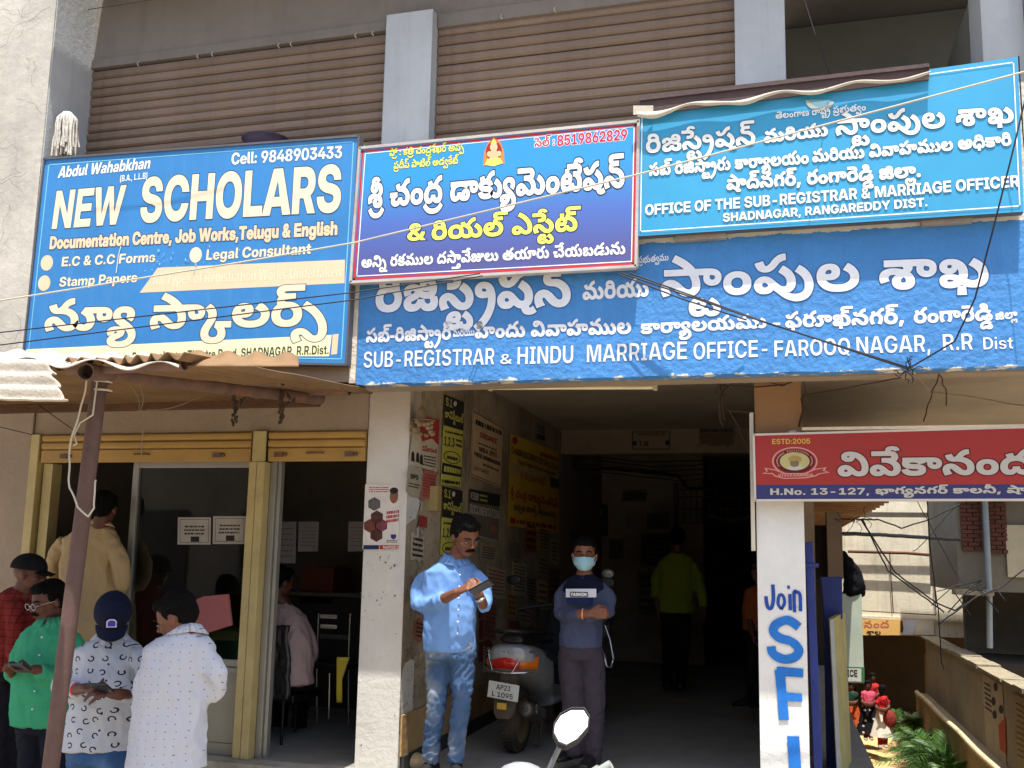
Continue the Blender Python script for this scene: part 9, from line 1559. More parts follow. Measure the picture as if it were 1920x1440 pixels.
# ------------------------------------------------------------------ things at the far end of the passage
A = lambda px, py, y: PY(px, py, y)
def slab(px0, px1, py0, py1, y0, y1):            # box whose front face is seen between photo columns and rows at depth y0
 a = PY(px0, py1, y0); b = PY(px1, py0, y0); return (a.x, b.x, y0, y1, a.z, b.z)
def B(name, mat, px0, px1, py0, py1, y0, th, lb=None, cat=None, parent=None, bevel=0, group=None):
 mb = MB(); mb.box(*slab(px0, px1, py0, py1, y0, y0 + th))
 return one(mb, name, mat, lb, cat, group, bevel=bevel) if cat else mb.build(name, mat, parent, label=lb, bevel=bevel)
M_bill = pm('dim_bill', '6d675c', var=.3, scale=6, bump=.05)
mt = thing('electric_meter', 'black electric meter board on the back wall above the masked man', 'meter', A(1105,975,7.3)); mb = MB(); mb.box(*slab(1075,1137,946,1004,7.35,7.5)); mb.build('meter_case', M_blackp, mt, bevel=.01); mb = MB(); mb.box(*slab(1104,1128,955,970,7.335,7.35)); mb.build('meter_window', pm('meter_face', '5a5d5c', bump=0, rough=.3), mt)
B('switch_box', pm('cream_switch', '8a8473', bump=0),1172,1190,966,992,7.44,.05, 'small pale switch box on the back wall', 'box')
pb2 = Plane('y', 7.49)
for i, (x0, y0, x1, y1, lb, t) in enumerate(((1212,962,1256,992, 'white framed notice on the back wall beside the grill', ''),(1202,1000,1256,1060, 'bill reading 2.3 on the back wall', '2.3'),(1142,1010,1170,1048, 'pale notice on the back wall right of the masked man', ''),(1196,1072,1250,1150, 'lower bill on the back wall behind the man in olive', '2'),(1166,918,1212,940, 'faded TO-LET bill high on the back wall', 'TO-LET'))):
 r = paper(lb, pb2, [(x0, y0),(x1, y0),(x1, y1),(x0, y1)], '6f6a5f' if i != 1 else '57523a', group=None); bars(r, pb2, [(x0 + 3, y0 + 4),(x1 - 3, y0 + 4),(x1 - 3, y1 - 3),(x0 + 3, y1 - 3)], 5, M_ink, seed=i, lift=.01)
 if t: lettering(r, t, 'L9', pb2,(x0 + 6, y0 + 18),(x0 + 6 + 7 * len(t), y0 + 18),11, M_ink, lift=.012)
gr = thing('door_grill', 'rusty steel grill over the dark doorway at the back of the passage', 'grill', A(1345,940,7.45)); mb = MB()
for k in range(13): x = 1272 + k * 11.5; mb.tube([A(x, 918,7.46), A(x, 982,7.46)], .008,5)
mb.build('bars', M_rust, gr, kind='stuff'); mb = MB()
for y in (918,932,955,980): mb.tube([A(1268, y, 7.45), A(1412, y, 7.45)], .010,5)
mb.build('rails', M_rust, gr, kind='stuff')
mb = MB(); mb.box(*slab(1264,1272,905,1290,7.44,7.5)); mb.build('frame', M_rust, gr)
B('door_leaf', pm('dim_steel_door', '3d3a38', var=.3, scale=6),1274,1312,984,1285,7.55,.04, 'half open grey steel door leaf behind the man in olive', 'door'); B('door_leaf', pm('dark_blue_door', '1c2029', var=.3),1345,1412,985,1200,8.3,.04, 'dark blue door with a small notice far inside', 'door')
mb = MB(); rr = random.Random(9)
for k in range(70): t = k / 70; c = A(1325 + t * 88,965 + 10 * math.sin(PI * t) + rr.uniform(-2,2),7.42); mb.ell(c, .016,.012,.020, n=5, m=3)
one(mb, 'garland', pm('dry_flowers', '7a6f5c', var=.4, bump=0), 'dry flower garland strung across the back doorway grill', 'garland')
def lo2(pts, lb, r=.01): return strand('cable', [A(*p) for p in pts], r, M_wire, lb, 'cable', wig=.01, group='cables inside the passage')
lo2([(1085,1000,6.9),(1082,920,6.9),(1095,880,6.9),(1130,878,6.9),(1250,888,6.9),(1268,890,6.9),(1290,915,6.9),(1410,918,6.9)], 'thick black cable looping from the meter along the back room', .022)
for k in range(5): lo2([(1062,850 + k * 7,5.4),(1200 + 20 * k, 866 + k * 9,5.6),(1410,862 + k * 6,5.3)], ('topmost', 'second', 'third', 'fourth', 'lowest')[k] + ' of the slack cables crossing just behind the lintel', .007)
lo2([(1350,916,6.0),(1380,895,5.6),(1412,882,5.3)], 'cable slanting up to the right behind the lintel', .008)
# ------------------------------------------------------------------ inside the shop
cnt = thing('shop_counter', 'dark wooden shop counter behind the glass', 'counter', (-3.6,2.2,0)); mb = MB(); mb.box(-4.6,-2.9,2.2,2.7,.013,1.0); mb.build('cabinet', M_dark, cnt, bevel=.01); mb = MB(); mb.box(-4.65,-2.85,2.15,2.75,1.001,1.04); mb.build('counter_top', pm('counter_top_dark', '4a4038', rough=.3), cnt, bevel=.006)
B('carton', pm('orange_carton', '6b3420', var=.2),563,626,1065,1130,2.2,.4, 'dull orange carton on the shop counter', 'carton')
ch = thing('office_chair', 'chair with its back still wrapped in crinkled plastic, under the seated person', 'chair', A(512,1400,.45)); mb = MB(); c0 = A(515,1240,.45)
mb.grid(lambda a, b: A(490 + a * 48,1312 - b * 140,.42 + .05 * math.sin(a * PI)) + Vector((0,.02 * noise.noise(Vector((a * 7, b * 9,1))),0)),16,22); o = mb.build('backrest', pm('plastic_wrap', '3c3b3c', rough=.12, var=.3, scale=8, bump=.8, bscale=22, spec=.7), ch); o.modifiers.new('s', 'SOLIDIFY').thickness = .03
mb = MB(); mb.obox(A(525,1300,.75),(.24,0,0),(0,.24,0),(0,0,.03)); mb.build('seat', M_seat, ch, bevel=.01)
for px, y in ((492,.5),(532,.5),(556,.98),(512,.98)): mb = MB(); t_ = A(px, 1308, y); mb.tube([t_, Vector((t_.x, t_.y, .013))], .012,6); mb.build('leg', M_blackp, ch)
c2 = thing('visitor_chair', 'steel frame chair with bright slats in the dark shop', 'chair', A(620,1385,1.5))
for k, (x, y0, y1) in enumerate(((598,1150,1240),(657,1150,1235))): mb = MB(); mb.tube([A(x, y0,1.5), A(x - 3, y1,1.5), A(x - 4,1380,1.45)], .010,8); mb.build('leg', M_chr, c2)
for y in (1156,1175,1194): mb = MB(); mb.box(*slab(600,632 if y < 1190 else 655, y - 3, y + 3,1.5,1.51)); mb.build('slat', M_chr, c2)
mb = MB(); mb.tube([A(618,1262,1.2), A(617,1330,1.2), A(616,1348,1.2)], .011,8); mb.build('leg', M_chr, c2); mb = MB(); mb.obox(A(628,1245,1.3),(.2,0,0),(0,.2,0),(0,0,.02)); mb.build('seat', M_seat, c2)
mb = MB(); mb.grid(lambda a, b: A(632 + a * (24 - 14 * min(1, b * 2)),1232 + b * 84,.5 + .03 * math.sin(b * 6)),6,14); o = one(mb, 'cloth', cloth('yellow_cloth', 'b8a63e'), 'yellow cloth hanging at the right edge of the shop doorway', 'cloth'); o.modifiers.new('s', 'SOLIDIFY').thickness = .01
pg = Plane('y', .079)
for quad, lb, sd in (([(334,970),(396,970),(395,1021),(333,1021)], 'left of two printed white notices taped inside the glass', 2),([(400,968),(462,968),(461,1020),(399,1020)], 'right of two printed white notices, with a small face picture', 6)):
 r = paper(lb, pg, quad, 'a39d93', group='notices on the shop glass'); x0, y0 = quad[0]; bars(r, pg, [(x0 + 10, y0 + 14),(x0 + 52, y0 + 14),(x0 + 50, y0 + 34),(x0 + 10, y0 + 34)], 3, M_ink, seed=sd, lift=.009); ring_line(r, pg, [(x0 + 4, y0 + 4),(x0 + 58, y0 + 4),(x0 + 57, y0 + 47),(x0 + 4, y0 + 47)], .003, M_ink, .009); poly(r, pg, [(x0 + 24, y0 + 36),(x0 + 40, y0 + 36),(x0 + 40, y0 + 46),(x0 + 24, y0 + 46)], M_ink, .0088)
for quad, lb in (([(508,978),(556,978),(554,1056),(504,1056)], 'grey notice behind the door glass, left'),([(560,978),(598,978),(596,1034),(559,1034)], 'grey notice behind the door glass, middle'),([(654,978),(684,978),(681,1034),(652,1034)], 'pale notice with red lines at the right of the shop door')):
 r = paper(lb, Plane('y', .6), quad, '6f6a68', group='notices inside the shop door'); x0, y0 = quad[0]; bars(r, Plane('y', .6), [(x0 + 4, y0 + 8),(quad[1][0] - 4, y0 + 8),(quad[1][0] - 5, quad[2][1] - 8),(x0 + 4, quad[2][1] - 8)], 6, M_inkb, seed=int(x0), lift=.009, th=.2)
mb = MB(); mb.face([A(358,1130,.02), A(385,1118,.0), A(430,1114,-.01), A(437,1172,-.01), A(380,1190,.0), A(362,1170,.02)]); o = one(mb, 'cloth', cloth('faded_pink', 'a0605f'), 'faded pink cloth pad leaning against the shop window', 'cloth'); o.modifiers.new('s', 'SOLIDIFY').thickness = .02
mb = MB(); mb.box(*slab(386,446,1184,1199,.10,.3)); one(mb, 'tray', pm('cane_tray', '8d7c50', var=.5, scale=50, bump=.4), 'small cane tray behind the shop glass', 'tray')
# mop head and basin on the ledge
mp = thing('mop', 'upturned grey string mop leaning on the left end of the ledge', 'mop', A(125,280,-.3)); mb = MB(); rr = random.Random(8)
for k in range(130):
 a = rr.uniform(0,2 * PI); r0 = rr.uniform(.2,1); tp_ = A(127,212,-.5); L = rr.uniform(.20,.31); ox, oy = .085 * r0 * math.cos(a),.07 * r0 * math.sin(a)
 P = [tp_ + Vector((ox * .3, oy * .3,-.0)), tp_ + Vector((ox * .9, oy * .9,-.02 - .03 * r0))]
 for j in range(1,6): P.append(P[-1] + Vector((rr.uniform(-.008,.008) + ox * .05, rr.uniform(-.008,.008),-L / 5)))
 mb.tube(P, .009,4)
mb.build('mop_strings', pm('grey_yarn', 'c9c5bb', var=.3, scale=20, bump=.3), mp, kind='stuff'); mb = MB(); mb.tube([A(127,215,-.5), A(127,300,-.5), A(125,330,-.47)], .011,8); mb.build('mop_handle', pm('green_handle', '3f9a3c', rough=.4), mp)
bs = thing('basin', 'dark violet plastic basin behind the top of the left signboard', 'basin', A(500,270,-.3)); mb = MB(); c = A(500,266,-.33); mb.lathe(c, (0,0,1), [(-.10,.12),(-.04,.15),(.0,.165),(.006,.175),(.0,.16),(-.05,.14)], 28); mb.build('bowl', pm('violet_plastic', '3c3450', rough=.4), bs)
for x0, x1 in ((1266,1362),(1728,1824)):
 o = B('sign_bracket', pm('bracket_tin', 'a6a196', rough=.5, var=.3, metal=.3, stain=(.5,.7,.6), stain_col='8a4e28'), x0, x1,436 - (30 if x0 > 1500 else 0),452 - (30 if x0 > 1500 else 0),-.53,.05, None, None, bld)
mb = MB()
for x in (265,375,402,525,548,668,700,940,1040): c = Vector((A(x, 100,-.14).x, -.16,5.125)); mb.tube([c, c + Vector((0,-.02,-.03)), c + Vector((.01,-.01,-.045))], .004,5)
mb.build('ceiling_hooks', M_pwire, bld, kind='stuff')
# ------------------------------------------------------------------ the alley
M_alw = pm('alley_wall_plaster', '8f8470', var=.22, scale=1.3, bump=.35, bscale=18, stain=(.52,.72,.5), stain_col='5d4d38'); M_moss = pm('mossy_coping', '8c836c', var=.4, scale=6, bump=1.0, bscale=25)
wl = thing('boundary_wall', 'tan boundary wall along the right side of the sunken alley with broken mossy coping', 'wall', (3.05,12,-2.56))
mb = MB(); mb.grid(lambda a, b: Vector((3.05 + .01 * noise.noise(Vector((a * 20, b * 5,0))),1.0 + a * 16.6,-1.42 + b * 1.19)),60,10); mb.box(3.065,3.3,1.0,17.6,-1.42,-.235); mb.build('wall_face', M_alw, wl)
mb = MB(); rr = random.Random(6); y = 1.0
while y < 17.5:
 L = rr.uniform(.5,1.1); h = rr.uniform(.03,.07); mb.box(3.0 - rr.uniform(0,.03),3.33, y, y + L - .02,-.232,-.232 + h); y += L
cp = mb.build('coping', M_moss, wl, kind='stuff')
mb = MB(); mb.box(2.80,3.049,1.0,17.6,-1.50,-1.425); mb.build('ledge', M_alw, wl); mb = MB(); mb.grid(lambda a, b: Vector((2.815,1.0 + a * 16.6,-2.56 + b * 1.06)),20,4); mb.build('lower_wall', pm('alley_lower_wall', '97825f', var=.25, scale=1.5, bump=.4, bscale=15, stain=(.5,.7,.5), stain_col='6b5535'), wl)
mb = MB(); P = [Vector((2.82,1.0 + k * .55,-1.385 + .012 * math.sin(k))) for k in range(31)]; mb.tube(P, .045,10); mb.build('pipe', pm('cream_pipe', 'c9bb97', var=.2, rough=.6, stain=(.55,.7,.5), stain_col='8a7550'), wl)
pX = Plane('x', 3.045); pX_out = Vector((-1,0,0))
class PlaneX(Plane):
 @property
 def out(s): return Vector((-1,0,0))
pX = PlaneX('x', 3.045)
r = paper('pale poster with round pictures and an orange corner on the boundary wall', pX, [(1842,1262),(1880,1285),(1888,1440),(1850,1405)], 'a89a84', group='posters on the boundary wall'); bars(r, pX, [(1845,1275),(1858,1282),(1862,1340),(1848,1330)], 6, M_ink, seed=2); poly(r, pX, [(1873,1360),(1886,1345),(1888,1415),(1876,1405)], pm('ink_orange', 'a8462a', bump=0),.009)
for cx, cy in ((1868,1288),(1864,1315),(1878,1330),(1866,1340)): disc(r, pX, (cx, cy),4,8, M_ink, .009)
r = paper('brown framed poster at the right edge on the boundary wall', pX, [(1902,1300),(1930,1315),(1935,1460),(1905,1440)], '97855f', group='posters on the boundary wall'); bars(r, pX, [(1905,1312),(1928,1325),(1930,1430),(1908,1420)], 10, M_inkb, seed=8, th=.3)
# far building across the end of the alley
M_far = pm('sunlit_pale_wall', 'e6dec6', var=.18, scale=1.6, bump=.3, bscale=16, stain=(.54,.74,.5), stain_col='8d8468', streak=.35)
fb_ = thing('far_building', 'sunlit pale weathered building across the end of the alley with a dark opening beneath', 'building', A(1700,1200,18))
zb = A(1700,1192,18).z; mb = MB(); mb.box(.3,9.5,18,18.3, zb, 6.0); mb.build('wall', M_far, fb_)
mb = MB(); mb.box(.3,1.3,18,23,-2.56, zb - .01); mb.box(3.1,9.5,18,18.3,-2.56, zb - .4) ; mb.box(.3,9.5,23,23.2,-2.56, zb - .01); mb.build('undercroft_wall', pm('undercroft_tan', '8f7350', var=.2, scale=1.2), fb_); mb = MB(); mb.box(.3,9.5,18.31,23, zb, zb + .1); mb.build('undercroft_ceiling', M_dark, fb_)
mb = MB(); mb.box(.3,9.5,17.93,17.999, A(1700,1162,18).z, A(1700,1157,18).z); mb.build('ledge', M_far, fb_)
mb = MB(); mb.box(1.2,4.2,17.66,17.685, A(1700,968,18).z - .04, A(1700,962,18).z); mb.build('sun_shade', pm('dark_shade', '5a5245', var=.3), fb_)
M_rline = pm('rust_brown_rod', '5f3a28', var=.3, bump=0); mb = MB(); g = lambda x, y, d=17.93: A(x, y, d)
mb.tube([g(1590,1034,17.8), g(1700,1037,17.8), g(1750,1041,17.8)], .035,6); mb.build('rusty_pipe', M_rline, fb_)
for P in ([(1668,1036),(1671,1090),(1675,1150)], [(1750,1041),(1752,1100),(1755,1152)], [(1615,1145),(1700,1150),(1755,1153)]): mb = MB(); mb.tube([g(*q_) for q_ in P], .012,5); mb.build('rod', M_rline, fb_)
pfar = Plane('y', 17.92); r = thing('signboard', 'orange and white banner with pink Telugu letters on the far building over the dark opening', 'signboard', g(1690,1178)); mb = MB(); mb.prism([pfar.at(*q_) for q_ in ((1600,1161),(1752,1161),(1752,1191),(1600,1191))], (0,.04,0)); mb.build('panel', pm('orange_banner', 'e3b56a', var=.06, bump=0), r); poly(r, pfar, [(1692,1162),(1718,1162),(1714,1190),(1688,1190)], pm('banner_pale', 'd5dde6', bump=0),.008); poly(r, pfar, [(1718,1162),(1751,1162),(1751,1190),(1716,1190)], pm('banner_white', 'e6ddc8', bump=0),.008)
lettering(r, 'వివేకానంద', 'T9', pfar, (1560,1178),(1668,1177),12, pm('banner_pink', 'c0705a', bump=0), lift=.01); lettering(r, 'శాల', 'T6', pfar, (1624,1190),(1652,1190),8, M_ink, lift=.01); mb = MB(); mb.face([pfar.at(*q_) + Vector((0,-.01,0)) for q_ in ((1688,1164),(1692,1164),(1694,1180),(1692,1186),(1688,1186))]); mb.build('printed_figure', M_inkb, r)
# brick and plaster building on the right
rb = thing('brick_building', 'plastered building with exposed brick columns and drain pipe at the right of the alley', 'building', A(1860,1100,13)); M_rb = pm('grey_tan_plaster', '6f6859', var=.25, scale=1.5, bump=.4, bscale=15, stain=(.5,.7,.5), stain_col='564c3f'); a0 = A(1798,1108,13)
mb = MB(); mb.box(a0.x, 9.5,13.0,16.5, a0.z, 6.0); mb.build('wall', M_rb, rb); mb = MB(); mb.box(a0.x - .12, A(1855,1100,13).x, 12.6,12.999, A(1800,1112,13).z - .02, A(1800,1104,13).z); mb.build('balcony_slab', M_moss, rb); mb = MB(); mb.box(3.1,9.5,12.0,12.999,3.0,3.15); mb.build('added_shade_slab', M_rb, rb)  # upper slab is an unseen overhang, added to shade the brick front
M_brick = pm('red_brick', '5a3428', var=.35, scale=9, bump=.3, bscale=40, rough=.9)
for px0, px1, py0, py1 in ((1803,1838,925,1032),(1856,1884,925,1038)):
 p0, p1 = A(px0, py1,12.99), A(px1, py0,12.99); mb = MB(); z = p0.z; row = 0; rr = random.Random(px0)
 while z < p1.z + .8:
  x = p0.x - (.10 if row % 2 else 0)
  while x < p1.x:
   xa, xb = max(x, p0.x), min(x + .20, p1.x)
   if xb - xa > .03: d = rr.uniform(0,.02); mb.box(xa + .006, xb - .006,12.955 - d, 12.998, z + .005, z + .068)
   x += .205
  z += .075; row += 1
 mb.build('brick', M_brick, rb, kind='stuff')
mb = MB(); mb.tube([A(1845,900,12.85), A(1852,1040,12.85), A(1855,1110,12.85), A(1856,1215,12.85)], .05,12); mb.build('drain_pipe', pm('grey_blue_pipe', '8b9496', rough=.5, var=.2), rb)
mb = MB(); mb.box(*slab(1890,1960,985,1082,12.95,13)); mb.build('shutter_panel', pm('cream_panel', 'b3a98c', var=.15), rb)
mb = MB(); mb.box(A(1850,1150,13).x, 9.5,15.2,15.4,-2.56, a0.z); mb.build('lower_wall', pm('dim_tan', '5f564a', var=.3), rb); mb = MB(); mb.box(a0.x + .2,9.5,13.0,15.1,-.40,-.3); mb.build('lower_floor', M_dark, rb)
# pale green block with office board, left side of the alley
gb = thing('office_block', 'pale green end wall of the office rooms beside the alley', 'building', A(1600,1200,13.5)); mb = MB(); xl = .26; xr = A(1618,1200,13.5).x; zt = A(1600,1114,13.5).z; zm = A(1600,1280,13.5).z
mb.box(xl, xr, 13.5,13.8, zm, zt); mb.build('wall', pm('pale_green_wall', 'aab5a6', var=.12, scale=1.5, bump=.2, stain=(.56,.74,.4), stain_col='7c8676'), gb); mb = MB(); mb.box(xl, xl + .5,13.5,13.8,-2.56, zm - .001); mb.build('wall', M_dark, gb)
pgb = Plane('y', 13.49); s5 = thing('signboard', 'white REGISTRAR OFFICE board with green edge on the pale green wall', 'signboard', A(1570,1265,13.5)); mb = MB(); mb.prism([pgb.at(*q_) for q_ in ((1500,1248),(1620,1252),(1620,1278),(1500,1276))], (0,.008,0)); mb.build('panel', pm('office_board_white', 'b9bdb2', bump=0), s5); poly(s5, pgb, [(1615,1251),(1621,1251),(1621,1279),(1615,1279)], pm('office_green', '2f6e46', bump=0),.005); poly(s5, pgb, [(1500,1247),(1620,1251),(1620,1253),(1500,1249)], MATS['office_green'], .006)
lettering(s5, 'REGISTRAR OFFICE', 'L9', pgb, (1500,1267),(1608,1269),13, M_ink, lift=.01)
# black cloth bundle on top of the block
mb = MB(); loft(mb, [(A(1600,1116,13.6), Vector((.21,0,0)), Vector((0,.14,0))),(A(1602,1095,13.6), Vector((.20,0,0)), Vector((0,.15,0))),(A(1597,1068,13.6), Vector((.15,0,0)), Vector((0,.13,0))),(A(1586,1046,13.6), Vector((.10,0,0)), Vector((0,.10,0))),(A(1578,1034,13.6), Vector((.06,0,0)), Vector((0,.07,0)))], 18)
tag(fuse(mb, 'cloth_bundle', cloth('black_drape', '0d0d12'), None, voxel=.02, wrinkle=.02, wscale=4), 'hunched black cloth bundle on top of the pale green wall', 'bundle')
# blue posts and leaning board next to the white pillar
M_bluep = pm('old_blue_paint', '2c3c86', rough=.6, var=.25, scale=5, bump=.15, stain=(.55,.72,.5), stain_col='5a5560')
def post(quad, y, th, m, name, lb, cat): P = [PY(x, yy, y) for x, yy in quad]; mb = MB(); mb.prism(P, (0, th, 0)); return one(mb, name, m, lb, cat, bevel=.004)
post([(1509,1017),(1524,1015),(1545,1500),(1528,1500)], .35,.10, M_bluep, 'gate_post', 'tall dark blue steel post right beside the lettered white pillar', 'post')
post([(1505,1056),(1535,1056),(1535,1064),(1505,1064)], .34,.01, M_bluep, 'hinge_strap', 'short blue strap joining the white pillar and the blue post', 'strap')
post([(1539,1082),(1579,1082),(1580,1160),(1562,1168),(1569,1500),(1552,1500),(1545,1150)], 1.2,.12, M_bluep, 'gate_leaf', 'folded dark blue gate leaf standing behind the blue post', 'gate')
mb = MB(); P = [PY(1556,1162,.75), PY(1563,1160,.75), PY(1580,1500,.75), PY(1572,1500,.75)]; mb.prism(P, (0,.02,0)); one(mb, 'board_edge', pm('white_board_edge', 'b9bcb8'), 'white edge strip of the leaning yellow board', 'strip')
mb = MB(); P = [PY(1563,1160,.76), PY(1584,1147,1.5), PY(1600,1500,1.5), PY(1580,1500,.76)]; mb.prism(P, (-.03,.02,0)); one(mb, 'leaning_board', pm('yellowed_board', 'b3a467', var=.2, scale=3, bump=.2, stain=(.5,.7,.5), stain_col='6e6b3c'), 'yellowed board leaning edge-on against the blue gate leaf', 'board')
B('wall_pier', M_plaster, 1553,1578,960,1085,8.0,.4, 'pale pier beside the dark doorway under the alley soffit', 'pier'); B('doorway_shade_panel', M_dark, 1505,1552,985,1330,8.2,.2, 'dark panel standing in for the shaded doorway behind the blue posts', 'doorway')  # doorway is a solid panel, the shade of the opening put into its colour
# cables over the alley
def al(pts, lb, r=.02): return strand('overhead_wire', [A(*p) for p in pts], r, M_wire, lb, 'wire', group='wires over the alley', wig=.01)
al([(1572,1000,9),(1660,1003,10),(1800,1012,12)], 'thick cable across the far wall', .03); al([(1600,973,8),(1650,975,9),(1690,990,9),(1740,975,9),(1800,945,9)], 'sagging cable at the top of the alley', .012)
al([(1615,975,6),(1680,1075,7),(1755,1130,8),(1790,1145,8),(1830,1120,9)], 'long black wire slanting down across the alley, upper', .010); al([(1618,975,6),(1665,1070,7),(1740,1125,8),(1770,1148,8)], 'long black wire slanting down across the alley, lower', .010)
al([(1738,935,8),(1745,1040,8),(1760,1150,8),(1765,1240,8),(1770,1255,8)], 'wire hanging straight down in front of the far wall', .008); al([(1800,940,9),(1720,1030,9),(1712,1034,9)], 'thin wire slanting from the brick building', .006); al([(1760,1170,8),(1830,1120,9),(1880,1100,9),(1930,1060,9)], 'wire rising to the right edge', .010); al([(1720,940,9),(1800,1090,10),(1850,1110,10)], 'thin wire crossing the shadow on the far wall', .006)
tangle((1603,978),.05,8, 'knot of cables at the soffit corner over the alley', 6);
mb = MB(); rr = random.Random(31)
for k in range(9): a = A(1832 + rr.uniform(-30,40),1105 + rr.uniform(-12,15),11.5); mb.tube([a, a + Vector((rr.uniform(-.3,.2),0, rr.uniform(-.25,.1))), a + Vector((rr.uniform(-.6,.3),0, rr.uniform(-.4,.0)))], .010,4)
one(mb, 'cable_knot', M_wire, 'bristling tangle of cables under the brick building', 'cable knot')
# women in the alley
def woman(lb, px, pfeet, phead, y, top, skirt, legs, face, skn, sw=.145, hem=None, dup=None):
 H = pfeet - phead; p = Person(lb, y, (px, pfeet), skn, z=-2.56); k = H / 130.
 L = lambda f: phead + H * f
 p.head(px, L(.08), face, 6,.86, neck=p.J(px, L(.165)), face=abs(face) < 100, long_hair=True)
 a = math.radians(face * .6); p.torso([(px, L(.165),0,.05,.045),(px, L(.185),0,.13,.08),(px, L(.22),0, sw, .10),(px, L(.32),0, sw * .85,.11),(px, L(.42),0, sw * .85,.11)], face * .6, mat=top, name='top',
  sleeves=[([(px - 9 * k, L(.225),0),(px - 12 * k, L(.29),-.02)], [.055,.05]),([(px + 9 * k, L(.225),0),(px + 12 * k, L(.29),-.02)], [.055,.05])], voxel=.02, wrinkle=.01)
 for s_ in (-1,1): p.arm([(px + s_ * 10 * k, L(.26),0),(px + s_ * 13 * k, L(.36),-.05),(px + s_ * 4 * k, L(.40),-.2)], [.04,.034,.026]); hand(p.body, p.J(px + s_ * 4 * k, L(.40),-.2),(-s_, -.4,.2),(0,-1,.2), s_, .5)
 mb = MB(); n = 26; h0, h1 = L(.40), L(hem or .80); c0, c1 = p.J(px, h0), p.J(px, h1)
 vs = []
 for i in range(9):
  t = i / 8; c = c0.lerp(c1, t); w_ = sw * .8 + t * .12
  for j in range(n): an = 2 * PI * j / n; f = 1 + .09 * t * math.sin(an * 7 + px); vs.append(c + Vector((math.cos(an) * w_ * f, math.sin(an) * w_ * .75 * f, 0)))
 mb.add(vs, [(i * n + j, i * n + (j + 1) % n, (i + 1) * n + (j + 1) % n, (i + 1) * n + j) for i in range(8) for j in range(n)], 0, True); mb.add(vs[:n], [tuple(range(n))]); mb.build('skirt', skirt, p.root)
 m_ = MB()
 for s_ in (-1,1): limb(m_, [p.J(px + s_ * 5 * k, L(.6)), p.J(px + s_ * 6 * k, L(.8)), p.J(px + s_ * 6 * k, L(.965))], [.07,.055,.04])
 fuse(m_, 'leggings', legs, p.root, voxel=.02); limb(p.body, [p.J(px, L(.25)), p.J(px, L(.5)), p.J(px - 6 * k, L(.8)), p.J(px - 6 * k, L(.975))], [.08,.09,.03,.025]); limb(p.body, [p.J(px, L(.5)), p.J(px + 6 * k, L(.8)), p.J(px + 6 * k, L(.975))], [.08,.03,.025])
 for s_ in (-1,1): p.shoe(px + s_ * 6 * k, L(.985),-.03,0, pm('pale_sandal', '9a8a78', bump=0))
 p.finish(.014)
woman('woman in a bright red top and long white skirt facing away in the alley', 1655,1402,1284,15.7, cloth('bright_red', 'c4232a'), cloth('white_skirt', 'd8d2c8', var=.05), cloth('red_leggings', 'b0202c'),150, sk2, hem=.82)
woman('woman in a pink top and black dotted skirt in the alley', 1628,1388,1276,16.1, cloth('coral_pink', 'cc4f66'), mixin(cloth('black_skirt', '17161a'), dots(7,.16,.7), 'b9b9c4'), cloth('red_leggings', 'b0202c'),-15, sk2, hem=.88)
woman('young woman standing behind the other two, red sleeves, facing the street', 1636,1372,1262,16.9, cloth('dull_red', 'a82a2c'), cloth('maroon_skirt', '5a2226'), cloth('red_leggings', 'b0202c'),5, sk2, hem=.9)
woman('woman in dark green blouse and rust orange skirt half hidden by the leaning board', 1597,1376,1280,16.4, cloth('bottle_green', '1e3a2e'), cloth('rust_skirt', 'b8522a', var=.4, scale=20), cloth('blue_leggings', '2a3458'),-50, sk2, hem=.84)
bg_ = thing('shoulder_bag', 'reddish woven shoulder bag at the side of the woman in the white skirt', 'bag', A(1668,1350,15.7)); mb = MB(); mb.ell(A(1668,1348,15.6),.14,.06,.18); mb.build('bag_body', cloth('woven_red', '8a3a34', var=.5, scale=18), bg_); mb = MB(); mb.tube([A(1664,1334,15.6), A(1660,1312,15.55), A(1663,1305,15.6)], .012,5); mb.build('strap', cloth('woven_red', '8a3a34'), bg_)
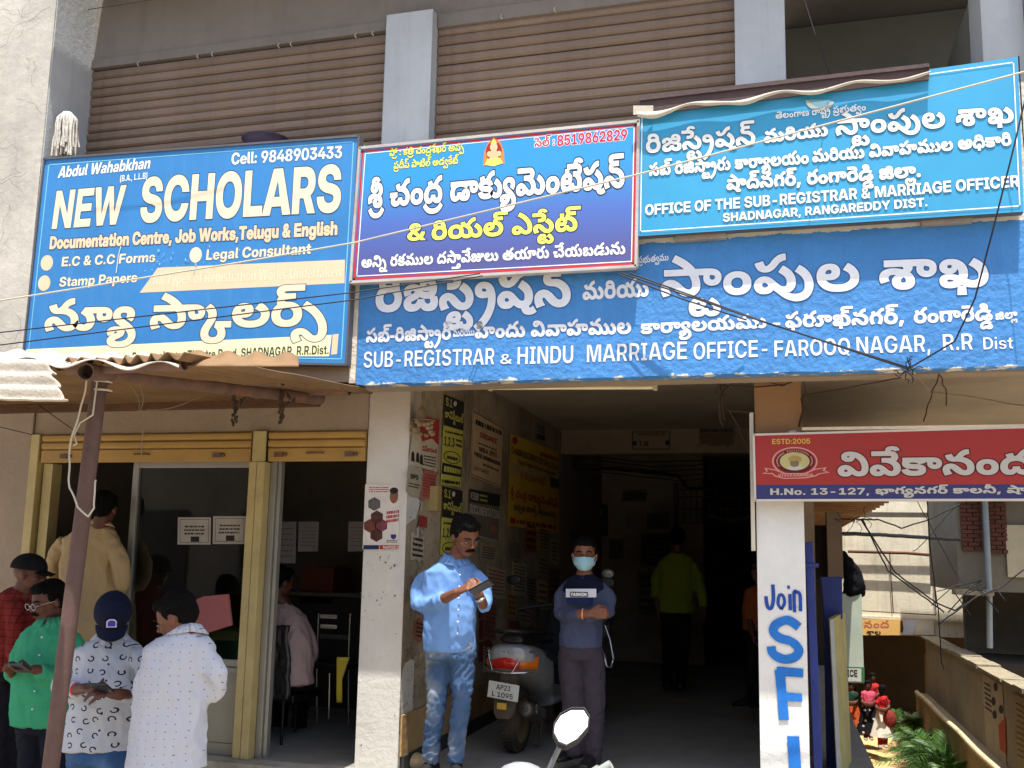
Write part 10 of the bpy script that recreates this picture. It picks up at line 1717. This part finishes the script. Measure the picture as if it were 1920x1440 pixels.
# potted palms
M_leaf = pm('palm_leaf', '36591f', rough=.5, var=.35, scale=3, bump=0, spec=.4); M_leaf2 = pm('pale_leaf', '8a9a6e', rough=.5, var=.3, scale=5, bump=0)
def palm(lb, x, y, n, L, seed, mat=M_leaf, wide=1., pot=True):
 rr = random.Random(seed); base = Vector((x, y, -2.56)); t = thing('potted_palm', lb, 'plant', base, 'potted palms along the alley wall')
 if pot:
  mb = MB(); mb.lathe(base, (0,0,1), [(0,.12),(.26,.17),(.28,.19),(.32,.19),(.32,.16),(.27,.15)], 18); mb.build('pot', pm('terracotta', '9a6a44', var=.25, scale=6), t)
 mb = MB(); st = MB()
 for i in range(n):
  az = rr.uniform(0,2 * PI); el = rr.uniform(.5,1.35); l = L * rr.uniform(.7,1.15); d = Vector((math.cos(az), math.sin(az),0)); p0 = base + Vector((0,0,.28)); P = []
  for k in range(13):
   s_ = k / 12; P.append(p0 + d * (l * s_ * math.cos(el) * (1 + .3 * s_)) * wide + Vector((0,0, l * (math.sin(el) * s_ - .55 * s_ * s_ * (1.6 - el * .6)))))
  st.tube(P, [.009 * (1 - k / 13) + .002 for k in range(13)], 4)
  for k in range(3,12):
   tn = (P[k + 1] - P[k - 1]).normalized() if k < 12 else (P[k] - P[k - 1]).normalized(); sd = tn.cross(Vector((0,0,1))).normalized(); ll = l * .24 * math.sin(PI * (k - 1.5) / 11.5) + .03
   for sg in (-1,1):
    for off in (0,.5):
     b_ = P[k].lerp(P[min(k + 1,12)], off); tip = b_ + (sd * sg * .85 + tn * .75 + Vector((0,0,-.25 + rr.uniform(-.2,.2)))) * ll; w_ = tn * .013
     md = b_.lerp(tip, .5) + Vector((0,0,.02)); mb.face([b_, md - w_, tip, md + w_])
 mb.build('fronds', mat, t, kind='stuff'); st.build('stems', M_leaf, t, kind='stuff')
for a_ in (('large arching potted palm nearest the street', 2.66,12.9,30,1.2,1),('spreading palm in the middle of the row with a clay pot', 2.58,14.0,26,1.1,2),('palm behind the middle one, fronds over the path', 2.68,15.2,22,.85,3),('tall palm at the far end of the row by the dark opening', 2.6,16.8,16,1.1,4),('pale broad-leaved shrub by the end of the boundary wall', 2.7,16.9,40,.9,5, M_leaf2,.6),('dense low palm against the lower wall', 2.6,13.5,26,1.0,6),('fern-like palm at the lower edge of the view', 2.62,11.9,26,1.1,7)): palm(*a_)
# ------------------------------------------------------------------ across the street (seen only as reflections and bounce)
ob = thing('opposite_building', 'row of buildings on the other side of the street', 'building', (0,-20,-.48)); mb = MB(); mb.box(-22,-4,-24,-17,-.48,6.5); mb.box(-3.4,14,-25,-18,-.48,5.0); mb.build('wall', pm('opposite_wall', '7d7364', var=.3, scale=.8), ob)
for k in range(9): mb = MB(); mb.box(-21 + k * 3.6,-19 + k * 3.6,-16.98 if k < 5 else -17.98,-16.9 if k < 5 else -17.9,-.4,2.4); mb.build('shutter', M_dark, ob)
